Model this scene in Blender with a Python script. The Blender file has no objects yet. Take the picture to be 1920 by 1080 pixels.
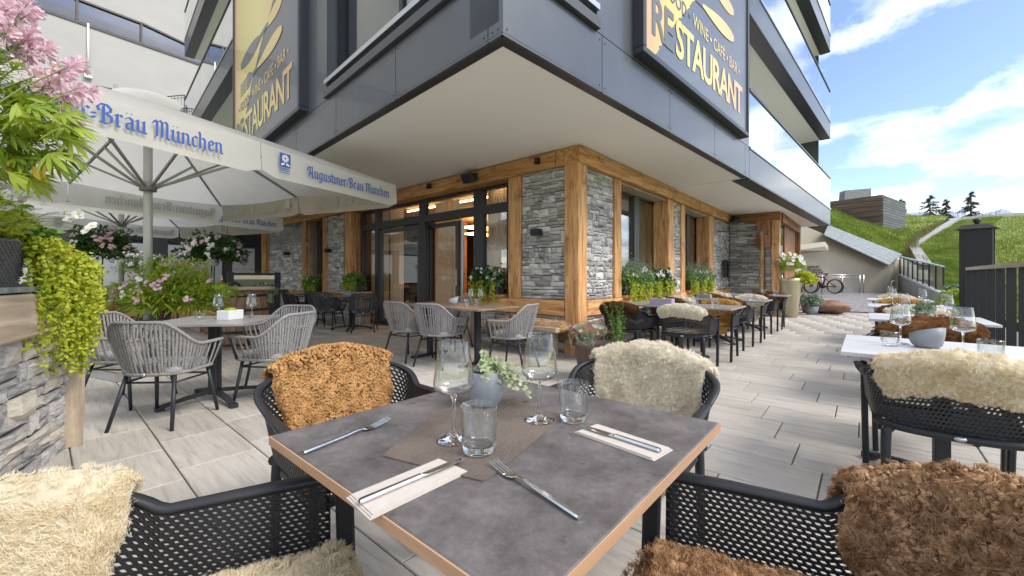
import bpy, bmesh, math, random
import numpy as np
from mathutils import Vector, Matrix, geometry
from mathutils import noise as mnoise
R = math.radians
random.seed(7); rng = np.random.default_rng(7)
scene = bpy.context.scene
COL = scene.collection

# ------------------------------------------------------------------ camera, world, sun, exposure
# world axes: the corner post of the restaurant stands at the origin, its right facade runs along +x, its left facade along +y
CAMX, CAMY, CAMZ = -5.124, -3.179, 1.13
CA, SA = 0.6555, 0.7552                      # camera right axis expressed along world x / -y
cam_d = bpy.data.cameras.new('camera'); cam = bpy.data.objects.new('camera', cam_d); COL.objects.link(cam)
cam.location = (CAMX, CAMY, CAMZ); cam.rotation_euler = (R(90), 0, -math.atan2(SA, CA))
cam_d.sensor_width = 36; cam_d.lens = 36*764/1920; cam_d.shift_y = -20/1920
cam_d.clip_start = 0.03; cam_d.clip_end = 20000
scene.camera = cam

def cw(X, d, z=0.0):
    """a point X metres to the right of the camera and d metres ahead of it"""
    return Vector((CAMX + X*CA + d*SA, CAMY - X*SA + d*CA, z))
def ray(px, py, d):
    return cw((px-960)/764*d, d, CAMZ + (520-py)/764*d)

world = bpy.data.worlds.new('World'); scene.world = world; world.use_nodes = True
SUN_AZ_CAM = (0.80, -0.42)                   # where the sun stands, seen from the terrace: right and behind
SUN_EL = R(46)
sv = cw(*SUN_AZ_CAM) - cw(0, 0); sv.normalize()
sun_dir = Vector((sv.x*math.cos(SUN_EL), sv.y*math.cos(SUN_EL), math.sin(SUN_EL)))
nt = world.node_tree; nt.nodes.clear()
def wn(t, **k):
    n = nt.nodes.new(t)
    for a, b in k.items(): setattr(n, a, b)
    return n
sky = wn('ShaderNodeTexSky', sky_type='NISHITA', sun_disc=False, sun_elevation=SUN_EL,
         sun_rotation=math.atan2(sun_dir.x, sun_dir.y), altitude=1400, air_density=1.0, dust_density=2.6, ozone_density=1.2)
bg1 = wn('ShaderNodeBackground'); bg1.inputs[1].default_value = 0.075
nt.links.new(sky.outputs[0], bg1.inputs[0])
tc = wn('ShaderNodeTexCoord'); sep = wn('ShaderNodeSeparateXYZ'); nt.links.new(tc.outputs['Generated'], sep.inputs[0])
mz = wn('ShaderNodeMath', operation='MAXIMUM'); nt.links.new(sep.outputs[2], mz.inputs[0]); mz.inputs[1].default_value = 0.0
ad = wn('ShaderNodeMath', operation='ADD'); nt.links.new(mz.outputs[0], ad.inputs[0]); ad.inputs[1].default_value = 0.16
dx = wn('ShaderNodeMath', operation='DIVIDE'); nt.links.new(sep.outputs[0], dx.inputs[0]); nt.links.new(ad.outputs[0], dx.inputs[1])
dy = wn('ShaderNodeMath', operation='DIVIDE'); nt.links.new(sep.outputs[1], dy.inputs[0]); nt.links.new(ad.outputs[0], dy.inputs[1])
cmb = wn('ShaderNodeCombineXYZ'); nt.links.new(dx.outputs[0], cmb.inputs[0]); nt.links.new(dy.outputs[0], cmb.inputs[1]); cmb.inputs[2].default_value = 11.7
nz = wn('ShaderNodeTexNoise'); nz.inputs['Scale'].default_value = 1.15; nz.inputs['Detail'].default_value = 9; nz.inputs['Roughness'].default_value = 0.56
nz.inputs['Distortion'].default_value = 0.25
nt.links.new(cmb.outputs[0], nz.inputs['Vector'])
rmp = wn('ShaderNodeValToRGB'); rmp.color_ramp.elements[0].position = 0.44; rmp.color_ramp.elements[1].position = 0.66
nt.links.new(nz.outputs[0], rmp.inputs[0])
nz2 = wn('ShaderNodeTexNoise'); nz2.inputs['Scale'].default_value = 2.3; nz2.inputs['Detail'].default_value = 7
nt.links.new(cmb.outputs[0], nz2.inputs['Vector'])
rmp2 = wn('ShaderNodeValToRGB'); rmp2.color_ramp.elements[0].position = 0.34; rmp2.color_ramp.elements[1].position = 0.66
rmp2.color_ramp.elements[0].color = (0.22, 0.25, 0.30, 1); rmp2.color_ramp.elements[1].color = (1.0, 0.975, 0.935, 1)
nt.links.new(nz2.outputs[0], rmp2.inputs[0])
bg2 = wn('ShaderNodeBackground'); bg2.inputs[1].default_value = 1.1
nt.links.new(rmp2.outputs[0], bg2.inputs[0])
mixw = wn('ShaderNodeMixShader'); nt.links.new(rmp.outputs[0], mixw.inputs[0])
nt.links.new(bg1.outputs[0], mixw.inputs[1]); nt.links.new(bg2.outputs[0], mixw.inputs[2])
wo = wn('ShaderNodeOutputWorld'); nt.links.new(mixw.outputs[0], wo.inputs[0])

sun_d = bpy.data.lights.new('sun', 'SUN'); sun_d.energy = 1.0; sun_d.angle = R(24); sun_d.color = (1.0, 0.95, 0.87)
sun = bpy.data.objects.new('sun', sun_d); COL.objects.link(sun)
sun.rotation_euler = sun_dir.to_track_quat('Z', 'Y').to_euler()

scene.view_settings.view_transform = 'Standard'; scene.view_settings.look = 'None'
scene.view_settings.gamma = 1; scene.view_settings.exposure = 1.85
scene.render.engine = 'CYCLES'
cy = scene.cycles
cy.max_bounces = 8; cy.diffuse_bounces = 5; cy.glossy_bounces = 3; cy.transmission_bounces = 6; cy.transparent_max_bounces = 14
cy.use_denoising = True
try: cy.denoiser = 'OPENIMAGEDENOISE'
except Exception: pass
cy.sample_clamp_indirect = 6.0

# ------------------------------------------------------------------ materials
MATS = {}
class NT:
    def __init__(s, m): s.m = m; m.use_nodes = True; s.t = m.node_tree; s.t.nodes.clear()
    def n(s, t, **k):
        o = s.t.nodes.new('ShaderNode'+t)
        for a, b in k.items(): setattr(o, a, b)
        return o
    def l(s, a, b): s.t.links.new(a, b)
def rgb(c): return (c[0], c[1], c[2], 1) if len(c) == 3 else c
def mat(name, col, rough=0.6, col2=None, scale=(6,6,6), detail=6, metal=0.0, bump=0.0, bscale=None, rand=0.0, coat=0.0,
        ramp=(0.35, 0.65), col3=None, spec=0.5, sheen=0.0, transl=0.0, distort=0.0, nrough=0.55, emit=None, estr=0.0, randhue=None, dirt=None):
    """Principled material; noise mixes col/col2 (and col3), per-object random brightness, bump"""
    m = bpy.data.materials.new(name); MATS[name] = m; g = NT(m)
    out = g.n('OutputMaterial'); p = g.n('BsdfPrincipled'); g.l(p.outputs[0], out.inputs[0])
    p.inputs['Base Color'].default_value = rgb(col); p.inputs['Roughness'].default_value = rough
    p.inputs['Metallic'].default_value = metal; p.inputs['Coat Weight'].default_value = coat
    p.inputs['Specular IOR Level'].default_value = spec
    if sheen: p.inputs['Sheen Weight'].default_value = sheen
    if emit: p.inputs['Emission Color'].default_value = rgb(emit); p.inputs['Emission Strength'].default_value = estr
    last = None
    if col2 or bump or rand:
        tcn = g.n('TexCoord'); mp = g.n('Mapping'); g.l(tcn.outputs['Object'], mp.inputs[0]); mp.inputs['Scale'].default_value = scale
        oi = g.n('ObjectInfo')
        addv = g.n('VectorMath', operation='MULTIPLY_ADD'); addv.inputs[1].default_value = (37, 53, 71)
        cx = g.n('CombineXYZ'); 
        for i in range(3): g.l(oi.outputs['Random'], cx.inputs[i])
        g.l(cx.outputs[0], addv.inputs[0]); g.l(mp.outputs[0], addv.inputs[2])
        ns = g.n('TexNoise'); ns.inputs['Scale'].default_value = 1; ns.inputs['Detail'].default_value = detail
        ns.inputs['Roughness'].default_value = nrough; ns.inputs['Distortion'].default_value = distort
        g.l(addv.outputs[0], ns.inputs['Vector'])
        if col2:
            cr = g.n('ValToRGB'); e = cr.color_ramp.elements
            e[0].position, e[1].position = ramp; e[0].color = rgb(col); e[1].color = rgb(col2)
            if col3: x = e.new((ramp[0]+ramp[1])/2); x.color = rgb(col3)
            g.l(ns.outputs[0], cr.inputs[0]); last = cr.outputs[0]
        if dirt:
            nd = g.n('TexNoise'); nd.inputs['Scale'].default_value = dirt[0]; nd.inputs['Detail'].default_value = 8; nd.inputs['Roughness'].default_value = 0.65
            gm_ = g.n('NewGeometry'); g.l(gm_.outputs['Position'], nd.inputs['Vector'])
            rd = g.n('ValToRGB'); rd.color_ramp.elements[0].position = dirt[1]; rd.color_ramp.elements[1].position = dirt[2]
            g.l(nd.outputs[0], rd.inputs[0])
            mx = g.n('MixRGB'); g.l(rd.outputs[0], mx.inputs[0])
            if last: g.l(last, mx.inputs[1])
            else: mx.inputs[1].default_value = rgb(col)
            mx.inputs[2].default_value = rgb(dirt[3]); last = mx.outputs[0]
        if rand:
            hs = g.n('HueSaturation'); mr = g.n('MapRange'); mr.inputs[3].default_value = 1-rand; mr.inputs[4].default_value = 1+rand
            g.l(oi.outputs['Random'], mr.inputs[0]); g.l(mr.outputs[0], hs.inputs['Value'])
            if randhue:
                m2 = g.n('MixRGB'); wn_ = g.n('TexWhiteNoise', noise_dimensions='1D'); g.l(oi.outputs['Random'], wn_.inputs['W'])
                rr = g.n('ValToRGB'); rr.color_ramp.elements[0].position = 0.45; rr.color_ramp.elements[1].position = 0.95
                g.l(wn_.outputs[0], rr.inputs[0]); g.l(rr.outputs[0], m2.inputs[0])
                if last: g.l(last, m2.inputs[1])
                else: m2.inputs[1].default_value = rgb(col)
                m2.inputs[2].default_value = rgb(randhue); last = m2.outputs[0]
            if last: g.l(last, hs.inputs['Color'])
            else: hs.inputs['Color'].default_value = rgb(col)
            last = hs.outputs[0]
        if last: g.l(last, p.inputs['Base Color'])
        if bump:
            bs = ns
            if bscale:
                bs = g.n('TexNoise'); bs.inputs['Scale'].default_value = bscale; bs.inputs['Detail'].default_value = 5
                g.l(tcn.outputs['Object'], bs.inputs['Vector'])
            bm_ = g.n('Bump'); bm_.inputs['Strength'].default_value = bump; bm_.inputs['Distance'].default_value = 0.02
            g.l(bs.outputs[0], bm_.inputs['Height']); g.l(bm_.outputs[0], p.inputs['Normal'])
    if transl:
        tr = g.n('BsdfTranslucent'); ms = g.n('MixShader'); ms.inputs[0].default_value = transl
        if last: g.l(last, tr.inputs[0])
        else: tr.inputs[0].default_value = rgb(col)
        g.l(p.outputs[0], ms.inputs[1]); g.l(tr.outputs[0], ms.inputs[2]); g.l(ms.outputs[0], out.inputs[0])
    return m
def pane_mat(name, tint=(0.9,0.95,0.93), ior=1.5, boost=0.0, haze=0.0, hazecol=(0.6,0.62,0.62), rough=0.0):
    """architectural glass: transparent with a Fresnel mirror layer"""
    m = bpy.data.materials.new(name); MATS[name] = m; g = NT(m)
    out = g.n('OutputMaterial'); t = g.n('BsdfTransparent'); t.inputs[0].default_value = rgb(tint)
    gl = g.n('BsdfGlossy'); gl.inputs['Roughness'].default_value = rough; gl.inputs[0].default_value = (1,1,1,1)
    lw = g.n('LayerWeight'); lw.inputs[0].default_value = 0.5; fr = g.n('Math', operation='POWER'); g.l(lw.outputs['Facing'], fr.inputs[0]); fr.inputs[1].default_value = 4.0
    mr = g.n('MapRange'); g.l(fr.outputs[0], mr.inputs[0]); mr.inputs[3].default_value = boost; mr.inputs[4].default_value = 1.0
    ms = g.n('MixShader'); g.l(mr.outputs[0], ms.inputs[0])
    if haze:
        d = g.n('BsdfDiffuse'); d.inputs[0].default_value = rgb(hazecol); mh = g.n('MixShader'); mh.inputs[0].default_value = haze
        g.l(t.outputs[0], mh.inputs[1]); g.l(d.outputs[0], mh.inputs[2]); g.l(mh.outputs[0], ms.inputs[1])
    else: g.l(t.outputs[0], ms.inputs[1])
    g.l(gl.outputs[0], ms.inputs[2]); g.l(ms.outputs[0], out.inputs[0])
    return m
def glass_mat(name):
    """thin clear glass wall: see-through, mirror-like towards the rim of the form"""
    m = bpy.data.materials.new(name); MATS[name] = m; g = NT(m)
    out = g.n('OutputMaterial'); p = g.n('BsdfTransparent'); p.inputs[0].default_value = (.965,.975,.975,1)
    gl = g.n('BsdfGlossy'); gl.inputs['Roughness'].default_value = 0.03; lw = g.n('LayerWeight'); lw.inputs[0].default_value = 0.5; pw_ = g.n('Math', operation='POWER'); g.l(lw.outputs['Facing'], pw_.inputs[0]); pw_.inputs[1].default_value = 2.4
    mr = g.n('MapRange'); g.l(pw_.outputs[0], mr.inputs[0]); mr.inputs[3].default_value = 0.06; mr.inputs[4].default_value = 0.85; ms = g.n('MixShader')
    g.l(mr.outputs[0], ms.inputs[0]); g.l(p.outputs[0], ms.inputs[1]); g.l(gl.outputs[0], ms.inputs[2]); g.l(ms.outputs[0], out.inputs[0]); return m
def solid_glass_mat(name):
    m = bpy.data.materials.new(name); MATS[name] = m; g = NT(m); out = g.n('OutputMaterial'); p = g.n('BsdfGlass'); p.inputs['IOR'].default_value = 1.45; p.inputs['Roughness'].default_value = 0.0; g.l(p.outputs[0], out.inputs[0]); return m

mat('tile', (0.50,0.462,0.412), 0.68, (0.27,0.247,0.218), (30,2.2,6), 11, bump=0.35, rand=0.09, ramp=(0.30,0.74), col3=(0.425,0.391,0.347), spec=0.35, dirt=(1.1,0.50,0.78,(0.33,0.292,0.246)), nrough=0.66, distort=0.5)
mat('tile_bed', (0.13,0.112,0.09), 0.95, (0.23,0.20,0.155), (20,20,20))
mat('asphalt', (0.17,0.16,0.165), 0.85, (0.25,0.24,0.245), (1.2,9,3), 8, bump=0.1, bscale=90, dirt=(0.5,0.45,0.75,(0.22,0.205,0.2)))
mat('stone', (0.235,0.23,0.222), 0.82, (0.68,0.66,0.63), (1.1,1.1,3.2), 8, bump=0.7, rand=0.42, ramp=(0.30,0.72), col3=(0.435,0.425,0.41), randhue=(0.50,0.47,0.43), nrough=0.68, distort=0.6)
mat('stone_rough', (0.20,0.20,0.205), 0.85, (0.72,0.69,0.64), (1.5,1.5,4.5), 9, bump=1.0, rand=0.30, ramp=(0.30,0.70), col3=(0.47,0.455,0.44), randhue=(0.60,0.54,0.45), nrough=0.7, distort=1.2)
mat('mortar', (0.045,0.045,0.046), 0.95, (0.09,0.09,0.09), (12,12,12))
mat('timber', (0.25,0.10,0.032), 0.68, (0.65,0.39,0.175), (1.3,15,15), 9, bump=0.8, rand=0.16, ramp=(0.30,0.66), col3=(0.50,0.255,0.095), distort=1.3, dirt=(3.4,0.56,0.74,(0.15,0.07,0.03)))
mat('timber_grey', (0.25,0.19,0.13), 0.75, (0.52,0.42,0.31), (1.1,16,16), 8, bump=0.5, rand=0.12, ramp=(0.3,0.68), distort=0.9, dirt=(2.6,0.55,0.78,(0.17,0.12,0.07)))
mat('timber_dark', (0.15,0.055,0.02), 0.6, (0.34,0.15,0.06), (1.1,15,15), 8, bump=0.3, rand=0.12, distort=0.8)
mat('soffit', (0.875,0.87,0.86), 0.85, (0.89,0.885,0.875), (0.5,0.5,0.5), 3)
mat('panel', (0.043,0.048,0.057), 0.38, (0.056,0.062,0.072), (0.9,0.9,0.35), 6, metal=0.0, rand=0.10, spec=0.8, coat=0.2, dirt=(1.6,0.55,0.85,(0.085,0.092,0.105)))
mat('panel_trim', (0.022,0.026,0.032), 0.4, rand=0.04, spec=0.7)
mat('frame', (0.035,0.036,0.039), 0.42, rand=0.06)
mat('frame_grey', (0.06,0.062,0.067), 0.45, rand=0.06)
mat('black', (0.014,0.014,0.016), 0.5)
mat('blackgloss', (0.012,0.012,0.014), 0.2)
mat('chair_plastic', (0.017,0.018,0.021), 0.42, (0.024,0.025,0.028), (5,5,5), spec=0.3, rand=0.06, bump=0.05, bscale=160)
mat('metal_leg', (0.024,0.026,0.031), 0.42, spec=0.35)
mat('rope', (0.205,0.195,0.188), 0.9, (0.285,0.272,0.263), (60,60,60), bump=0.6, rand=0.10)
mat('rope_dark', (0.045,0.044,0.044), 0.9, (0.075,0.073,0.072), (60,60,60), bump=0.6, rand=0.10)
mat('cushion', (0.235,0.23,0.235), 0.95, (0.30,0.295,0.30), (70,70,70), bump=0.3)
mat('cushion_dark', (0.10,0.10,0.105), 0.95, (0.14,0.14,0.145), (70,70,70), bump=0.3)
mat('laminate', (0.066,0.058,0.056), 0.44, (0.185,0.167,0.161), (8,8,8), 15, spec=0.35, bump=0.06, ramp=(0.36,0.66), col3=(0.120,0.108,0.105), nrough=0.80, distort=0.0, dirt=(22,0.62,0.72,(0.045,0.04,0.038)))
mat('laminate_edge', (0.40,0.235,0.135), 0.5, (0.47,0.29,0.18), (3,3,40))
mat('table_pale', (0.46,0.455,0.455), 0.4, (0.54,0.53,0.53), (3,3,3), spec=0.5)
mat('table_wood', (0.16,0.115,0.08), 0.45, (0.30,0.215,0.15), (2,18,10), 6)
mat('table_grey', (0.22,0.21,0.205), 0.35, (0.29,0.28,0.272), (5,5,5), 6)
mat('leather', (0.105,0.080,0.066), 0.6, (0.15,0.118,0.098), (6,6,6), 9, bump=0.35, bscale=140, dirt=(5,0.56,0.74,(0.185,0.15,0.125)))
mat('napkin', (0.47,0.42,0.37), 0.9, (0.51,0.46,0.41), (50,50,50), bump=0.12)
mat('steel', (0.72,0.71,0.70), 0.16, metal=1.0)
mat('steel_brushed', (0.55,0.55,0.56), 0.34, metal=1.0)
mat('pot_grey', (0.20,0.212,0.235), 0.5, (0.24,0.252,0.275), (4,4,4))
mat('pot_brown', (0.07,0.04,0.032), 0.6, (0.11,0.064,0.05), (6,6,6), bump=0.1)
mat('pot_gold', (0.36,0.30,0.20), 0.38, (0.48,0.42,0.30), (4,4,1.5), metal=0.55)
mat('rattan', (0.085,0.083,0.086), 0.55, (0.15,0.146,0.148), (40,40,60), rand=0.1)
mat('soil', (0.05,0.035,0.025), 0.95)
mat('canvas', (0.70,0.685,0.645), 0.9, (0.74,0.725,0.685), (3,3,3), transl=0.60, bump=0.05)
mat('pole', (0.40,0.40,0.385), 0.42, metal=0.35)
mat('rib', (0.27,0.265,0.25), 0.45, metal=0.4)
mat('print_blue', (0.035,0.085,0.30), 0.7)
mat('print_ghost', (0.50,0.485,0.46), 0.9)
mat('white', (0.62,0.62,0.61), 0.5)
mat('render_white', (0.36,0.347,0.33), 0.9, (0.40,0.385,0.365), (0.4,0.4,0.8), bump=0.05)
mat('render_beige', (0.42,0.37,0.295), 0.92, (0.47,0.415,0.335), (0.5,0.5,0.5), bump=0.05)
mat('concrete', (0.28,0.272,0.26), 0.9, (0.36,0.35,0.335), (2,2,2), bump=0.2)
mat('zinc', (0.15,0.17,0.175), 0.6, (0.22,0.24,0.24), (1,8,8))
mat('plank_hut', (0.075,0.05,0.036), 0.8, (0.165,0.115,0.085), (0.6,9,9), 7, rand=0.2)
mat('plank_hut_grey', (0.075,0.085,0.085), 0.8, (0.13,0.14,0.14), (0.6,9,9), 7, rand=0.15)
mat('grass', (0.07,0.115,0.012), 0.95, (0.20,0.25,0.032), (0.55,0.55,0.55), 9, bump=0.8, bscale=6, ramp=(0.32,0.68), nrough=0.7, dirt=(0.33,0.46,0.70,(0.22,0.215,0.055)))
mat('grass_blade', (0.10,0.165,0.016), 0.8, (0.24,0.30,0.045), (0.8,0.8,0.8), transl=0.25)
mat('dry_grass', (0.22,0.19,0.075), 0.95, (0.15,0.16,0.045), (1.4,1.4,1.4), 8)
mat('mountain', (0.22,0.27,0.34), 0.95, (0.36,0.41,0.47), (0.004,0.004,0.006), 9, nrough=0.7)  # blue of the distance haze is put into the rock colour
mat('bark', (0.10,0.07,0.05), 0.9, (0.17,0.13,0.10), (6,6,2), bump=0.5)
mat('needle', (0.018,0.032,0.016), 0.8, (0.045,0.06,0.028), (2,2,2), transl=0.1)
mat('leaf', (0.075,0.165,0.018), 0.5, (0.17,0.295,0.04), (9,9,9), transl=0.3)
mat('leaf_dark', (0.028,0.075,0.016), 0.5, (0.07,0.145,0.03), (9,9,9), transl=0.25)
mat('leaf_lime', (0.34,0.42,0.02), 0.5, (0.60,0.62,0.06), (14,14,14), transl=0.45)
mat('leaf_yellowgreen', (0.17,0.27,0.018), 0.5, (0.37,0.44,0.04), (8,8,8), transl=0.42)
mat('leaf_yellow', (0.55,0.40,0.05), 0.5, transl=0.3)
mat('leaf_pale', (0.24,0.33,0.13), 0.5, (0.52,0.56,0.36), (26,26,26), transl=0.3)
mat('leaf_silver', (0.14,0.21,0.12), 0.6, (0.25,0.32,0.22), (12,12,12), transl=0.2)
mat('stem', (0.13,0.18,0.05), 0.6)
mat('stem_dark', (0.10,0.085,0.03), 0.6)
mat('petal_white', (0.82,0.82,0.79), 0.6, transl=0.3)
mat('petal_pink', (0.70,0.42,0.52), 0.6, (0.84,0.63,0.69), (30,30,30), transl=0.3)
mat('petal_mauve', (0.62,0.37,0.46), 0.6, (0.70,0.50,0.55), (20,20,20), transl=0.3)
mat('stamen', (0.55,0.42,0.06), 0.6)
def wool(n, a, b, sc=26, tr=0.40): return mat(n, a, 0.92, b, (sc,sc,sc), 5, ramp=(0.3,0.7), spec=0.1, transl=tr)
wool('wool_brown', (0.36,0.18,0.064), (0.62,0.365,0.155), 22, 0.25)
wool('wool_cream', (0.80,0.735,0.60), (0.91,0.86,0.745), 12)
wool('wool_honey', (0.80,0.70,0.50), (0.90,0.83,0.66), 10)
wool('wool_dark', (0.27,0.145,0.072), (0.66,0.43,0.25), 30, 0.18)
wool('wool_deep', (0.095,0.044,0.022), (0.19,0.098,0.05), 14)
wool('wool_amber', (0.50,0.27,0.07), (0.70,0.45,0.16), 12)
wool('wool_rust', (0.19,0.085,0.035), (0.34,0.17,0.075), 14)
mat('cowhide', (0.66,0.60,0.50), 0.9, (0.22,0.11,0.045), (5,5,5), 2, ramp=(0.47,0.50), sheen=0.3)
mat('cowhide_brown', (0.42,0.24,0.09), 0.9, (0.20,0.10,0.04), (14,14,14), 6, ramp=(0.35,0.6), sheen=0.3)
mat('curtain', (0.62,0.585,0.53), 0.9, transl=0.45)
mat('curtain_beige', (0.15,0.185,0.165), 0.9, transl=0.3)
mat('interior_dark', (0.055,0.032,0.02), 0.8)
mat('interior_wood', (0.20,0.085,0.03), 0.55, (0.30,0.14,0.05), (8,8,1), 5)
mat('interior_red', (0.22,0.025,0.018), 0.7)
mat('interior_ceiling', (0.30,0.23,0.17), 0.8)
mat('interior_grey', (0.38,0.37,0.355), 0.9)
mat('warm_light', (1,0.6,0.25), 0.6, emit=(1.0,0.56,0.22), estr=5.0)
mat('lamp_glow', (1,0.8,0.5), 0.6, emit=(1.0,0.72,0.4), estr=2.5)
mat('barrel', (0.16,0.095,0.055), 0.6, (0.33,0.21,0.13), (10,10,1.5), 6, rand=0.1, bump=0.2)
mat('bike_red', (0.42,0.02,0.035), 0.3)
mat('gravel', (0.30,0.255,0.20), 0.95, (0.46,0.41,0.34), (45,45,45), 3, bump=0.8)
mat('slate_top', (0.14,0.165,0.155), 0.5, (0.25,0.28,0.265), (4,14,6), 7)
mat('frosted', (0.42,0.43,0.435), 0.5, (0.47,0.48,0.485), (1,1,1))
mat('print_gold', (0.42,0.30,0.12), 0.6)
mat('wine_box', (0.33,0.27,0.36), 0.6)
pane_mat('pane', (0.93,0.96,0.95), boost=0.12)
pane_mat('pane_upper', (0.55,0.60,0.64), boost=0.12)
pane_mat('pane_balcony', (0.62,0.66,0.68), 1.5, boost=0.55)
pane_mat('pane_blue', (0.12,0.24,0.38), 1.5, boost=0.13)
pane_mat('pane_rail', (0.75,0.80,0.78), 1.5, boost=0.08)
glass_mat('glass'); solid_glass_mat('glass_solid')

# ------------------------------------------------------------------ mesh helpers
class MB:
    def __init__(s): s.v = []; s.f = []; s.sm = []
    def add(s, vs, fs, smooth=False):
        b = len(s.v); s.v += [tuple(v) for v in vs]; s.f += [tuple(b+i for i in f) for f in fs]; s.sm += [smooth]*len(fs); return s
    def box(s, c, d, rz=0.0, ch=0.0):
        x, y, z = d[0]/2, d[1]/2, d[2]/2; c = Vector(c); m = Matrix.Rotation(rz, 3, 'Z')
        vs = [c + m @ Vector((sx*x, sy*y, sz*z)) for sz in (-1,1) for sx, sy in ((-1,-1),(1,-1),(1,1),(-1,1))]
        return s.add(vs, [(3,2,1,0),(4,5,6,7),(0,1,5,4),(1,2,6,5),(2,3,7,6),(3,0,4,7)])
    def obox(s, p0, p1, w, h, up=(0,0,1)):
        """box along p0-p1, w across, h along up"""
        p0 = Vector(p0); p1 = Vector(p1); t = (p1-p0).normalized(); up = Vector(up); a = t.cross(up)
        if a.length < 1e-5: a = t.cross(Vector((1,0,0)))
        a.normalize(); u = a.cross(t).normalized()
        vs = [p + a*(i*w/2) + u*(j*h/2) for p in (p0,p1) for i, j in ((-1,-1),(1,-1),(1,1),(-1,1))]
        return s.add(vs, [(0,1,2,3),(7,6,5,4),(4,5,1,0),(5,6,2,1),(6,7,3,2),(7,4,0,3)])
    def tube(s, pts, r, n=8, caps=True):
        pts = [Vector(p) for p in pts]; rr = r if isinstance(r, (list,tuple)) else [r]*len(pts); vs = []; fs = []
        t0 = (pts[1]-pts[0]).normalized(); a = t0.cross(Vector((0,0,1)))
        if a.length < 1e-3: a = t0.cross(Vector((1,0,0)))
        a.normalize()
        for i, p in enumerate(pts):
            t = (pts[min(i+1,len(pts)-1)] - pts[max(i-1,0)]).normalized()
            a = (a - t*a.dot(t)).normalized(); b = t.cross(a)
            for k in range(n):
                q = 2*math.pi*k/n; vs.append(p + (a*math.cos(q) + b*math.sin(q))*rr[i])
        for i in range(len(pts)-1):
            for k in range(n):
                k2 = (k+1) % n; fs.append((i*n+k, i*n+k2, (i+1)*n+k2, (i+1)*n+k))
        s.add(vs, fs, True)
        if caps:
            b = len(s.v) - len(vs); m = (len(pts)-1)*n
            s.f += [tuple(b+k for k in reversed(range(n))), tuple(b+m+k for k in range(n))]; s.sm += [False, False]
        return s
    def lathe(s, prof, n=24, c=(0,0,0), smooth=True):
        c = Vector(c); vs = []; fs = []
        for r, z in prof:
            for k in range(n):
                q = 2*math.pi*k/n; vs.append(c + Vector((r*math.cos(q), r*math.sin(q), z)))
        for i in range(len(prof)-1):
            for k in range(n):
                k2 = (k+1) % n; fs.append((i*n+k, i*n+k2, (i+1)*n+k2, (i+1)*n+k))
        return s.add(vs, fs, smooth)
    def poly(s, pts, flip=False):
        tri = geometry.tessellate_polygon([[Vector(p) for p in pts]])
        return s.add(pts, [tuple(reversed(t)) if flip else t for t in tri])
    def extr(s, pts, d):
        """closed prism: polygon pts pushed along vector d"""
        d = Vector(d); n = len(pts); P = [Vector(p) for p in pts]; Q = [p+d for p in P]
        tri = geometry.tessellate_polygon([P]); s.add(P, [tuple(reversed(t)) for t in tri]); s.add(Q, list(tri))
        return s.add(P+Q, [(i, (i+1)%n, n+(i+1)%n, n+i) for i in range(n)])
    def mesh(s, name):
        m = bpy.data.meshes.new(name); m.from_pydata(s.v, [], s.f)
        if any(s.sm): m.polygons.foreach_set('use_smooth', s.sm)
        m.update(); return m
    def build(s, name, material, parent=None, bevel=0.0, fixn=False):
        m = s.mesh(name)
        if bevel or fixn:
            b = bmesh.new(); b.from_mesh(m)
            if fixn: bmesh.ops.recalc_face_normals(b, faces=b.faces)
            if bevel: bmesh.ops.bevel(b, geom=b.edges, offset=bevel, segments=1, affect='EDGES', clamp_overlap=True)
            b.to_mesh(m); b.free()
        return link(name, m, material, parent)
def link(name, me, material, parent=None):
    if material is not None and not me.materials: me.materials.append(MATS[material])
    o = bpy.data.objects.new(name, me); COL.objects.link(o)
    if parent: o.parent = parent
    return o
def arrays_mesh(name, V, quads=None, tris=None, smooth=True):
    m = bpy.data.meshes.new(name); V = np.asarray(V, dtype=np.float32)
    q = np.zeros((0,4), int) if quads is None else np.asarray(quads); t = np.zeros((0,3), int) if tris is None else np.asarray(tris)
    m.vertices.add(len(V)); m.vertices.foreach_set('co', V.ravel())
    nl = q.size + t.size; m.loops.add(nl); m.loops.foreach_set('vertex_index', np.concatenate([q.ravel(), t.ravel()]).astype(np.int32))
    m.polygons.add(len(q)+len(t))
    ls = np.concatenate([np.arange(len(q))*4, q.size + np.arange(len(t))*3]).astype(np.int32)
    m.polygons.foreach_set('loop_start', ls)
    if smooth: m.polygons.foreach_set('use_smooth', np.ones(len(ls), bool))
    m.update(calc_edges=True); return m
def empty(name, loc=(0,0,0), rz=0.0):
    o = bpy.data.objects.new(name, None); COL.objects.link(o); o.location = loc; o.rotation_euler = (0,0,rz); o.empty_display_size = 0.1; return o
def tag(o, label=None, cat=None, group=None, kind=None):
    if label: o['label'] = label
    if cat: o['category'] = cat
    if group: o['group'] = group
    if kind: o['kind'] = kind
    return o
def thing(name, label, cat, loc=(0,0,0), rz=0.0, group=None): return tag(empty(name, loc, rz), label, cat, group)
KIDS = {}
def dup(root, loc, rz, label, group=None, recolor=None):
    r = root.copy(); COL.objects.link(r); r.location = loc; r.rotation_euler = (0,0,rz); r['label'] = label
    if group: r['group'] = group
    for ch in root.children:
        c = ch.copy(); COL.objects.link(c); c.parent = r
        for g in ch.children:
            d = g.copy(); COL.objects.link(d); d.parent = c
    return r
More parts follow.
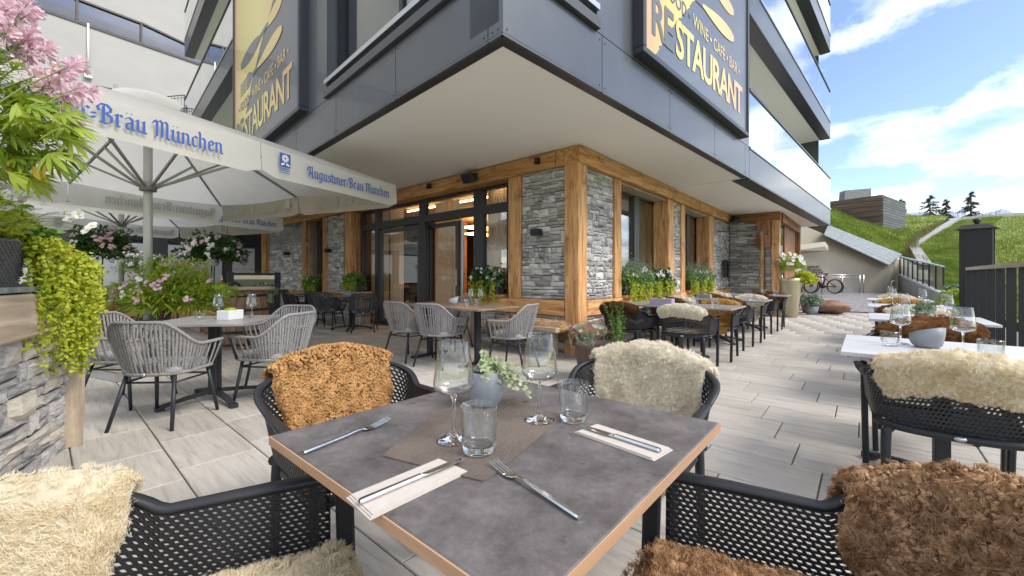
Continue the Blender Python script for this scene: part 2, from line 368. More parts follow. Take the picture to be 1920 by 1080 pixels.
def beam(name, p0, p1, w, h, material, parent=None, up=(0,0,1), jit=0.004, label=None):
    """sawn timber along p0-p1: own local x along the grain, chamfered and slightly uneven"""
    p0 = Vector(p0); p1 = Vector(p1); L = (p1-p0).length; t = (p1-p0)/L; up = Vector(up); a = up.cross(t)
    if a.length < 1e-4: up = Vector((0,1,0)); a = up.cross(t)
    a.normalize(); u = t.cross(a).normalized()
    n = max(2, int(L/0.45)); c = min(w,h)*0.05; vs = []; fs = []
    ring = [(-w/2+c,-h/2),(w/2-c,-h/2),(w/2,-h/2+c),(w/2,h/2-c),(w/2-c,h/2),(-w/2+c,h/2),(-w/2,h/2-c),(-w/2,-h/2+c)]
    for i in range(n+1):
        jy, jz = (random.uniform(-jit,jit), random.uniform(-jit,jit))
        for (y, z) in ring: vs.append((L*i/n, y+jy, z+jz))
    for i in range(n):
        for k in range(8): fs.append((i*8+k, i*8+(k+1)%8, (i+1)*8+(k+1)%8, (i+1)*8+k))
    fs += [tuple(reversed(range(8))), tuple(n*8+k for k in range(8))]
    m = bpy.data.meshes.new(name); m.from_pydata(vs, [], fs); m.update()
    b_ = bmesh.new(); b_.from_mesh(m); bmesh.ops.recalc_face_normals(b_, faces=b_.faces); b_.to_mesh(m); b_.free()
    o = link(name, m, material, parent)
    o.matrix_basis = Matrix(((t.x,a.x,u.x,p0.x),(t.y,a.y,u.y,p0.y),(t.z,a.z,u.z,p0.z),(0,0,0,1)))
    return o
def text_mb(body, size, bold=0.0, shear=0.0, space=1.0, mapf=None):
    """lettering as flat triangles; mapf(x, y) puts it in place"""
    cu = bpy.data.curves.new('txt', 'FONT'); cu.body = body; cu.size = size; cu.offset = bold; cu.shear = shear; cu.space_character = space; cu.resolution_u = 3
    ob = bpy.data.objects.new('txt', cu); COL.objects.link(ob); dg = bpy.context.evaluated_depsgraph_get()
    me = bpy.data.meshes.new_from_object(ob.evaluated_get(dg)); vs = [v.co.copy() for v in me.vertices]; fs = [tuple(p.vertices) for p in me.polygons]
    bpy.data.objects.remove(ob); bpy.data.curves.remove(cu); bpy.data.meshes.remove(me)
    w = max(v.x for v in vs) - min(v.x for v in vs); x0 = min(v.x for v in vs)
    return vs, fs, x0, w
def lettering(mb, body, mapf, width=None, height=0.1, bold=0.0, space=1.0):
    vs, fs, x0, w = text_mb(body, height/0.72, bold, 0, space); k = (width/w) if width else 1.0
    mb.add([mapf((v.x-x0)*k, v.y) for v in vs], fs)
# ------------------------------------------------------------------ ground, paving, ramp
def struct(o): o['kind'] = 'structure'; return o
MB_ = MB()
g_ = MB(); g_.add([(-400,-400,-0.55),(400,-400,-0.55),(400,400,-0.55),(-400,400,-0.55)], [(0,1,2,3)]); struct(g_.build('ground', 'grass'))
t_ = MB(); t_.box((4.2, 3.6, -0.09), (22.4, 18.4, 0.14)); terrace = struct(t_.build('terrace', 'tile_bed'))
TW, TL = 0.407, 0.600
def tile_mesh(w, l):
    c = 0.004; g = 0.0035; z0, z1 = -0.045, 0.0
    a, b = w/2-g, l/2-g
    V = [(-a,-b,z0),(a,-b,z0),(a,b,z0),(-a,b,z0),(-a,-b,z1-c),(a,-b,z1-c),(a,b,z1-c),(-a,b,z1-c),(-a+c,-b+c,z1),(a-c,-b+c,z1),(a-c,b-c,z1),(-a+c,b-c,z1)]
    F = [(0,1,5,4),(1,2,6,5),(2,3,7,6),(3,0,4,7),(4,5,9,8),(5,6,10,9),(6,7,11,10),(7,4,8,11),(8,9,10,11)]
    return V, F
TV, TF = tile_mesh(TW, TL)
tm = bpy.data.meshes.new('paving_slab'); tm.from_pydata(TV, [], TF); tm.materials.append(MATS['tile'])
cands = []
for k in range(-30, 13):
    x1 = -0.53 - 0.407*k; xc = x1 - TW/2
    if xc > 12.35 or xc < -6.6: continue
    ph = (-2.99 - 0.15*k) % 0.6
    j = math.floor((-5.2-ph)/0.6)
    while ph + j*0.6 < 12.6:
        yc = ph + j*0.6 + 0.3; j += 1
        if yc < -4.75: continue
        if xc > 0.1 and yc > 0.1: continue
        rx, ry = xc-CAMX, yc-CAMY; d = rx*SA + ry*CA; X = rx*CA - ry*SA
        cands.append((d, X, xc, yc))
vis = []; rest = []
for d, X, xc, yc in cands:
    ok = d > 0.6 and abs(X) < d*1.30 + 0.25 and 1.13*764/max(d,.01) < 700
    (vis if ok else rest).append((d, X, xc, yc))
vis.sort()
for d, X, xc, yc in vis[:300]:
    o = link('paving_slab', tm, None, terrace); o.location = (xc, yc, random.uniform(-0.0015, 0.0008))
V = []; Q = []
for d, X, xc, yc in vis[300:] + rest:
    b = len(V); V += [(x+xc, y+yc, z) for x, y, z in TV]; Q += [tuple(b+i for i in f) for f in TF]
ts = link('paving_slabs_far', arrays_mesh('paving_slabs_far', V, Q, smooth=False), 'tile', terrace); ts['kind'] = 'stuff'
# the asphalt apron that climbs towards the garage wall
A = [cw(-3, 13.0, 0.0), cw(20, 11.2, 0.0), cw(26, 23.0, 0.34), cw(6, 23.0, 0.34)]
ap = MB(); e0 = [(12.37, 0.6, 0.004), (12.37, -4.75, 0.004)]
far = [tuple(cw(4.0, 23.2, 0.34)), tuple(cw(22.0, 23.2, 0.34))]
P0, P1, Q0, Q1 = Vector(e0[0]), Vector(e0[1]), Vector(far[0]), Vector(far[1])
rows = []
for i in range(9):
    f = i/8; zz = 0.004 + 0.336*(f**1.1)
    a = P0.lerp(Q0, f); b = P1.lerp(Q1, f); rows.append([(a.lerp(b, j/6).x, a.lerp(b, j/6).y, zz) for j in range(7)])
vs = [p for r in rows for p in r]; ap.add(vs, [(i*7+j, i*7+j+1, (i+1)*7+j+1, (i+1)*7+j) for i in range(8) for j in range(6)], True)
struct(ap.build('apron', 'asphalt', fixn=True))

# ------------------------------------------------------------------ natural stone facing: one object per stone
def stone_variants(n, rough, matname):
    out = []
    for k in range(n):
        r = random.Random(100+k); V = []; N = 4
        for j in range(N):
            for i in range(N):
                e = (i in (0, N-1)) or (j in (0, N-1))
                x = i/(N-1); z = j/(N-1)
                if e:
                    x += r.uniform(-.02,.02) if i in (0,N-1) else r.uniform(-.06,.06); z += r.uniform(-.05,.05) if j in (0,N-1) else r.uniform(-.06,.06)
                else: x += r.uniform(-.08,.08); z += r.uniform(-.08,.08)
                y = (0.55 + r.uniform(-.25,.05)*rough) if e else 1.0 + r.uniform(-.35,.2)*rough
                V.append((x, y, z))
        F = [(j*N+i, j*N+i+1, (j+1)*N+i+1, (j+1)*N+i) for j in range(N-1) for i in range(N-1)]
        ring = [i for i in range(N)] + [j*N+N-1 for j in range(1,N)] + [(N-1)*N+i for i in range(N-2,-1,-1)] + [j*N for j in range(N-2,0,-1)]
        b = len(V); V += [(V[i][0], -0.2, V[i][2]) for i in ring]; L = len(ring)
        F += [(ring[(i+1)%L], ring[i], b+i, b+(i+1)%L) for i in range(L)]
        m = bpy.data.meshes.new('stone'); m.from_pydata(V, [], F); m.materials.append(MATS[matname]); m.update()
        b_ = bmesh.new(); b_.from_mesh(m); bmesh.ops.recalc_face_normals(b_, faces=b_.faces); b_.to_mesh(m); b_.free()
        out.append(m)
    return out
STONES = stone_variants(10, 1.0, 'stone'); STONES_R = stone_variants(10, 1.3, 'stone_rough')
def stone_wall(parent, o, n, W, H, rowh=(0.04,0.15), len_=(0.08,0.32), depth=0.05, seed=1, variants=STONES, tilt=0.0, name='stone_panel', limit=300, topf=None):
    """facing of W x H starting at o (lower corner), outward normal n; x runs along n x up"""
    r = random.Random(seed); n = Vector(n); up = Vector((0,0,1)); u = n.cross(up).normalized(); o = Vector(o)
    bk = MB(); bk.obox(o + up*H/2 - n*0.06, o + u*W + up*H/2 - n*0.06, 0.12, H); panel = bk.build(name, 'mortar', parent)
    z = 0.0; cnt = 0; overflow = []
    while z < H - 0.015:
        h = r.uniform(*rowh)
        if H - z - h < rowh[0]*0.7: h = H - z
        x = 0.0
        while x < W - 0.01:
            l = r.uniform(*len_)*(1.0 if h < 0.09 else 0.8)
            if W - x - l < len_[0]*0.6: l = W - x
            parts = [(x, z, l, h)]
            k_ = r.uniform(.3,.7)
            if h > 0.08 and r.random() < 0.55: parts = [(x, z, l, h*k_), (x, z+h*k_, l*.55, h*(1-k_)), (x+l*.55, z+h*k_, l*.45, h*(1-k_))] if r.random() < .5 else [(x, z, l, h*k_), (x, z+h*k_, l, h*(1-k_))]
            for (sx, sz, sl, sh) in parts:
                g = 0.004
                if topf and sz + sh*0.6 > topf(sx/W): continue
                dpt = depth*r.uniform(0.55, 1.15)
                p = o + u*(sx+g) + up*(sz+g); th = r.uniform(-tilt, tilt) if tilt else r.uniform(-.035,.035)
                uu = u*math.cos(th) + up*math.sin(th); vv = up*math.cos(th) - u*math.sin(th)
                X = uu*(sl-2*g); Y = n*dpt; Z = vv*(sh-2*g)
                mtx = Matrix(((X.x,Y.x,Z.x,p.x),(X.y,Y.y,Z.y,p.y),(X.z,Y.z,Z.z,p.z),(0,0,0,1)))
                if cnt < limit:
                    s = link('stone', r.choice(variants), None, panel); s.matrix_basis = mtx
                else: overflow.append((r.choice(variants), mtx))
                cnt += 1
            x += l
        z += h
    if overflow:
        V = []; F = MB()
        for m, mx in overflow: F.add([mx @ v.co for v in m.vertices], [tuple(p.vertices) for p in m.polygons])
        q = F.build('small_stones', 'stone', panel); q['kind'] = 'stuff'
    return panel

# ------------------------------------------------------------------ the restaurant: ground storey
rest_b = thing('restaurant_building', 'restaurant building with grey stone and timber ground floor under a dark panelled upper storey', 'building')
B = rest_b
SOF = 3.05
# corner post, sill beams, head beams
beam('corner_post', (0.075,0.075,0.0), (0.075,0.075,2.79), 0.25, 0.25, 'timber', B, up=(0,1,0))
beam('head_beam', (-0.06,0.13,2.915), (9.0,0.13,2.915), 0.42, 0.25, 'timber', B)
beam('head_beam', (0.13,0.345,2.915), (0.13,2.6,2.913), 0.42, 0.245, 'timber', B)
beam('head_beam', (0.135,2.605,2.918), (0.135,6.2,2.916), 0.41, 0.235, 'timber', B)
beam('head_beam', (0.13,6.205,2.915), (0.13,13.0,2.915), 0.42, 0.24, 'timber', B)
# left facade (plane x=0)
def post_y(y, w, x=0.10, d=0.26, z0=0.79, z1=2.785, m='timber'): return beam('post', (x, y, z0), (x, y, z1), d, w, m, B, up=(0,1,0))
beam('sill_beam', (0.08,0.205,0.665), (0.08,2.42,0.665), 0.26, 0.235, 'timber', B)
beam('sill_beam', (0.09,1.47,0.815), (0.09,2.42,0.815), 0.40, 0.05, 'timber', B)
beam('sill_end', (0.06,2.30,0.0), (0.06,2.30,0.54), 0.30, 0.24, 'timber_grey', B, up=(0,1,0))
post_y(1.20, 0.27)
stone_wall(B, (0.03,0.20,0.79), (-1,0,0), 0.86, 2.0, seed=1, depth=0.045)
stone_wall(B, (0.03,0.20,0.0), (-1,0,0), 1.96, 0.545, seed=2, depth=0.045)
# glazing of the left facade at x = 0.25
GX = 0.27
def fr(name, y0, y1, z0, z1, d=0.09, x=GX, m='frame'):
    b = MB(); b.box((x, (y0+y1)/2, (z0+z1)/2), (d, y1-y0, z1-z0)); return b.build(name, m, B, bevel=0.004)
def pane_x(y0, y1, z0, z1, x=GX, m='pane', name='window_pane'):
    b = MB(); b.box((x, (y0+y1)/2, (z0+z1)/2), (0.012, y1-y0, z1-z0)); return b.build(name, m, B)
# verticals
for y0, y1 in ((1.50,1.58),(2.17,2.42),(3.92,4.12),(5.74,5.90),(6.50,6.58)): fr('window_mullion', y0, y1, 0.0 if y0 > 2 else 0.86, 2.80, 0.12)
for y0, y1 in ((1.58,2.17),(2.42,3.92),(4.12,5.74),(5.90,6.50)):
    fr('window_transom', y0, y1, 2.30, 2.46, 0.115); fr('window_head', y0, y1, 2.74, 2.80, 0.11); pane_x(y0, y1, 2.46, 2.74)
fr('window_sill', 1.58, 2.17, 0.84, 0.92, 0.11); pane_x(1.58, 2.17, 0.92, 2.30)
fr('window_sill', 5.90, 6.50, 0.62, 0.72, 0.11); pane_x(5.90, 6.50, 0.72, 2.30)
# sliding leaf pushed open, the doorway to its right stays open
def leaf(y0, y1, x, z0=0.06, z1=2.27, fw=0.085, name='sliding_door'):
    b = MB()
    b.box((x,(y0+y1)/2,z0+fw/2),(0.07,y1-y0,fw)).box((x,(y0+y1)/2,z1-fw/2),(0.07,y1-y0,fw))
    b.box((x,y0+fw/2,(z0+z1)/2),(0.072,fw,z1-z0-2*fw+.002)).box((x,y1-fw/2,(z0+z1)/2),(0.072,fw,z1-z0-2*fw+.002))
    o = b.build(name, 'frame_grey', B); p = MB(); p.box((x,(y0+y1)/2,(z0+z1)/2),(0.012,y1-y0-2*fw,z1-z0-2*fw)); p.build('door_pane', 'pane', o)
    return o
d1 = leaf(4.12, 5.74, GX+0.0); d2 = leaf(3.02, 4.02, GX+0.13)
h = MB(); h.box((GX+0.085,3.06,1.12),(0.02,0.03,0.32)); h.build('door_handle', 'steel_brushed', d2)
fr('door_threshold', 2.42, 5.90, -0.02, 0.05, 0.2, m='frame')
fr('jamb_profile', 2.93, 3.0, 0.05, 2.28, 0.05, GX+0.16, 'steel_brushed')
# low stub with timber cap left of the door, stone panels and the far window of the left facade
beam('sill_beam', (0.05,6.0,0.66), (0.05,12.55,0.66), 0.30, 0.11, 'timber', B)
beam('sill_beam', (-0.02,5.92,0.745), (-0.02,6.85,0.745), 0.34, 0.07, 'timber_grey', B)
beam('sill_end', (-0.02,6.05,0.0), (-0.02,6.05,0.56), 0.26, 0.26, 'timber_grey', B, up=(0,1,0))
stone_wall(B, (0.05,6.2,0.0), (-1,0,0), 6.4, 0.6, seed=3, depth=0.045, rowh=(.07,.13), len_=(.16,.45))
post_y(6.80, 0.34, x=0.12, d=0.30, z0=0.72); post_y(7.02, 0.10, x=0.2, d=0.2, z0=0.72, m='timber_dark')
stone_wall(B, (0.03,7.08,0.72), (-1,0,0), 0.90, 2.07, seed=4, depth=0.045)
post_y(8.10, 0.26, z0=0.72); post_y(9.45, 0.26, z0=0.72)
stone_wall(B, (0.03,9.60,0.72), (-1,0,0), 2.75, 2.07, seed=5, depth=0.045, rowh=(.06,.12), len_=(.14,.42))
post_y(12.55, 0.36, x=0.05, d=0.36, z0=0.0)
beam('reveal', (0.2,9.29,0.74),(0.2,9.29,2.78),0.30,0.05,'timber_grey',B,up=(0,1,0))
for y0, y1 in ((8.26,8.40),(9.02,9.24)): fr('window_mullion', y0, y1, 0.74, 2.78, 0.12, 0.33)
fr('window_head', 8.40, 9.02, 2.55, 2.78, 0.115, 0.33); fr('window_sill', 8.40, 9.02, 0.74, 0.86, 0.115, 0.33); pane_x(8.40, 9.02, 0.86, 2.55, 0.33)
# right facade (plane y=0)
def post_x(x, w, y=0.10, d=0.26, z0=0.79, z1=2.785, m='timber'): return beam('post', (x, y, z0), (x, y, z1), d, w, m, B, up=(1,0,0))
beam('sill_beam', (0.205,0.08,0.665), (9.0,0.08,0.665), 0.26, 0.235, 'timber', B)
stone_wall(B, (1.115,0.03,0.79), (0,-1,0), 0.915, 2.0, seed=11, depth=0.045)
stone_wall(B, (8.80,0.03,0.0), (0,-1,0), 8.6, 0.545, seed=12, depth=0.045, rowh=(.07,.13), len_=(.18,.5))
post_x(1.25, 0.24); post_x(3.74, 0.34, y=0.14, d=0.34); 
stone_wall(B, (4.38,0.03,0.79), (0,-1,0), 0.46, 2.0, seed=13, depth=0.045)
post_x(4.50, 0.24); post_x(6.75, 0.42, y=0.14, d=0.34)
stone_wall(B, (8.78,0.03,0.79), (0,-1,0), 1.80, 2.0, seed=14, depth=0.045)
GY = 0.33
def frx(name, x0, x1, z0, z1, d=0.09, y=GY, m='frame'):
    b = MB(); b.box(((x0+x1)/2, y, (z0+z1)/2), (x1-x0, d, z1-z0)); return b.build(name, m, B, bevel=0.004)
def pane_y(x0, x1, z0, z1, y=GY, m='pane'):
    b = MB(); b.box(((x0+x1)/2, y, (z0+z1)/2), (x1-x0, 0.012, z1-z0)); return b.build('window_pane', m, B)
for (x0, x1, xm) in ((1.38,3.95,2.58),(4.63,7.1,5.72)):
    frx('window_mullion', x0, x0+.09, 0.80, 2.80, .11); frx('window_mullion', x1-.14, x1, 0.80, 2.80, .11)
    frx('window_mullion', xm-.05, xm+.17, 0.80, 2.80, .13)
    for a, b in ((x0+.09, xm-.05), (xm+.17, x1-.14)):
        frx('window_head', a, b, 2.72, 2.80, .105); frx('window_sill', a, b, 0.80, 0.92, .105); pane_y(a, b, 0.92, 2.72)
    beam('window_board', (x0, 0.1, 0.80), (x1-.3, 0.1, 0.80), 0.42, 0.045, 'timber', B)
    beam('reveal', (x1-.30, 0.24, 0.83), (x1-.30, 0.24, 2.78), 0.06, 0.30, 'timber_grey', B, up=(0,1,0))
    beam('reveal', (x0, 0.2, 2.765), (x1, 0.2, 2.765), 0.36, 0.03, 'timber_grey', B)
# stone return, glass screen and timber porch of the entrance
stone_wall(B, (8.81,-1.12,0.0), (-1,0,0), 1.12, 2.80, seed=15, depth=0.04, rowh=(.06,.12), len_=(.15,.45))
beam('head_beam', (8.90,-1.32,2.915), (8.90,-0.09,2.915), 0.30, 0.25, 'timber_dark', B)
beam('porch_post', (8.78,-1.22,0.0), (8.78,-1.22,2.785), 0.20, 0.20, 'timber', B, up=(0,1,0))
beam('porch_post', (8.70,-0.93,2.0), (8.70,-0.93,2.785), 0.16, 0.34, 'timber_dark', B, up=(0,1,0))
beam('porch_beam', (9.1,-1.22,2.90), (13.4,-1.22,2.90), 0.26, 0.28, 'timber_dark', B)
for i in range(6):
    x = 10.6 + i*0.42; beam('porch_board', (x,-1.20,0.0), (x,-1.20,2.755), 0.06, 0.41, 'timber_dark', B, up=(1,0,0))
beam('porch_post', (13.2,-1.22,0.0), (13.2,-1.22,2.755), 0.26, 0.28, 'timber_dark', B, up=(0,1,0))
g_ = MB(); g_.box((9.75,-1.19,1.37),(1.4,0.02,2.7)); g_.build('porch_pane', 'pane_blue', B)
g_ = MB(); g_.box((8.12,-1.02,1.22),(0.95,0.016,2.3)); sc = g_.build('glass_screen', 'pane_balcony', B)
g_ = MB(); g_.obox((7.65,-1.02,2.385),(8.60,-1.02,2.385),0.03,0.03); g_.build('screen_rail', 'black', sc)
g_ = MB(); g_.obox((7.66,-1.02,2.39),(7.1,-0.08,2.39),0.025,0.03); g_.build('screen_stay', 'black', sc)
# inner rooms
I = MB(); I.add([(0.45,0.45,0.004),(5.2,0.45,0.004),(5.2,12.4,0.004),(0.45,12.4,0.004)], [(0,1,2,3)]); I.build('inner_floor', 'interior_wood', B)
I = MB(); I.add([(0.40,0.40,2.86),(14,0.40,2.86),(14,12.4,2.86),(0.4,12.4,2.86)], [(3,2,1,0)]); I.build('inner_ceiling', 'interior_ceiling', B)
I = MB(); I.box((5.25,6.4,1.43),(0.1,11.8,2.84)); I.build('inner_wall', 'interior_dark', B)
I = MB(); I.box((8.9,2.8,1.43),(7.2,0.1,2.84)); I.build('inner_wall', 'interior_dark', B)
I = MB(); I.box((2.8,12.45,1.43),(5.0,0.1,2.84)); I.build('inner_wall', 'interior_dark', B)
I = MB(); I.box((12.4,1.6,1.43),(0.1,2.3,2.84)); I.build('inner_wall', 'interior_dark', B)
I = MB(); I.add([(5.2,0.45,0.004),(12.4,0.45,0.004),(12.4,2.8,0.004),(5.2,2.8,0.004)], [(0,1,2,3)]); I.build('inner_floor', 'interior_wood', B)
I = MB(); I.box((5.15,5.0,0.85),(0.06,7.0,0.35)); I.build('inner_red_band', 'interior_red', B)
for y in (3.9, 5.1, 6.3, 7.4): beam('inner_post', (4.2-0.12*y, y, 0.0), (4.2-0.12*y, y, 2.84), 0.2, 0.2, 'interior_wood', B, up=(0,1,0))
for y0, y1, x, z in ((1.6,2.2,0.62,2.78),(2.5,3.8,0.95,2.80),(4.2,5.6,0.95,2.80)):
    I = MB(); I.box((x,(y0+y1)/2,z),(0.03,y1-y0,0.035)); I.build('cove_light', 'warm_light', B)
for x0, x1, y in ((1.6,2.2,1.6),):
    I = MB(); I.box(((x0+x1)/2,y+0.2,2.78),(x1-x0,0.05,0.04)); I.build('cove_light', 'warm_light', B)
for (x, y, z) in ((2.6,4.6,2.45),(3.4,5.4,2.4),(3.9,4.3,2.0)):
    I = MB(); I.box((x,y,z),(0.9,0.5,0.04)); I.build('lamp_panel', 'warm_light', B)
for i, (y, z) in enumerate(((4.55,1.35),(5.2,1.30),(5.7,1.3))):
    I = MB(); I.box((5.16,y,z),(0.03,0.35,0.55)); I.build('wall_picture', 'white', B)
def curtain(p0, p1, z0, z1, m='curtain', waves=14, amp=0.03):
    p0 = Vector(p0); p1 = Vector(p1); t = p1-p0; n = Vector((-t.y, t.x)).normalized(); N = waves*6; V = []; F = []
    for i in range(N+1):
        q = p0 + t*(i/N) + n*(amp*math.sin(i/6*2*math.pi)*(0.7+0.3*math.sin(i*0.37)))
        V += [(q.x,q.y,z0),(q.x,q.y,z1)]
    F = [(2*i, 2*i+2, 2*i+3, 2*i+1) for i in range(N)]
    b = MB(); b.add(V, F, True); return b.build('curtain', m, B)
curtain((0.50,1.5),(0.50,2.32), 0.05, 2.80); curtain((0.52,5.78),(0.52,6.6), 0.05, 2.80)
curtain((0.50,3.12),(0.50,3.92), 0.05, 2.74, waves=12); curtain((0.53,5.15),(0.53,5.72), 0.05, 2.8, waves=8)
curtain((0.55,8.45),(0.55,9.0), 0.8, 2.7, 'curtain_beige', 8)
curtain((2.95,0.55),(3.9,0.55), 0.5, 2.8, 'curtain_beige', 12); curtain((5.9,0.55),(7.0,0.55), 0.5, 2.8, 'curtain_beige', 12); curtain((1.5,0.8),(1.9,0.8), 0.5, 2.8, 'curtain_beige', 5)
# furled white parasol-like drape just inside the doorway
I = MB(); I.lathe([(0.02,2.0),(0.05,1.7),(0.09,1.1),(0.13,0.62),(0.0,0.6)], 10, (0.75,2.62,0.0)); I.build('door_drape', 'white', B)
# left wing with frosted windows (plane y = 12.8)
W = MB(); W.box((-4.7,12.98,1.55),(9.3,0.2,3.0)); W.build('wing_wall', 'frame', B)
for x0, x1 in ((-0.95,-0.30),(-2.62,-1.25),(-4.6,-3.05),(-6.9,-4.95)):
    w = MB(); w.box(((x0+x1)/2,12.85,1.47),(x1-x0,0.03,1.30)); f = w.build('frosted_pane', 'frosted', B)
    w = MB(); w.box(((x0+x1)/2,12.85,2.42),(x1-x0,0.03,0.46)); w.build('window_pane', 'pane_blue', B)
    cx = (x0+x1)/2; lg = MB(); F_ = lambda a, b: (cx + a, 12.831, 1.62 + b)
    for a0 in range(12):
        q0, q1 = 2*math.pi*a0/12, 2*math.pi*(a0+1)/12
        lg.add([F_(.085*math.cos(q0),.085*math.sin(q0)), F_(.085*math.cos(q1),.085*math.sin(q1)), F_(.065*math.cos(q1),.065*math.sin(q1)), F_(.065*math.cos(q0),.065*math.sin(q0))], [(0,1,2,3)])
    for b0 in (-.03,0,.03): lg.add([F_(-.04,b0-.007),F_(.05,b0-.007),F_(.05,b0+.007),F_(-.04,b0+.007)], [(0,1,2,3)])
    lettering(lg, 'O  O  G', lambda x, y: F_(x-.30, y-.24), 0.60, 0.055)
    lg.build('window_print', 'frame_grey', f)
beam('sill_beam', (-8.5,12.78,0.72), (-0.2,12.78,0.72), 0.10, 0.12, 'timber_dark', B)

# ------------------------------------------------------------------ upper storeys: box turned a little from the ground floor
KX, KD = -0.075, 3.17
def U(t, s, z, out=0.0, face='R'):
    """face R: t metres along the right face, L: along the left face; out = proud of the face"""
    q = math.sqrt(.5)
    # cam-frame directions of both faces
    if face == 'R': X, d = KX + t*q + out*q, KD + t*q - out*q
    else: X, d = KX - t*q - out*q, KD + t*q - out*q
    return cw(X + s*0, d, z)
Q2 = math.sqrt(2)
def tR(px): r = (px-960)/764; return (KD*r - KX)/(1-r)*Q2
def tL(px): r = (px-960)/764; return (-KD*r + KX)/(1+r)*Q2
def slab(face, t0, t1, z0, z1, o0, o1, name, m, parent=B, bev=0.0):
    """box on a face from t0..t1, z0..z1, between offsets o0 (inner) and o1 (outer)"""
    P = [U(t0,0,z0,o0,face),U(t1,0,z0,o0,face),U(t1,0,z0,o1,face),U(t0,0,z0,o1,face)]
    b = MB(); b.extr(P, (0,0,z1-z0)); return b.build(name, m, parent, fixn=True, bevel=bev)
TRE, TLE = 16.5, 17.5           # how far the upper storeys run along the right and the left face
sp = MB(); a, b, c_, d_ = U(0.10,0,SOF,-0.10,'R'), U(TRE,0,SOF,-0.10,'R'), None, None
q = math.sqrt(.5); inner = lambda tr, tl: cw(KX + tr*q - tl*q, KD + tr*q + tl*q, SOF)
sp.extr([inner(.1,.1), inner(TRE-.1,.1), inner(TRE-.1,TLE-.1), inner(.1,TLE-.1)], (0,0,0.08)); sp.build('soffit', 'soffit', B, fixn=True)
# fascia edge trims (under side)
slab('R', 0.0, TRE, SOF-0.012, SOF-0.004, -0.14, 0.0, 'fascia_trim', 'panel_trim'); slab('L', 0.14, TLE, SOF-0.012, SOF-0.004, -0.14, 0.0, 'fascia_trim', 'panel_trim')
def panels(face, ts, z0, z1, name='fascia_panel', m='panel', out=0.0):
    for i in range(len(ts)-1):
        g = 0.005; o = slab(face, ts[i]+g, ts[i+1]-g, z0, z1, -0.03+out, out, name, m)
        sc = MB()
        for t in (ts[i]+0.05, ts[i+1]-0.05):
            for z in (z0+0.06, z1-0.06):
                p = U(t,0,z,out+0.0015,face); n = (U(0,0,0,1,face)-U(0,0,0,0,face)); sc.tube([p-n*0.002, p+n*0.002], 0.009, 6)
        sc.build('screws', 'black', o)['kind'] = 'stuff'
core = [slab('R', 0.0, TRE, SOF+0.09, 3.58, -0.4, -0.04, 'fascia_core', 'panel_trim'), slab('L', 0.36, TLE, SOF+0.09, 3.58, -0.4, -0.04, 'fascia_core', 'panel_trim')]
t1130, t1255, t1340, t1398 = tR(1129), tR(1256), tR(1340), tR(1397)
panels('R', [0.0, t1130, t1255, t1340, t1398, tR(1405)], SOF-0.03, 3.60)
panels('L', [0.0, tL(915), tL(742), tL(630), tL(556), tL(505), tL(455)], SOF-0.03, 3.60)
# wall panels above the fascia band
wtop = 11.5
def wallp(face, t0, t1, z0=3.615, z1=wtop): return slab(face, t0, t1, z0, z1, -0.20, -0.005, 'wall_panel', 'panel')
wallp('R', tR(1120), tR(1190)); wallp('R', tR(1190)+.01, tR(1405)); wallp('R', 0.0, 0.35)
wallp('L', tL(612), tL(575)-.01); wallp('L', tL(575), tL(448)); wallp('L', 0.36, tL(870))
# strip windows: sill rail, frame, glass, room behind
def strip(face, t0, t1, z0=3.66, z1=6.0):
    slab(face, t0, t1, z0-0.05, z0+0.05, -0.16, 0.05, 'window_rail', 'frame_grey')
    slab(face, t0, t1, z0+0.14, z0+0.20, -0.06, 0.04, 'guard_rail', 'steel_brushed')
    for t in (t0, t0+(t1-t0)*0.42, t1-.08): slab(face, t, t+.08, z0+0.05, z1, -0.28, -0.16, 'window_mullion', 'black')
    slab(face, t0, t1, z1, z1+.15, -0.28, -0.16, 'window_head', 'black')
    slab(face, t0, t1, z0+0.05, z1, -0.235, -0.22, 'window_pane', 'pane_upper')
    slab(face, t0, t1, z0+0.05, z1, -2.6, -2.5, 'room_wall', 'interior_grey')
    slab(face, t0-.3, t1+.3, z0-.04, z0+.02, -2.6, -0.3, 'room_floor', 'interior_dark'); slab(face, t0-.3, t1+.3, z1+.02, z1+.1, -2.6, -0.3, 'room_ceiling', 'interior_grey')
    slab(face, t0+.9, t0+1.25, z0+.05, z1, -1.5, -1.1, 'room_column', 'interior_grey')
    slab(face, t1-1.1, t1-.75, z0+.05, z1, -1.9, -1.4, 'room_column', 'interior_grey')
strip('L', tL(870)+.02, tL(612)-.01); strip('R', 0.36, tR(1120)-.01)
# balconies on both faces
def balcony(face, t0, t1, zb, zt, glass=1.12, nseg=5, first=False):
    slab(face, t0, t1, zb, zt, -0.06, 0.0, 'balcony_fascia', 'panel')
    slab(face, t0, t1, zb-0.02, zb-0.004, -0.30, -0.0, 'balcony_trim', 'panel_trim')
    slab(face, t0, t1, zb+.002, zt-.06, -2.4, -0.065, 'balcony_slab', 'soffit')
    slab(face, t0, t1, zt+0.005, zt+0.05, -0.05, 0.02, 'balcony_rail_base', 'steel_brushed')
    L = (t1-t0)/nseg
    for i in range(nseg): slab(face, t0+i*L+.006, t0+(i+1)*L-.006, zt+0.055, zt+glass, -0.022, -0.008, 'balcony_pane', 'pane_balcony')
    slab(face, t0, t1, zt+glass+.002, zt+glass+0.045, -0.04, 0.012, 'balcony_handrail', 'frame_grey')
TBR = tR(1557)
for i, zb in enumerate((SOF-.02, 6.2, 9.35)): balcony('R', tR(1405)+.01, TBR, zb, zb+0.55)
slab('R', tR(1405)+.02, TBR, 3.6, 12, -2.5, -2.4, 'balcony_back_wall', 'interior_grey')
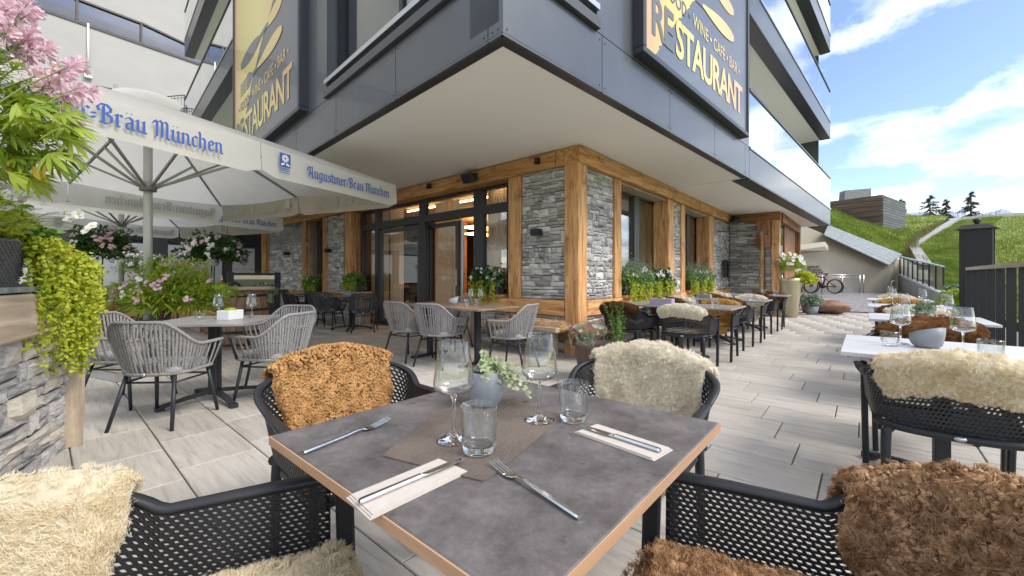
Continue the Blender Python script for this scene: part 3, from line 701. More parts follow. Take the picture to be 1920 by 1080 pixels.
slab('R', TBR+.0, TBR+.12, 3.3, 12, -2.5, -0.35, 'balcony_end_wall', 'panel')
TBL0, TBL1 = tL(446), tL(346)
for i, zb in enumerate((SOF-.02, 6.3, 9.7)): balcony('L', TBL0+.01, TBL1, zb, zb+0.55)
slab('L', TBL0, TBL1, 3.6, 13, -2.5, -2.4, 'balcony_back_wall', 'render_white')
# flat roof lid so that daylight does not fall into the storeys
rl = MB(); rl.extr([Vector((*inner(.1,.1)[:2],12.2)), Vector((*inner(TRE,.1)[:2],12.2)), Vector((*inner(TRE,TLE)[:2],12.2)), Vector((*inner(.1,TLE)[:2],12.2))], (0,0,.2)); rl.build('roof', 'concrete', B, fixn=True)
bw = MB(); bw.extr([inner(3,3), inner(TRE-1,3), inner(TRE-1,TLE-1), inner(3,TLE-1)], (0,0,9)); bw.build('inner_core', 'interior_grey', B, fixn=True)
# lower slab of the rear wing, seen past the end of the overhang
# ------------------------------------------------------------------ the two banner signs
def gold_ramp(name, W):
    m = bpy.data.materials.new(name); MATS[name] = m; g = NT(m); out = g.n('OutputMaterial'); p = g.n('BsdfPrincipled'); g.l(p.outputs[0], out.inputs[0])
    p.inputs['Roughness'].default_value = 0.35; p.inputs['Coat Weight'].default_value = 0.3
    tcn = g.n('TexCoord'); s = g.n('SeparateXYZ'); g.l(tcn.outputs['Object'], s.inputs[0]); dv = g.n('Math', operation='DIVIDE'); g.l(s.outputs[0], dv.inputs[0]); dv.inputs[1].default_value = W
    cr = g.n('ValToRGB'); g.l(dv.outputs[0], cr.inputs[0]); e = cr.color_ramp.elements
    e[0].color = (0.62,0.33,0.17,1); e[0].position = 0.0; e[1].color = (0.72,0.44,0.18,1); e[1].position = 0.85
    for ps, c in ((0.16,(0.68,0.52,0.13,1)),(0.45,(0.74,0.60,0.20,1))): x = e.new(ps); x.color = c
    g.l(cr.outputs[0], p.inputs['Base Color']); return m
mat('banner_ground', (0.125,0.118,0.118), 0.4, (0.105,0.118,0.15), (0.35,0.35,0.35), 2, coat=0.3)
def banner(face, t0, t1, z0, z1, label):
    W = t1-t0; Hh = z1-z0
    o = U(t0 if face == 'R' else t1, 0, z0, 0.10, face); ax = (U(1,0,0,0,face)-U(0,0,0,0,face)) * (1 if face == 'R' else -1); n = U(0,0,0,1,face)-U(0,0,0,0,face)
    root = empty('banner_sign', o); tag(root, label, 'sign', 'banners on the two facades')
    root.matrix_basis = Matrix(((ax.x,-n.x,0,o.x),(ax.y,-n.y,0,o.y),(ax.z,-n.z,1,o.z),(0,0,0,1)))   # local x along the banner, -y out of the wall
    gm = 'gold_'+face; gold_ramp(gm, W)
    p = MB(); p.add([(0,0,0),(W,0,0),(W,0,Hh),(0,0,Hh)], [(0,1,2,3)]); p.build('banner_cloth', 'banner_ground', root)
    f = MB()
    for c, d in (((W/2,0.04,-0.035),(W+.14,0.14,0.07)),((-0.035,0.04,Hh/2),(0.07,0.14,Hh)),((W+.035,0.04,Hh/2),(0.07,0.14,Hh)),((W/2,0.075,Hh/2),(W,0.05,Hh))): f.box(c, d)
    f.build('banner_frame', 'panel_trim', root, bevel=0.006)
    r = random.Random(5); gp = lambda pts, y: [(x*W, y, z*W) for x, z in pts]
    # gold field above a torn diagonal edge
    key = [(.06,0.0),(.15,.10),(.31,.26),(.39,.33),(.54,.44),(.71,.53),(1.0,.75)]; edge = []
    for (x0_, z0_), (x1_, z1_) in zip(key[:-1], key[1:]):
        k_ = max(4, int(30*abs(z1_-z0_)/.2))
        for i in range(k_): f_ = i/k_; edge.append((x0_+(x1_-x0_)*f_ + r.uniform(-.007,.007), z0_+(z1_-z0_)*f_))
    g1 = MB(); g1.poly(gp([(0,0.0)] + edge + [(1,.75),(1,Hh/W),(0,Hh/W)], -0.003), False); g1.build('gold_field', gm, root)
    def lens(x0, z0, x1, z1, w0, w1, n=12, p=.55):
        a = Vector((x0,z0)); b = Vector((x1,z1)); t = (b-a); nn = Vector((-t.y,t.x)).normalized(); L = []; Rr = []
        for i in range(n+1):
            s = i/n; w = (w0*(1-s)+w1*s)*math.sin(math.pi*min(1,max(0.04,s*0.94+0.03)))**p; L.append(a+t*s+nn*w); Rr.append(a+t*s-nn*w)
        return [tuple(v) for v in L + Rr[::-1]]
    dk = MB(); dk.poly(gp(lens(.14,.452,.50,.452,.040,.034), -.006)); dk.poly(gp([(.44,.462),(.62,.47),(.62,.455),(.44,.440)], -.0075))
    for k in range(4): dk.poly(gp([(.135,.300+.017*k),(.27,.303+.017*k),(.27,.312+.017*k),(.135,.309+.017*k)], -.006))
    dk.poly(gp([(.265,.298),(.31,.300),(.36,.322),(.46,.330),(.46,.346),(.36,.345),(.31,.368),(.265,.368)], -.0075)); dk.build('cutlery_dark', 'banner_ground', root)
    gl = MB(); gl.poly(gp(lens(.585,.462,.81,.475,.020,.036), -.006)); gl.poly(gp(lens(.45,.338,.81,.360,.016,.040), -.009)); gl.build('cutlery_gold', gm, root)
    mp = lambda dx, dz, yy: (lambda x, y: ((dx*W + x), yy, dz*W + y))
    tx = MB(); lettering(tx, 'STAURANT', mp(.215,.065,-.007), .715*W, .125*W, .016, .9); lettering(tx, 'WINE \u2022 CAF\u00c9 \u2022 BAR \u2022', mp(.36,.222,-.007), .53*W, .048*W, .001)
    tx.build('banner_letters', gm, root)
    tx = MB(); lettering(tx, 'RE', mp(.045,.065,-.0085), .155*W, .125*W, .016, .9); lettering(tx, '\u2022 FOOD \u2022', mp(.10,.222,-.0085), .24*W, .048*W, .001)
    tx.build('banner_letters_dark', 'banner_ground', root)
    return root
banner('L', tL(574), tL(450), 3.72, 12.0, 'tall gold and grey restaurant banner on the dark left facade above the parasol')
banner('R', tR(1193), tR(1388), 3.72, 12.0, 'tall pale restaurant banner with gold lettering on the light right facade')

# ------------------------------------------------------------------ wall lamps, speaker, spot lights
def wall_lamp(p, n, label):
    r = thing('wall_lamp', label, 'lamp', p, math.atan2(n[1], n[0])-math.pi/2, 'black cube wall lamps'); b = MB(); b.box((0,0.09,0),(0.14,0.13,0.10)); b.build('lamp_body', 'black', r, bevel=0.004)
    b = MB(); b.box((0,0.012,0),(0.10,0.025,0.09)); b.build('wall_plate', 'black', r); return r
wall_lamp((-0.02,0.68,1.83), (-1,0), 'small black cube lamp on the stone panel left of the corner post')
wall_lamp((-0.02,7.75,1.85), (-1,0), 'small black cube lamp on the stone between sliding door and narrow window')
wall_lamp((-0.02,10.59,1.88), (-1,0), 'small black cube lamp on the stone left of the narrow window')
sp_ = thing('wall_speaker', 'black loudspeaker tilted down from the head beam above the sliding doors', 'speaker', (-0.10,2.15,2.90), R(90))
b = MB(); b.add([(-.16,.0,.07),(.16,.0,.07),(.16,.0,-.07),(-.16,.0,-.07),(-.12,.16,.05),(.12,.16,.05),(.10,.10,-.10),(-.10,.10,-.10)], [(0,1,2,3),(4,7,6,5),(0,4,5,1),(1,5,6,2),(2,6,7,3),(3,7,4,0)]); b.build('speaker_body', 'black', sp_, bevel=.006, fixn=True)
b = MB(); b.box((0,-.02,0),(.05,.05,.05)); b.build('bracket', 'black', sp_)
for y, z, lb in ((3.36,2.94,'small black sensor box on the beam left of the loudspeaker'),(0.66,2.93,'small black sensor box on the beam near the corner')):
    b = MB(); b.box((-0.105,y,z),(0.05,0.08,0.09)).tube([(-.13,y,z-.02),(-.16,y,z-.03)], .022, 8); tag(b.build('sensor_box','black'), lb, 'sensor')
fl = thing('flood_light', 'black floodlight hanging in the corner under the soffit above the stone return', 'lamp', (8.45,-0.22,2.82))
b = MB(); b.lathe([(0.02,.12),(.10,.10),(.16,-.03),(.14,-.05)], 14); b.build('lamp_head', 'black', fl); b = MB(); b.tube([(0,0,.1),(0.12,.2,.2)], .02, 6); b.build('bracket','black',fl)
b = MB(); b.lathe([(.13,-.045),(0,-.045)],14); b.build('lens','steel_brushed',fl)
# entrance panels on the stone return
for y, lb in ((-0.02,'narrow black intercom panel on the stone by the entrance, left one'),(-0.28,'narrow black letterbox panel on the stone by the entrance, right one')):
    r = thing('entrance_panel', lb, 'panel', (7.95 if y > -.1 else 8.35, -0.07, 1.38)); b = MB(); b.box((0,0,0),(0.19,0.03,0.5)); b.build('plate','blackgloss',r)
    for k in range(4): b = MB(); b.box((0,-.02,-.18+.11*k),(0.12,0.012,0.07)); b.build('slot','frame_grey',r)
# ------------------------------------------------------------------ broad-nib blackletter for the parasol valances
GLY = {
 'i': (.42, [[(.08,.88),(.2,1.0),(.2,.06),(.36,0)], 'd']), 'n': (.80, [[(.06,.88),(.2,1.0),(.2,0)], [(.2,.84),(.44,1.0),(.62,.86),(.62,.06),(.78,0)]]),
 'u': (.80, [[(.06,.88),(.2,1.0),(.2,.14),(.38,0),(.6,.14)], [(.50,.9),(.62,1.0),(.62,.06),(.78,0)]]),
 'e': (.66, [[(.2,.45),(.56,.64),(.56,.84),(.38,1.0),(.2,.82),(.2,.18),(.38,0),(.6,.14)]]),
 'r': (.58, [[(.06,.88),(.2,1.0),(.2,.06),(.34,0)], [(.2,.84),(.40,1.0),(.52,.88)]]),
 's': (.66, [[(.58,.88),(.4,1.0),(.2,.84),(.22,.64),(.56,.42),(.56,.16),(.38,0),(.14,.12)]]),
 't': (.50, [[(.22,1.32),(.22,.12),(.36,0),(.48,.08)], [(.04,.96),(.46,.96)]]),
 'g': (.80, [[(.60,.95),(.4,1.0),(.2,.82),(.2,.2),(.4,.04),(.6,.2)], [(.62,1.0),(.62,-.22),(.44,-.42),(.14,-.32)]]),
 'a': (.78, [[(.18,.86),(.4,1),(.6,.86),(.6,.06),(.74,0)], [(.6,.6),(.24,.46),(.2,.18),(.36,0),(.58,.16)]]),
 'c': (.62, [[(.56,.88),(.4,1.0),(.2,.82),(.2,.18),(.38,0),(.58,.12)]]),
 'h': (.80, [[(.10,1.5),(.2,1.42),(.2,0)], [(.2,.84),(.44,1),(.62,.86),(.62,.06),(.48,-.2)]]),
 'A': (1.06, [[(.12,.85),(.02,1.18),(.2,1.5),(.5,1.38),(.80,1.5),(.80,.08),(.98,0)], [(.44,1.32),(.42,.45),(.16,.04)], [(.3,.6),(.8,.6)]]),
 'B': (1.04, [[(.12,.95),(.02,1.22),(.22,1.5),(.6,1.5),(.84,1.26),(.8,.98),(.5,.82)], [(.5,.82),(.88,.6),(.88,.2),(.6,0),(.18,.06)], [(.38,1.36),(.38,.08)]]),
 'M': (1.30, [[(.02,1.18),(.18,1.45),(.3,1.34),(.3,.1),(.18,0)], [(.3,1.28),(.52,1.5),(.68,1.34),(.68,.08)], [(.68,1.28),(.92,1.5),(1.06,1.34),(1.06,.08),(1.22,0)]]),
 '=': (.42, [[(.10,.30),(.3,.30)], [(.10,.62),(.3,.62)]]), ' ': (.45, []),
}
GLY['\u00e4'] = (.78, GLY['a'][1] + ['D']); GLY['\u00fc'] = (.80, GLY['u'][1] + ['D'])
def hull2(p):
    p = sorted(set(p)); L = []; Uu = []
    cr = lambda o, a, b: (a[0]-o[0])*(b[1]-o[1]) - (a[1]-o[1])*(b[0]-o[0])
    for q in p:
        while len(L) > 1 and cr(L[-2], L[-1], q) <= 0: L.pop()
        L.append(q)
    for q in reversed(p):
        while len(Uu) > 1 and cr(Uu[-2], Uu[-1], q) <= 0: Uu.pop()
        Uu.append(q)
    return L[:-1] + Uu[:-1]
def blackletter(mb, text, mapf, width, nib=0.21, ang=38):
    """mapf(x, y, k) -> 3D; k lifts every stroke a hair above the one before"""
    tot = sum(GLY[c][0] for c in text); s = width/tot; x = 0.0; k = 0
    ca, sa = math.cos(R(ang)), math.sin(R(ang)); h, t = nib/2, nib*0.16
    N = [(ca*h-sa*t, sa*h+ca*t), (ca*h+sa*t, sa*h-ca*t), (-ca*h-sa*t, -sa*h+ca*t), (-ca*h+sa*t, -sa*h-ca*t)]
    for c in text:
        w, st = GLY[c]
        for pl in st:
            if pl in ('d','D'):
                for xx in ((.2,) if pl == 'd' else (.24,.54)):
                    q = [(x+xx+a*.8, 1.33+b*.8) for a, b in N]; mb.add([mapf(a*s, b*s, k) for a, b in hull2(q)], [(0,1,2,3)]); k += 1
                continue
            for i in range(len(pl)-1):
                q = [(x+p[0]+a, p[1]+b) for p in (pl[i], pl[i+1]) for a, b in N]; hh = hull2(q)
                mb.add([mapf(a*s, b*s, k) for a, b in hh], [tuple(range(len(hh)))]); k += 1
        x += w
    return s
# ------------------------------------------------------------------ square parasols with eight ribs
UH, UA, UE, UD = 2.10, 3.32, 2.52, 0.33      # half side, apex height, edge height, valance drop
def make_umbrella(label):
    root = thing('parasol', label, 'parasol', group='square parasols on the left terrace')
    cn = MB(); N = 10
    for s in range(4):
        m = Matrix.Rotation(s*math.pi/2, 3, 'Z'); vs = []; fs = []
        for j in range(N+1):
            for i in range(2*N+1):
                a = -1 + i/N; f = j/N; x = a*f*UH; y = -f*UH
                z = UA + (UE-UA)*f**1.04
                u_ = abs(a); sag = 0.045*f*math.sin(math.pi*((u_ % 1.0) if u_ < 1 else 0)); z -= sag
                vs.append(m @ Vector((x, y, z)))
        W = 2*N+1
        for j in range(N):
            for i in range(2*N): fs.append((j*W+i, (j+1)*W+i, (j+1)*W+i+1, j*W+i+1))
        cn.add(vs, fs, True)
    canopy = cn.build('canopy', 'canvas', root)
    b_ = bmesh.new(); b_.from_mesh(canopy.data); bmesh.ops.remove_doubles(b_, verts=b_.verts, dist=1e-4); b_.to_mesh(canopy.data); b_.free()
    v = MB(); v.lathe([(0.02,UA+.10),(.16,UA+.085),(.34,UA+.01)], 12); v.build('vent_cap', 'canvas', canopy)
    for s in range(4):
        m = Matrix.Rotation(s*math.pi/2, 3, 'Z')
        for k, (x0, x1) in enumerate(((-UH, -0.005), (0.005, UH))):
            vs = []; n = 14; M_ = 5
            for i in range(n+1):
                f = i/n; x = x0 + (x1-x0)*f; rr = 0.05; e = min(f, 1-f)*(x1-x0)
                dz = UD - (rr - math.sqrt(max(0, rr*rr-(rr-min(e,rr))**2)))
                sg = 0.045*math.sin(math.pi*f)
                for j in range(M_+1):
                    y = -UH - 0.006 + 0.012*math.sin(f*9+s)*j/M_ - 0.02*j/M_
                    zt = UE - sg; vs.append(m @ Vector((x, y, zt - (zt - (UE-dz))*j/M_)))
            fl = MB(); fl.add(vs, [(i*(M_+1)+j, i*(M_+1)+j+1, (i+1)*(M_+1)+j+1, (i+1)*(M_+1)+j) for i in range(n) for j in range(M_)], True)
            flap = fl.build('valance', 'canvas', root)
            L = x1-x0; tx = MB(); tg = MB(); Tx = 'Augustiner=Br\u00e4u M\u00fcnchen'; yb = -UH - 0.05
            X0 = x0 + (0.52 if k else 0.12); wd = 1.36 if k else 1.58; zb = UE - UD + 0.095
            blackletter(tx, Tx, lambda a, b, q: m @ Vector((X0+a, yb-q*0.00006, zb+b)), wd)
            blackletter(tg, Tx, lambda a, b, q: m @ Vector((X0+a, -UH+0.012+q*0.00006, zb+b)), wd)
            if k:   # square emblem: rosette above an arch, three lines of small print
                ef = MB(); ex, ez = x0+0.24, UE-0.125; E_ = lambda a, b, l: m @ Vector((ex+a, yb-l, ez+b))
                ef.add([E_(-.065,-.075,0),E_(.065,-.075,0),E_(.065,.075,0),E_(-.065,.075,0)], [(0,1,2,3)])
                for r_ in range(3):
                    for q_ in range(5): ef.add([E_(-.062+q_*.025,-.098-.022*r_,0),E_(-.062+q_*.025+.019,-.098-.022*r_,0),E_(-.062+q_*.025+.019,-.088-.022*r_,0),E_(-.062+q_*.025,-.088-.022*r_,0)], [(0,1,2,3)])
                em = MB()
                for q_ in range(10):
                    a0 = q_*math.pi/5; em.poly([E_(.042*math.cos(a0-.22),.02+.042*math.sin(a0-.22),.004),E_(.042*math.cos(a0+.22),.02+.042*math.sin(a0+.22),.004),E_(.012*math.cos(a0+.4),.02+.012*math.sin(a0+.4),.004),E_(.012*math.cos(a0-.4),.02+.012*math.sin(a0-.4),.004)])
                for sx in (-1,1): em.poly([E_(sx*.01,-.025,.004),E_(sx*.05,-.045,.004),E_(sx*.05,-.062,.004),E_(sx*.01,-.05,.004)])
                em.build('emblem', 'white', flap); ef.build('emblem_field', 'print_blue', flap)['kind'] = 'stuff'
                tg.add([m @ Vector((ex+a, -UH+.012, ez+b)) for a, b in ((-.065,-.075),(.065,-.075),(.065,.075),(-.065,.075))], [(0,1,2,3)])
            tx.build('valance_print', 'print_blue', flap)
            if s in (1, 2): tg.build('print_showing_through', 'print_ghost', flap)
    pl = MB(); pl.tube([(0,0,0.05),(0,0,UA-.05)], 0.045, 16); pl.build('pole', 'pole', root)
    hb = MB(); hb.lathe([(.05,2.20),(.085,2.20),(.085,2.30),(.05,2.31)], 16); hb.build('runner', 'rib', root)
    hb = MB(); hb.lathe([(.05,UA-.20),(.09,UA-.18),(.09,UA-.08),(.05,UA-.07)], 16); hb.build('crown_hub', 'rib', root)
    for k in range(8):
        a = k*math.pi/4; rr = UH*(math.sqrt(2) if k % 2 else 1.0); d = Vector((math.cos(a), math.sin(a), 0))
        zr = lambda f: UA + (UE-UA)*f**1.04 - 0.035
        rb = MB(); pts = [d*(rr*f) + Vector((0,0,zr(f) )) for f in (0.04,.3,.6,.985)]
        for i in range(3): rb.obox(pts[i], pts[i+1], 0.022, 0.034)
        rib = rb.build('rib', 'rib', root)
        st = MB(); st.obox(d*0.08 + Vector((0,0,2.25)), d*(rr*0.50) + Vector((0,0,zr(.5)-.02)), 0.024, 0.026); st.build('strut', 'rib', rib)
    tr = MB(); tr.box((0,0,0.03),(1.02,1.02,0.05)); base = tr.build('base_tray', 'concrete', root, bevel=.006)
    ed = MB()
    for sx, sy, lx, ly in ((0,-.5,1.04,.03),(0,.5,1.04,.03),(-.5,0,.03,.97),(.5,0,.03,.97)): ed.box((sx,sy,.05),(lx,ly,.09))
    ed.build('tray_edge', 'steel_brushed', base)
    gv = MB(); r = random.Random(3); vs = []; n = 22
    for j in range(n+1):
        for i in range(n+1): vs.append((-.47+.94*i/n, -.47+.94*j/n, .07 + r.uniform(-.008,.012)))
    gv.add(vs, [(j*(n+1)+i, j*(n+1)+i+1, (j+1)*(n+1)+i+1, (j+1)*(n+1)+i) for j in range(n) for i in range(n)]); gv.build('gravel_fill', 'gravel', base)
    return root
UMB_RZ = R(17.0)
um = make_umbrella('large white square parasol with blue lettering in front, nearest the pink flowers')
um.location = cw(-4.52, 5.06, 0); um.rotation_euler = (0,0,UMB_RZ)
def deep_dup(root, loc, rz, label): return dup(root, loc, rz, label)
um2 = dup(um, cw(-8.15, 8.5, 0), UMB_RZ, 'white square parasol farther back, half hidden behind the nearer parasol')
# ------------------------------------------------------------------ perforated plastic armchair (local: faces +y, floor at 0)
def chair_path(n=240):
    P = []
    for i in range(n+1):
        th = -math.pi/2 + math.pi*i/n; s, c = math.sin(th), max(0.0, math.cos(th))
        P.append((0.28*math.copysign(abs(s)**.45, s), -0.05 - 0.21*c**.45))
    P = [(-0.28, 0.26 - 0.31*i/40) for i in range(40)] + P + [(0.28, -0.05 + 0.31*(i+1)/40) for i in range(40)]
    P = np.array(P); L = np.concatenate([[0], np.cumsum(np.hypot(*(P[1:]-P[:-1]).T))]); return P, L
CP_, CL_ = chair_path()
def shell_pt(q, f):
    """q 0..1 along the U from left arm to right arm, f 0..1 from seat to rim; numpy arrays"""
    s = np.asarray(q)*CL_[-1]; x = np.interp(s, CL_, CP_[:,0]); y = np.interp(s, CL_, CP_[:,1]); e = 0.01
    dx = np.interp(s+e, CL_, CP_[:,0]) - np.interp(s-e, CL_, CP_[:,0]); dy = np.interp(s+e, CL_, CP_[:,1]) - np.interp(s-e, CL_, CP_[:,1]); l = np.hypot(dx, dy)+1e-9
    nx, ny = dy/l, -dx/l
    a = np.abs(np.asarray(q)-0.5)*2; b = np.clip(1-(a/.5)**2, 0, 1)
    zt = 0.635 + 0.135*b; tilt = 0.015 + 0.075*b; zb = 0.435 + 0.02*(1-b); f = np.asarray(f)
    inx = 0.04*(1-f)*b
    return np.stack([x*(1-inx) + nx*tilt*f, y + ny*tilt*f, zb + (zt-zb)*f], -1)
def perforated(nu, nv, q0, q1, f0, f1, hole):
    V = []; Q = []; du = (q1-q0)/nu; dv = (f1-f0)/nv
    def pt(u, v): return (q0+u*du, f0+v*dv)
    uv = []
    for j in range(nv):
        off = 0.5*(j % 2)
        for i in range(nu):
            c = [(i+off, j), (i+1+off, j), (i+1+off, j+1), (i+off, j+1)]
            if i+1+off > nu: 
                b = len(uv); uv += [pt(i, j) if off == 0 else pt(nu-.5, j), pt(nu, j), pt(nu, j+1), pt(nu-.5, j+1)]; Q.append((b,b+1,b+2,b+3)); continue
            if off and i == 0:
                b = len(uv); uv += [pt(0,j), pt(.5,j), pt(.5,j+1), pt(0,j+1)]; Q.append((b,b+1,b+2,b+3))
            h = hole; b = len(uv); sk = 0.16
            inn = [(i+off+.5-h-sk, j+.5-h), (i+off+.5+h-sk, j+.5-h), (i+off+.5+h+sk, j+.5+h), (i+off+.5-h+sk, j+.5+h)]
            uv += [pt(*p) for p in c] + [pt(*p) for p in inn]
            Q += [(b+k, b+(k+1)%4, b+4+(k+1)%4, b+4+k) for k in range(4)]
    uv = np.array(uv); V = shell_pt(uv[:,0], uv[:,1]); return V, np.array(Q)
def solidify(V, Q, d):
    """give a quad sheet a second skin and side walls on its open edges"""
    b = bmesh.new(); vs = [b.verts.new(tuple(v)) for v in V]
    for q in Q: 
        try: b.faces.new([vs[i] for i in q])
        except ValueError: pass
    bmesh.ops.remove_doubles(b, verts=b.verts, dist=2e-4)
    bmesh.ops.recalc_face_normals(b, faces=b.faces)
    bmesh.ops.solidify(b, geom=b.faces[:], thickness=d); m = bpy.data.meshes.new('shell'); b.to_mesh(m); b.free(); return m
def make_plastic_chair():
    root = empty('plastic_armchair')
    V, Q = perforated(84, 15, 0.03, 0.97, 0.04, 0.94, 0.285); sh = solidify(V, Q, 0.006)
    link('perforated_shell', sh, 'chair_plastic', root)
    rim = MB(); n = 90; q = np.linspace(0.0, 1.0, n+1); T = shell_pt(q, np.ones(n+1)); T2 = shell_pt(q, np.full(n+1, 0.90)); Tn = shell_pt(q, np.full(n+1, 1.0))
    vs = []
    for i in range(n+1):
        t = Tn[min(i+1,n)] - Tn[max(i-1,0)]; t /= np.linalg.norm(t); o = np.array([t[1], -t[0], 0]); o /= np.linalg.norm(o)+1e-9
        a = abs(q[i]-.5)*2; w = 0.020 + 0.014*min(1, max(0, (a-.45)/.3))
        for (du, dz) in ((-.006,-.014),(-.005,0.003),(w*.5,0.005),(w,0.002),(w*.98,-.006),(.005,-.011)): vs.append(tuple(T[i] + o*du + np.array([0,0,dz])))
    rim.add(vs, [(i*6+k, i*6+(k+1)%6, (i+1)*6+(k+1)%6, (i+1)*6+k) for i in range(n) for k in range(6)] + [tuple(range(6)), tuple(n*6+k for k in reversed(range(6)))], True)
    rim.build('rim', 'chair_plastic', root, fixn=True)
    # seat with holes
    uv = []; Qs = []; nx, ny = 15, 14
    for j in range(ny):
        for i in range(nx):
            c = [(i,j),(i+1,j),(i+1,j+1),(i,j+1)]; b = len(uv); h = .24
            inn = [(i+.5-h,j+.5-h),(i+.5+h,j+.5-h),(i+.5+h,j+.5+h),(i+.5-h,j+.5+h)]
            uv += c + inn; Qs += [(b+k, b+(k+1)%4, b+4+(k+1)%4, b+4+k) for k in range(4)]
    S = []
    for (u, v) in uv:
        x = (u/nx-.5)*2; y = v/ny; S.append((x*0.25*(1-.12*(1-y)**2*abs(x)), -0.235+0.465*y, 0.436 - 0.016*(1-x*x)*(1-(2*y-1)**2) - 0.02*max(0,y-.85)/.15 + .0*x))
    link('seat', solidify(S, Qs, 0.006), 'chair_plastic', root)
    fr_ = MB()
    bp = shell_pt(np.linspace(0.30,0.70,15), np.zeros(15)); fr_.tube([tuple(p+np.array([0,-.008,-.012])) for p in bp], 0.019, 8)
    fr_.tube([(-.255,.2,.425),(-.255,-.1,.42)], .016, 8); fr_.tube([(.255,.2,.425),(.255,-.1,.42)], .016, 8); fr_.tube([(-.255,.215,.418),(.255,.215,.418)], .016, 8)
    fr_.build('seat_frame', 'chair_plastic', root)
    for s in (-1,1):
        l = MB(); l.tube([(s*.215,-.245,.425),(s*.236,-.255,.40),(s*.238,-.262,.34),(s*.242,-.275,0.0)], [.020,.021,.020,.0165], 8); l.build('leg', 'chair_plastic', root)
        l = MB(); l.obox((s*.284,.245,.645),(s*.272,.262,0.0),.030,.042,(0,1,0)); l.build('leg', 'chair_plastic', root, bevel=.006)
    b = MB(); b.lathe([(0,0),(.016,0.0),(.016,.004),(0,.005)], 10); m = b.build('maker_badge', 'steel_brushed', root); m.rotation_euler = (R(90),0,0); m.scale = (1.3,.7,1); m.location = (0,-.288,.425)
    return root
PC = make_plastic_chair(); pc_used = [False]
def pchair(loc, face, label, group='dark plastic armchairs with fleeces'):
    """face: world angle (degrees) the sitter looks along"""
    rz = R(face-90)
    if not pc_used[0]:
        pc_used[0] = True; PC.location = (*loc, 0); PC.rotation_euler = (0,0,rz); tag(PC, label, 'chair', group); return PC
    return dup(PC, (*loc, 0), rz, label, group)

# ------------------------------------------------------------------ rope armchair
def rope_path(f, t):
    """f 0..1 along the U, t 0 bottom rail, 1 top rail"""
    a = abs(f-.5)*2; b = max(0, min(1, (0.80-a)/0.6)); b = b*b*(3-2*b)
    th = -1.86 + 3.72*f; W = .235 + .075*t; D = .20 + .085*t
    x = W*math.copysign(abs(math.sin(th))**.8, math.sin(th)) if abs(th) < math.pi/2 else W*math.copysign(1, th)
    y = -0.02 - D*max(0, math.cos(th))**.8 if abs(th) < math.pi/2 else -0.02 + (abs(th)-math.pi/2)/0.29*0.20
    z = (0.405) if t == 0 else 0
    zt = 0.615 + 0.185*b; return Vector((x, y, 0.405 + (zt-0.405)*t))
def make_rope_chair(rope='rope', cush='cushion'):
    root = empty('rope_armchair')
    n = 60; t = MB(); t.tube([rope_path(i/n, 1) for i in range(n+1)] , .0135, 8); t.build('top_rail', rope, root)
    t = MB(); t.tube([rope_path(i/n, 0) for i in range(n+1)] + [rope_path(0,0)], .0145, 8); t.build('seat_rail', rope, root)
    NS = 40
    for k in range(NS):
        f = (k+.35)/(NS-.3); lean = 0.012*math.sin(k*1.7)
        p1 = rope_path(f, 1); p0 = rope_path(min(1,max(0,f+lean*0.5)), 0); pm = p0.lerp(p1, .5)
        tan = (rope_path(min(1,f+.01),.5) - rope_path(max(0,f-.01),.5)).normalized(); nr = Vector((tan.y,-tan.x,0))
        st = MB(); w = .0105; th = .0045; pts = [p0, p0.lerp(p1,.33)+nr*.004, p0.lerp(p1,.66)+nr*.004, p1]; vs = []
        for p in pts: vs += [p+tan*w+nr*th*.4, p+tan*w*.5+nr*th*1.4, p-tan*w*.5+nr*th*1.4, p-tan*w+nr*th*.4, p-tan*w*.5-nr*th, p+tan*w*.5-nr*th]
        st.add(vs, [(i*6+j, i*6+(j+1)%6, (i+1)*6+(j+1)%6, (i+1)*6+j) for i in range(3) for j in range(6)], True); st.build('rope_strap', rope, root, fixn=True)
    for s in (-1,1):
        a = MB(); p = rope_path(0 if s < 0 else 1, 1); q = rope_path(0 if s < 0 else 1, 0); a.tube([p, q], .0145, 8); a.build('arm_post', 'metal_leg', root)
        l = MB(); l.tube([(s*.20,.155,.40),(s*.245,.215,0.0)], [.0155,.0125], 8); l.build('leg', 'metal_leg', root)
        l = MB(); l.tube([(s*.17,-.165,.40),(s*.225,-.27,0.0)], [.0155,.0125], 8); l.build('leg', 'metal_leg', root)
    fr_ = MB(); fr_.tube([(-.21,.16,.335),(.21,.16,.335)], .008, 6); fr_.tube([(-.18,-.17,.335),(.18,-.17,.335)], .008, 6)
    for s in (-1,1): fr_.tube([(s*.207,.165,.335),(s*.18,-.18,.335)], .008, 6)
    fr_.build('stretcher', 'metal_leg', root)
    c = MB(); vs = []; n = 40
    for (k, z) in ((0.0,.395),(.95,.392),(1.0,.42),(1.0,.455),(.93,.472),(0.0,.478)):
        for i in range(n):
            q = 2*math.pi*i/n; e = .45; vs.append((.225*k*math.copysign(abs(math.cos(q))**e, math.cos(q)), -.01+.205*k*math.copysign(abs(math.sin(q))**e, math.sin(q)), z))
    c.add(vs, [(j*n+i, j*n+(i+1)%n, (j+1)*n+(i+1)%n, (j+1)*n+i) for j in range(5) for i in range(n)], True); c.build('seat_cushion', cush, root, fixn=True)
    b = MB(); b.lathe([(0,0),(.014,0),(.014,.004),(0,.005)], 8); m = b.build('maker_badge', 'steel_brushed', root); m.rotation_euler = (R(90),0,0); m.location = (0,-.236,.405)
    return root
RC = make_rope_chair(); RD = make_rope_chair('rope_dark', 'cushion_dark'); first = {id(RC): True, id(RD): True}
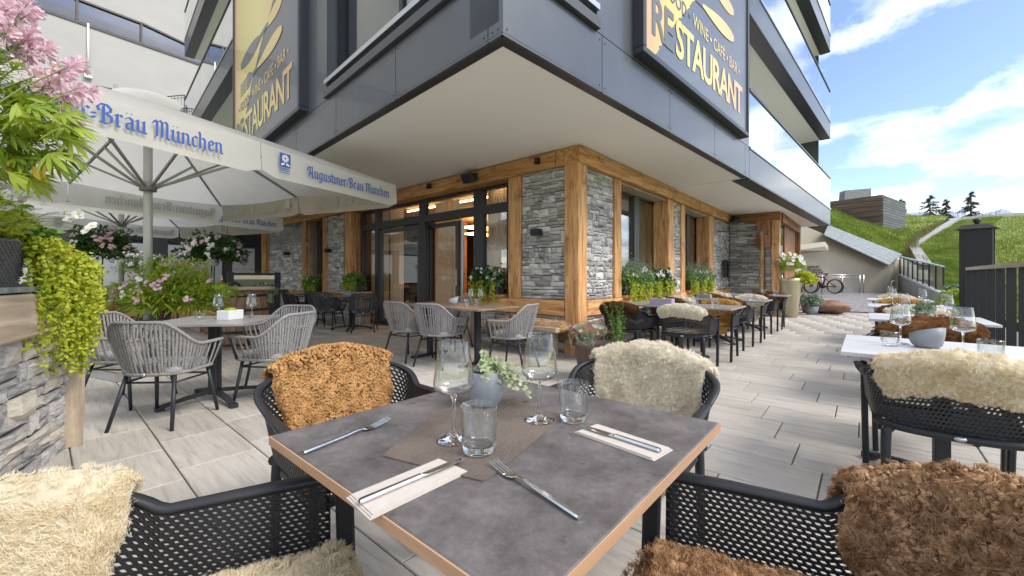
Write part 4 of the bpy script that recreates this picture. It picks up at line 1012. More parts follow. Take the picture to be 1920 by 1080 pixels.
def rchair(src, loc, face, label, group):
    rz = R(face-90)
    if first[id(src)]:
        first[id(src)] = False; src.location = (*loc, 0); src.rotation_euler = (0,0,rz); tag(src, label, 'chair', group); return src
    return dup(src, (*loc, 0), rz, label, group)
CF = math.degrees(math.atan2(CA, SA))     # world angle of the camera's line of sight
GA = 'pale grey rope armchairs'; GD = 'dark rope armchairs by the wall'
rchair(RC, (-4.47,1.02), CF+4, 'pale grey rope armchair seen from behind, in front of the table with the white box', GA)
rchair(RC, (-4.60,1.86), CF-88, 'pale grey rope armchair on the left of the table with the white box', GA)
rchair(RC, (-3.70,0.98), CF+78, 'pale grey rope armchair on the right of the table with the white box', GA)
rchair(RC, (-3.42,1.62), CF+172, 'pale grey rope armchair on the far side of the table with the white box', GA)
rchair(RC, (-1.74,0.98), 14, 'pale grey rope armchair at the dark wooden table, nearest of its two on the left', GA)
rchair(RC, (-1.78,1.62), 8, 'pale grey rope armchair at the left end of the dark wooden table', GA)
rchair(RC, (-1.30,0.14), 104, 'pale grey rope armchair at the right end of the dark wooden table', GA)
rchair(RC, (-0.86,1.80), 190, 'pale grey rope armchair behind the dark wooden table, beside the glass door', GA)
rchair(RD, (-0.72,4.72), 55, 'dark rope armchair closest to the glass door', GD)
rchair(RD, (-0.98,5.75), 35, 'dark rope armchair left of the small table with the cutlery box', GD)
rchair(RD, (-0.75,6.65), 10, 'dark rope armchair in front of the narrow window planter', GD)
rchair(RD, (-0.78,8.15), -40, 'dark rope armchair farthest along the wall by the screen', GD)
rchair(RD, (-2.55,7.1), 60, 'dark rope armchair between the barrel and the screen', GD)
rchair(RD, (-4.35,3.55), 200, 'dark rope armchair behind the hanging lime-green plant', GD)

# ------------------------------------------------------------------ tables
def table(label, loc, size, rz, top, edge=None, h=0.75, th=0.022, base='fold', group=None, name='terrace_table'):
    root = thing(name, label, 'table', (*loc, 0), rz, group); sx, sy = size
    b = MB(); b.box((0,0,h-th/2),(sx,sy,th)); tp = b.build('table_top', top, root, bevel=.0025)
    if edge:
        e = MB(); w = .003
        for c, d in (((0,-sy/2-w/2,h-th/2),(sx+2*w,w,th-.004)),((0,sy/2+w/2,h-th/2),(sx+2*w,w,th-.004)),((-sx/2-w/2,0,h-th/2),(w,sy,th-.004)),((sx/2+w/2,0,h-th/2),(w,sy,th-.004))): e.box(c, d)
        e.build('edge_band', edge, tp)
    if base == 'fold':
        for dx in (-.035,.035):
            c = MB(); c.box((dx,0,(h-th)/2+.03),(.05,.06,h-th-.06)); c.build('column', 'metal_leg', root, bevel=.004)
        p = MB(); p.box((0,0,h-th-.012),(.42,.30,.02)); p.build('mounting_plate', 'metal_leg', root)
        for k in range(4):
            a = R(45+90*k); d = Vector((math.cos(a),math.sin(a),0)); f = MB()
            f.obox(d*.04+Vector((0,0,.085)), d*.24+Vector((0,0,.06)), .045, .03); f.obox(d*.24+Vector((0,0,.06)), d*.40+Vector((0,0,.03)), .045, .026); ft = f.build('foot', 'metal_leg', root)
            g = MB(); g.obox(d*.37+Vector((0,0,.018)), d*.43+Vector((0,0,.018)), .055, .036); g.build('foot_pad', 'black', ft)
    else:
        for dx in (-.5,.5):
            c = MB(); c.box((dx*sx*.55,0,(h-th)/2+.02),(.05,.08,h-th-.04)); c.build('column', 'metal_leg', root); f = MB(); f.obox((dx*sx*.55,-sy*.4,.02),(dx*sx*.55,sy*.4,.02),.06,.03); f.build('foot', 'metal_leg', root)
    return root
table('square dark grey concrete-look table with wood-coloured edge in the foreground', (-4.365,-2.495), (.80,.79), R(0), 'laminate', 'laminate_edge', th=.024)
table('grey table with a white box and wine glasses amid rope armchairs', (-4.08,1.36), (.82,.82), R(CF+10), 'table_grey', h=.74)
table('long dark wooden table by the sliding doors with tall glasses', (-1.42,1.12), (1.70,.80), R(93), 'table_wood', base='pair')
GT = 'small dark tables by the wall'
table('small dark table with a cutlery box beside the glass door', (-0.72,5.25), (.75,.70), R(5), 'table_wood', h=.74, group=GT)
table('small dark table under the narrow window planter', (-0.70,7.55), (.75,.70), R(5), 'table_wood', h=.74, group=GT)
GR = 'dark tables along the right facade'; GP = 'pale tables along the railing'
for x, lb in ((.66,'dark table along the facade with a lilac box, nearest to the corner post'),(2.72,'dark table along the facade, middle one of the row'),(5.10,'dark table along the facade, last one before the golden planter')):
    table(lb, (x,-1.22), (.80,1.50), 0, 'table_grey', group=GR, base='fold')
PX = ((-2.02,'pale table on the right with a tilted grey bowl, nearest of its row'),(.28,'pale table by the railing, second of its row, behind two brown fleeces'),(2.42,'pale table by the railing, third of its row'),(4.50,'pale table by the railing, last of its row'))
for i, (x, lb) in enumerate(PX): table(lb, (x,-3.48 if i == 0 else -3.60), (.82,.80), 0, 'table_pale', group=GP)
# ------------------------------------------------------------------ sheepskins: puffy skin with real locks of wool
QT = np.linspace(0.12, 0.88, 400); XT = shell_pt(QT, np.ones(400))[:,0]
def back_surf(hw, x0, fin, fout, gap=0.010, q0=None, q1=None):
    """drape over the backrest: v=0 inside at height fraction fin, over the rim, v=1 outside at fraction fout"""
    li, lo, lt = (1-fin)*0.33, (1-fout)*0.33, 0.07; T = li+lt+lo
    def S(u, v):
        q = np.interp(u*hw+x0, XT, QT) if q0 is None else np.clip(q0+(q1-q0)*(u+1)/2, 0.02, .98); s = v*T
        f = np.where(s < li, fin + s/0.33, np.where(s < li+lt, 1.0, 1 - (s-li-lt)/0.33)); ph = np.clip((s-li)/lt, 0, 1)*math.pi
        P = shell_pt(q, f); A = shell_pt(q+.01, f); B_ = shell_pt(q-.01, f); t = A-B_; t /= np.linalg.norm(t, axis=-1, keepdims=True)+1e-9
        o = np.stack([t[...,1], -t[...,0], np.zeros_like(q)], -1); o /= np.linalg.norm(o, axis=-1, keepdims=True)+1e-9; up = np.array([0,0,1.0])
        N = -o*np.cos(ph)[...,None] + up*np.sin(ph)[...,None]
        P = P + o*0.008 + N*(gap+0.008) + up*0.006*np.sin(ph)[...,None]
        return P, N
    return S
def seat_surf(hw, y0=-0.20, y1=0.215, hang=0.10):
    L = y1-y0; T = L+hang
    def S(u, v):
        s = v*T; fl = s < L; a = np.clip((s-L)/max(hang,1e-3), 0, 1)
        y = np.where(fl, y0+s, y1+0.03*np.sin(a*math.pi/2)); z = np.where(fl, 0.447, 0.447-hang*a**1.3)
        P = np.stack([u*hw, y, z], -1); N = np.stack([u*0.15, np.where(fl, 0, a), np.where(fl, 1.0, 1-a*.9)], -1); N = N/np.linalg.norm(N, axis=-1, keepdims=True)
        return P, N
    return S
def fleece_mesh(name, S, n, ln, rad, thick, curl=1.0, droop=0.3, seed=0, edge=0.10, nu=44, nv=40, clump=0.5, lump=0.35, per=1, spread=.004, tight=.6, tube=False, nub=0.0, nubs=0, rnd=0.16, nsz=1.0):
    g = np.random.default_rng(seed)
    ph = g.uniform(0, 6.28, 12)
    def wob(v, k): return edge*(np.sin(v*7+ph[k])*.5 + np.sin(v*15+ph[k+1])*.35 + np.sin(v*31+ph[k+2])*.2)
    def warp(u, v): 
        uu = u*(1 - rnd*np.abs(2*v-1)**3)*(1 + np.where(u > 0, wob(v, 0), wob(v, 3))*np.abs(u)); vv = v + (np.where(v > .5, wob(u*.5+.5, 6), wob(u*.5+.5, 9)))*0.5*np.abs(2*v-1)**3
        return np.clip(uu, -1.05, 1.05), np.clip(vv, 0, 1)
    def puff(u, v):
        e = np.clip(1-np.abs(u)**9, 0, 1)**.5*np.clip(1-np.abs(2*v-1)**9, 0, 1)**.5
        return thick*(0.25+0.75*e)*(1 + lump*(np.sin(u*6+ph[0])*np.sin(v*9+ph[1])*.5 + np.sin(u*14+ph[2]+v*5)*np.sin(v*17+ph[3])*.5))
    # under-skin
    U_, V_ = np.meshgrid(np.linspace(-1,1,nu), np.linspace(0,1,nv)); uf, vf = U_.ravel(), V_.ravel(); uw, vw = warp(uf, vf); P, N = S(uw, vw)
    e = np.where((np.abs(uf) > .999) | (vf < .001) | (vf > .999), 0.0, 1.0)
    pu = puff(uf, vf)*e*.64 + g.normal(0, .0015, len(uf)); V0 = P + N*pu[:,None]
    idx = np.arange(nu*nv).reshape(nv, nu); Q0 = np.stack([idx[:-1,:-1].ravel(), idx[:-1,1:].ravel(), idx[1:,1:].ravel(), idx[1:,:-1].ravel()], -1)
    # locks: hairs gathered into clumps that share a tip and a curl
    per = max(1, per); nc = n//per; n = nc*per
    u = g.uniform(-1,1,nc); v = g.uniform(0,1,nc); m_ = nc//6; u[:m_] = np.sign(g.uniform(-1,1,m_))*g.uniform(.93,1.0,m_); v[m_:m_+m_//2] = np.where(g.uniform(0,1,m_//2) < .5, g.uniform(0,.03,m_//2), g.uniform(.97,1,m_//2))
    uw, vw = warp(u, v); P, N = S(uw, vw); P2, _ = S(np.clip(uw+.02,-1.05,1.05), vw); tu = P2-P; tu /= np.linalg.norm(tu,axis=1,keepdims=True)+1e-9; tv = np.cross(N, tu)
    B0 = P + N*(puff(u, v)*0.74)[:,None]; sc = 40.0
    if nub: B0 = B0 + N*(nub*(np.sin(B0[:,0]*330+ph[1]+2*np.sin(B0[:,2]*120))*np.sin(B0[:,2]*310+ph[2]+2*np.sin(B0[:,0]*110))))[:,None]
    fx = np.sin(B0[:,0]*sc+ph[4]) + np.sin(B0[:,2]*sc*1.3+ph[5]) + np.sin((B0[:,0]+B0[:,1])*sc*2.1+ph[6])*.7; fy = np.sin(B0[:,2]*sc+ph[7]) + np.sin(B0[:,1]*sc*1.2+ph[8]) + np.sin((B0[:,2]-B0[:,0])*sc*1.9+ph[9])*.7
    out = np.clip((np.abs(u)-.85)/.15, 0, 1)*np.sign(u)*0.9
    a = g.normal(0, .35, (nc,2)); D = N*(0.7+g.uniform(0,.45,nc))[:,None] + tu*(a[:,:1]+clump*fx[:,None]*.55+out[:,None]) + tv*(a[:,1:]+clump*fy[:,None]*.55); D[:,2] -= droop
    D /= np.linalg.norm(D,axis=1,keepdims=True)+1e-9
    ax1 = np.cross(D, g.normal(0,1,(nc,3))); ax1 /= np.linalg.norm(ax1,axis=1,keepdims=True)+1e-9; ax2 = np.cross(D, ax1)
    L = ln*g.uniform(.65,1.2,nc); th0 = g.uniform(0,6.28,nc); rep_ = lambda A: np.repeat(A, per, 0)
    B0, D, ax1, ax2, L, th0, tu, tv, N = map(rep_, (B0, D, ax1, ax2, L, th0, tu, tv, N))
    o2 = g.normal(0, 1, (n,2))*spread; off = tu*o2[:,:1] + tv*o2[:,1:]; L = L*g.uniform(.75,1.1,n); rr = rad*g.uniform(.7,1.25,n); K = 3; Vs = []
    jt = g.normal(0, spread*.25, (n,3))
    for k in range(K+1):
        s = k/K; w = curl*L*0.28*(s**.7); an = th0 + s*curl*4.2
        C = B0 + off*(1-tight*s) + jt*s + D*(L*s*(1-.18*curl*s))[:,None] + ax1*(w*np.cos(an))[:,None] + ax2*(w*np.sin(an))[:,None]; C[:,2] -= droop*L*.5*s*s
        r = rr*(1.0, .95, .75, .15)[k]
        if tube:
            for j in range(3): q = 2*math.pi*j/3; Vs.append(C + ax1*(r*math.cos(q))[:,None] + ax2*(r*math.sin(q))[:,None])
        else:
            if k == 0: wd = np.cross(D, g.normal(0,1,(n,3))); wd /= np.linalg.norm(wd,axis=1,keepdims=True)+1e-9
            Vs += [C - wd*r[:,None], C + wd*r[:,None]]
    m3 = 3 if tube else 2; VL = np.stack(Vs, 1).reshape(-1,3); base = np.arange(n)[:,None]*((K+1)*m3) + len(V0); Qs = []
    for k in range(K):
        for j in range(3 if tube else 1): Qs.append(np.concatenate([base+k*m3+j, base+k*m3+(j+1)%m3, base+(k+1)*m3+(j+1)%m3, base+(k+1)*m3+j], 1))
    if nubs:   # tight curls: small rounded knots of wool packed over the skin
        un, vn = warp(g.uniform(-1,1,nubs), g.uniform(0,1,nubs)); P, N = S(un, vn); C = P + N*(puff(un, vn)*.86)[:,None]; rn = g.uniform(.0035,.0085,nubs)*nsz; A = g.normal(0,1,(nubs,3)); A = A/np.linalg.norm(A,axis=1,keepdims=True); B1 = np.cross(A, g.normal(0,1,(nubs,3))); B1 /= np.linalg.norm(B1,axis=1,keepdims=True); B2 = np.cross(A, B1)
        rows = []; nr, ns = 4, 6
        for i in range(nr):
            e_ = math.pi*(i+.001)/(nr-1+.002)
            for j in range(ns): q = 2*math.pi*j/ns; k_ = g.uniform(.75,1.2,nubs)*rn; rows.append(C + A*(k_*1.25*math.cos(e_))[:,None] + B1*(k_*math.sin(e_)*math.cos(q))[:,None] + B2*(k_*.8*math.sin(e_)*math.sin(q))[:,None])
        VN = np.stack(rows, 1).reshape(-1,3); bN = np.arange(nubs)[:,None]*(nr*ns) + len(V0) + len(VL)
        for i in range(nr-1):
            for j in range(ns): Qs.append(np.concatenate([bN+i*ns+j, bN+i*ns+(j+1)%ns, bN+(i+1)*ns+(j+1)%ns, bN+(i+1)*ns+j], 1))
        VL = np.concatenate([VL, VN])
    return arrays_mesh(name, np.concatenate([V0, VL]), np.concatenate([Q0]+Qs))
FLEECE_CACHE = {}
def dress(o, material): o.material_slots[0].link = 'OBJECT'; o.material_slots[0].material = MATS[material]; return o
def fleece(chair, key, mk, material, label, seat=None, group='sheepskins on the chairs'):
    """a skin lying over a chair: a thing of its own, placed where the chair stands"""
    if key not in FLEECE_CACHE: FLEECE_CACHE[key] = mk()
    me = FLEECE_CACHE[key]
    root = thing('sheepskin', label, 'sheepskin', chair.location, chair.rotation_euler[2], group)
    dress(link('back_fleece', me, material, root), material)
    if seat:
        if seat not in FLEECE_CACHE:
            nn, ln, rad, hang, hw, tk = {'seat_big': (34000,.020,.0008,.13,.245,.085), 'seat_small': (4000,.024,.0035,.09,.245,.022)}[seat]
            FLEECE_CACHE[seat] = fleece_mesh(seat, seat_surf(hw, hang=hang), nn, ln, rad, tk, .8, .25, seed=77, per=10, spread=.006)
        dress(link('seat_fleece', FLEECE_CACHE[seat], material, root), material)
    return root
# foreground group
c1 = pchair((-4.30,-1.70), 266, 'dark plastic armchair draped in a curly brown sheepskin behind the foreground table')
c2 = pchair((-3.56,-2.42), 183, 'dark plastic armchair with a long-haired cream sheepskin right of the foreground table')
c3 = pchair((-4.97,-2.365), -23, 'dark plastic armchair at the lower left with a honey-cream sheepskin')
c4 = pchair((-4.33,-3.08), 104, 'dark plastic armchair at the lower right with a shaggy brown sheepskin')
c5 = pchair((-2.22,-3.47), 4, 'dark plastic armchair seen from behind, cream fleece over its back, at the nearest pale table')
fleece(c1, 'curly', lambda: fleece_mesh('curly', back_surf(.262,-.012,.02,.78), 44000, .011, .0007, .036, 1.7, .05, 1, .05, clump=.4, lump=.3, per=8, spread=.004, tight=.4, nub=.005, nubs=8000), 'wool_brown', 'curly caramel-brown sheepskin over the chair behind the foreground table')
fleece(c2, 'long', lambda: fleece_mesh('long', back_surf(.268,.0,.02,.50), 96000, .021, .0005, .032, 1.0, .22, 2, .04, clump=.6, per=16, spread=.0055, tight=.5), 'wool_cream', 'long-haired cream sheepskin over the chair right of the foreground table', 'seat_big')
fleece(c3, 'honey', lambda: fleece_mesh('honey', back_surf(.225,-.04,.05,.30,.010,.285,.70), 100000, .012, .0006, .034, .9, .08, 3, .03, clump=.5, lump=.22, per=12, spread=.006, tight=.45, rnd=.30), 'wool_honey', 'thick honey-cream sheepskin on the chair at the lower left', 'seat_big')
fleece(c4, 'shaggy', lambda: fleece_mesh('shaggy', back_surf(.225,-.03,.05,.30,.010,.32,.735), 76000, .021, .0008, .036, 1.6, .12, 4, .04, clump=.5, lump=.34, per=18, spread=.0055, tight=.55, nub=.007, rnd=.30, nubs=7000, nsz=.8), 'wool_dark', 'shaggy dark brown sheepskin on the chair at the lower right', 'seat_big')
fleece(c5, 'over', lambda: fleece_mesh('over', back_surf(.262,.0,.45,.52), 46000, .020, .0007, .031, 1.0, .28, 5, .05, clump=.8, per=16, spread=.006, tight=.6), 'wool_honey', 'cream sheepskin hanging over the back of the chair at the nearest pale table')
small = lambda seed, fi, fo: (lambda: fleece_mesh('small%d' % seed, back_surf(.262,0,fi,fo), 9000, .022, .0028, .032, .9, .3, seed, .08, 28, 24, per=6, spread=.007))
mid = lambda seed, fi, fo: (lambda: fleece_mesh('mid%d' % seed, back_surf(.262,0,fi,fo), 16000, .017, .0020, .032, .9, .3, seed, .08, 32, 28, per=6, spread=.006))
# chairs along the right facade
ROW = [ # x, y, facing, fleece colour, texture key, seat fleece, words
 (.20,-1.50,2,'wool_cream','mid21','seat_small','cream','seen from behind at the table nearest the corner post'),
 (.16,-.74,-3,'wool_deep','mid21','seat_small','dark brown','seen from behind beside the pot of rosemary'),
 (1.14,-1.55,181,'wool_amber','small31','seat_small','amber','facing the camera at the table nearest the corner post'),
 (1.12,-.78,180,'wool_deep','small31',None,'dark brown','behind the lilac box on the nearest facade table'),
 (2.20,-1.52,0,'wool_deep','small22','seat_small','dark brown','seen from behind at the middle facade table'),
 (2.18,-.80,0,'wool_cream','small22',None,'pale cream','on the wall side of the middle facade table'),
 (3.26,-1.54,180,'wool_cream','small31','seat_small','cream','facing the camera at the middle facade table'),
 (3.26,-.80,180,'wool_rust','small31',None,'rust brown','on the wall side, far end of the middle table'),
 (4.64,-1.52,0,'wool_deep','small22','seat_small','dark brown','seen from behind near the golden planter'),
 (4.62,-.78,0,'wool_cream','small22',None,'cream','on the wall side near the golden planter'),
 (5.62,-1.54,180,'wool_rust','small31',None,'rust brown','facing the camera right in front of the golden planter')]
MK = {'mid21': mid(21,.50,.66), 'small31': small(31,.0,.70), 'small22': small(22,.45,.60)}
for x, y, a, wc, key, seat, colr, wh in ROW:
    c = pchair((x,y), a, 'armchair with %s fleece, %s' % (colr, wh)); fleece(c, key, MK[key], wc, '%s sheepskin on the chair %s' % (colr, wh), seat)
RR = [(-1.30,-3.50,180,'wool_rust','mid32',None,'thick brown','on the far side of the nearest pale table'),
 (.02,-3.60,0,'wool_rust','mid33',None,'brown','on the near side of the second pale table'),
 (.98,-3.60,180,'wool_cream','small31',None,'cream','on the far side of the second pale table'),
 (2.16,-3.60,0,'wool_rust','small22',None,'brown','on the near side of the third pale table'),
 (3.10,-3.60,180,'wool_amber','small31',None,'tan','on the far side of the third pale table'),
 (4.24,-3.60,0,'wool_cream','small22',None,'pale','on the near side of the last pale table'),
 (5.18,-3.60,180,'wool_honey','small31',None,'honey','on the far side of the last pale table')]
MK['mid32'] = mid(32,.05,.55); MK['mid33'] = mid(33,.4,.5)
for x, y, a, wc, key, seat, colr, wh in RR:
    c = pchair((x,y), a, 'armchair with %s fleece, %s' % (colr, wh)); fleece(c, key, MK[key], wc, '%s sheepskin on the chair %s' % (colr, wh), seat)

# ------------------------------------------------------------------ hides over the wall bench
def bench(name, label, p0, p1, w):
    r = thing(name, label, 'bench'); p0 = Vector(p0); p1 = Vector(p1); t = (p1-p0).normalized(); n = Vector((-t.y,t.x,0))
    beam('seat_plank', p0+Vector((0,0,.40)), p1+Vector((0,0,.40)), w, .06, 'timber_grey', r); L = (p1-p0).length
    for f in (.12,.88): q = p0 + t*L*f; b = MB(); b.box((q.x,q.y,.185),(.10,.10,.37), math.atan2(t.y,t.x)); b.build('bench_leg', 'timber_grey', r)
    return r
bench('wall_bench', 'timber wall bench under a brown hide left of the corner post', (-.30,.04,0), (-.30,1.55,0), .40)
bench('wall_bench', 'timber wall bench under a spotted hide right of the corner post', (-.36,-.32,0), (2.4,-.32,0), .40)
def hide(label, p0, p1, w, m, seed):
    """roll of fur lying along the bench, hanging over its front and end"""
    p0 = Vector(p0); p1 = Vector(p1); t = p1-p0; L = t.length; t.normalize(); n = Vector((t.y,-t.x,0)); g = random.Random(seed)
    nu, nv = 26, 26; V = []
    for j in range(nv+1):
        f = j/nv; a = math.pi*(-.30 + 1.45*f); 
        for i in range(nu+1):
            s = i/nu; e = min(s, 1-s)*8; k = min(1, e)**.5
            rr = (.9+.1*math.sin(s*9+seed)+.08*math.sin(f*11+s*5))*k
            x = s*L; yv = -math.cos(a)*w*.55*rr; zz = .405 + math.sin(a)*.11*rr + (.0 if f < .75 else -(f-.75)*.85*rr) + g.uniform(-.004,.004)
            q = p0 + t*x + n*(yv+.03); V.append((q.x,q.y,zz))
    b = MB(); b.add(V, [(j*(nu+1)+i, j*(nu+1)+i+1, (j+1)*(nu+1)+i+1, (j+1)*(nu+1)+i) for j in range(nv) for i in range(nu)], True)
    r = thing('animal_hide', label, 'hide'); o = b.build('hide_skin', m, r, fixn=True)
    # short fur
    Vn = np.array(V); k = rng.integers(0, len(Vn), 6000); B0 = Vn[k] + rng.normal(0,.012,(6000,3)); c = Vn.mean(0); D = B0 - np.array([c[0],c[1],.40]); ax = np.array([t.x,t.y,0]); D -= np.outer(D@ax, ax)*.85; D /= np.linalg.norm(D,axis=1,keepdims=True)+1e-9
    D += rng.normal(0,.35,D.shape); sd = np.cross(D, rng.normal(0,1,D.shape)); sd /= np.linalg.norm(sd,axis=1,keepdims=True)
    ln = .016; A = np.stack([B0-sd*.003, B0+sd*.003, B0+D*ln], 1).reshape(-1,3); link('short_fur', arrays_mesh('short_fur', A, tris=np.arange(len(A)).reshape(-1,3)), m, r)
    return r
hide('brown animal hide on the bench left of the corner post', (-.28,-.04,0), (-.28,1.35,0), .50, 'cowhide_brown', 3)
hide('white and brown spotted cow hide on the bench right of the corner post', (1.35,-.32,0), (-.46,-.32,0), .50, 'cowhide', 5)

# ------------------------------------------------------------------ tableware
def on(loc, name, label, cat, rz=0, group=None): return thing(name, label, cat, loc, rz, group)
WINE = [(.0095,.1036),(.022,.1065),(.036,.1115),(.0445,.119),(.0472,.127),(.0468,.137),(.0412,.180),(.0340,.2275),(.0334,.2283),(.0328,.2275),(.0400,.180),(.0455,.137),(.0458,.128),(.0433,.1205),(.035,.1135),(.020,.109),(0,.1075)]
TUMB = [(0,.0),(.030,.0),(.033,.004),(.0342,.012),(.0395,.085),(.0400,.0945),(.0386,.0950),(.0380,.093),(.0325,.022),(.028,.0165),(0,.0155)]
def lathe_mesh(name, prof, n=40, facet=0.0, k=10):
    b = MB(); b.lathe(prof, n)
    if facet:
        for i, v in enumerate(b.v):
            ring = i//n; q = 2*math.pi*(i % n)/n; x, y, z = v; rr = math.hypot(x,y)
            if 2 <= ring <= 4 and rr > 1e-4:
                f = 1 - facet*(0.5+0.5*math.cos(k*q + z*55))*(1 if .012 < z < .09 else .2); b.v[i] = (x*f, y*f, z)
    m = b.mesh(name); m.materials.append(MATS['glass']); return m
WM = lathe_mesh('wine_glass', WINE, 40)
TPROF = [(.0332,.006)] + [(.0338+.0062*(i/10), .010+.076*(i/10)) for i in range(11)] + [(.0403,.0935),(.0394,.0950),(.0386,.0935),(.0335,.024),(.0285,.0172)]
def tumbler_mesh():
    b = MB(); n = 48; b.lathe(TPROF, n)
    for i, v in enumerate(b.v):
        ring = i//n; q = 2*math.pi*(i % n)/n; x, y, z = v
        if 1 <= ring <= 11: f = 1 - .075*abs(math.sin(4.5*q + 2.2*math.sin(z*60))); b.v[i] = (x*f, y*f, z)
    m = b.mesh('tumbler'); m.materials.append(MATS['glass']); return m
TM = tumbler_mesh()
def cutm():
    b = MB(); n = 36; pr = [(0,0),(.034,0),(.037,.004),(.0385,.03),(.0395,.055),(.040,.078),(.0385,.080),(.0375,.078),(.036,.03),(.030,.016),(0,.014)]; b.lathe(pr, n, smooth=False)
    g = random.Random(8)
    for i, v in enumerate(b.v):
        if 2 <= i//n <= 4: f = 1 - .06*(g.random() < .5); b.v[i] = (v[0]*f, v[1]*f, v[2])
    m = b.mesh('cut_tumbler'); m.materials.append(MATS['glass']); return m
CM = cutm()
b = MB(); b.lathe([(0,.0005),(.0295,.0005),(.0325,.005),(.0328,.012),(.028,.0165),(.018,.0145),(0,.0135)], 36); BASEM = b.mesh('glass_base'); BASEM.materials.append(MATS['glass_solid'])
b = MB(); b.lathe([(0,.0006),(.0385,.0006),(.0395,.0018),(.030,.0038),(.010,.0085),(.0045,.018),(.0037,.05),(.0037,.085),(.0046,.098),(.010,.1035),(0,.1065)], 36); STEMM = b.mesh('glass_stem'); STEMM.materials.append(MATS['glass_solid'])
def glass(me, name, p, label, group=None, s=1.0):
    o = link(name, me, None); o.location = p; o.scale = (s,s,s); tag(o, label, 'glass', group); o.rotation_euler = (0,0,random.uniform(0,6))
    if name == 'tumbler': link('glass_base', BASEM, None, o)
    if name == 'wine_glass': link('glass_stem', STEMM, None, o)
    return o
TZ = 0.7505
glass(WM, 'wine_glass', tuple(ray(851,828,.9426))[:2]+(TZ+.004,), 'tall wine glass left of the grey pot, standing on the brown leather mat')
glass(WM, 'wine_glass', tuple(ray(1012,790,1.0752))[:2]+(TZ+.004,), 'tall wine glass right of the grey pot, on the far corner of the leather mat')
glass(TM, 'tumbler', tuple(ray(898,850,.8798))[:2]+(TZ+.004,), 'faceted water tumbler in front of the left wine glass', s=1.06)
glass(TM, 'tumbler', tuple(ray(1075,788,1.0833))[:2]+(TZ,), 'faceted water tumbler near the right napkin', s=1.06)
# leather mat
def gp(px, py, z): 
    d = (CAMZ-z)*764/(py-520); p = ray(px, py, d); return Vector((p.x, p.y, z))
mt = MB(); pts = [gp(717,856,TZ),gp(905,903,TZ),gp(1052,786,TZ),gp(1000,756,TZ),gp(880,757,TZ),gp(826,772,TZ),gp(760,823,TZ)]
pts = [gp(717,856,TZ),gp(905,904,TZ),gp(925,893,TZ),gp(1053,786,TZ),gp(1046,778,TZ),gp(962,752,TZ),gp(868,757,TZ),gp(815,776,TZ),gp(768,812,TZ)]
c_ = sum(pts, Vector())/len(pts); me = MB(); me.extr([Vector((*(p.xy),TZ)) for p in pts], (0,0,.0028)); tag(me.build('leather_mat', 'leather', fixn=True), 'brown leather table mat under the glasses on the foreground table', 'table mat')
def napkin(corners, label):
    r = thing('napkin', label, 'napkin', (0,0,0)); P = [gp(*c, TZ) for c in corners]
    for k in range(3):
        e = .0015*k; Q = [p + (P[(i+2)%4]-p).normalized()*(.004*k) for i, p in enumerate(P)]; b = MB(); b.extr([Vector((q.x,q.y,TZ+.0004+.0019*k)) for q in Q], (0,0,.0016)); b.build('fold_layer', 'napkin', r, fixn=True)
    return r
napkin([(649,935),(693,977),(880,886),(826,862)], 'folded beige napkin with a knife at the near left of the foreground table')
napkin([(1076,812),(1226,866),(1262,845),(1117,797)], 'folded beige napkin with a knife at the right of the foreground table')
def strip_mesh(b, pts, ws, th):
    """flat bar through pts (Vector), width ws, thickness th, smooth; profile a flattened hexagon"""
    vs = []
    for i, p in enumerate(pts):
        t = (pts[min(i+1,len(pts)-1)]-pts[max(i-1,0)]).normalized(); a = t.cross(Vector((0,0,1))).normalized(); u = a.cross(t); w = ws[i]/2; h = th[i]/2
        for x, z in ((-w,0),(-w*.7,h),(w*.7,h),(w,0),(w*.7,-h),(-w*.7,-h)): vs.append(p+a*x+u*z)
    n = len(pts); b.add(vs, [(i*6+k, i*6+(k+1)%6, (i+1)*6+(k+1)%6, (i+1)*6+k) for i in range(n-1) for k in range(6)] + [tuple(reversed(range(6))), tuple((n-1)*6+k for k in range(6))], False); return b
def knife(p0, p1, label, z):
    r = thing('table_knife', label, 'knife'); p0 = gp(*p0, z); p1 = gp(*p1, z); d = p1-p0; L = d.length; d.normalize(); v = lambda f, dz=0: p0 + d*L*f + Vector((0,0,dz))
    b = MB(); strip_mesh(b, [v(0,.004),v(.02,.004),v(.53,.0045),v(.55,.0042)], [.0085,.0105,.0095,.008], [.007,.008,.0075,.006]); b.build('handle', 'steel', r, fixn=True)
    b = MB(); strip_mesh(b, [v(.55,.004),v(.60,.0042),v(.80,.004),v(.94,.0035),v(1.0,.003)], [.008,.0165,.0175,.014,.003], [.006,.0024,.0018,.0015,.001]); b.build('blade', 'steel', r, fixn=True)
def fork(p0, p1, label, z):
    r = thing('table_fork', label, 'fork'); p0 = gp(*p0, z); p1 = gp(*p1, z); d = p1-p0; L = d.length; d.normalize(); a = d.cross(Vector((0,0,1))); v = lambda f, dz=0, s=0: p0 + d*L*f + a*s + Vector((0,0,dz))
    b = MB(); strip_mesh(b, [v(0,.004),v(.02,.004),v(.45,.006),v(.58,.0085),v(.66,.007)], [.009,.0105,.0085,.0065,.007], [.006,.007,.0055,.004,.003]); b.build('handle', 'steel', r, fixn=True)
    b = MB(); strip_mesh(b, [v(.655,.0072),v(.69,.0045),v(.73,.0032),v(.78,.0035)], [.008,.018,.0235,.0245], [.003,.002,.0018,.0016]); b.build('fork_head', 'steel', r, fixn=True)
    for k in range(4):
        s = (-1.5+k)*.0066; b = MB(); strip_mesh(b, [v(.775,.0035,s),v(.88,.006,s),v(.96,.0095,s*.98),v(1.0,.0115,s*.96)], [.0040,.0036,.0032,.0014], [.0016]*4); b.build('tine', 'steel', r, fixn=True)
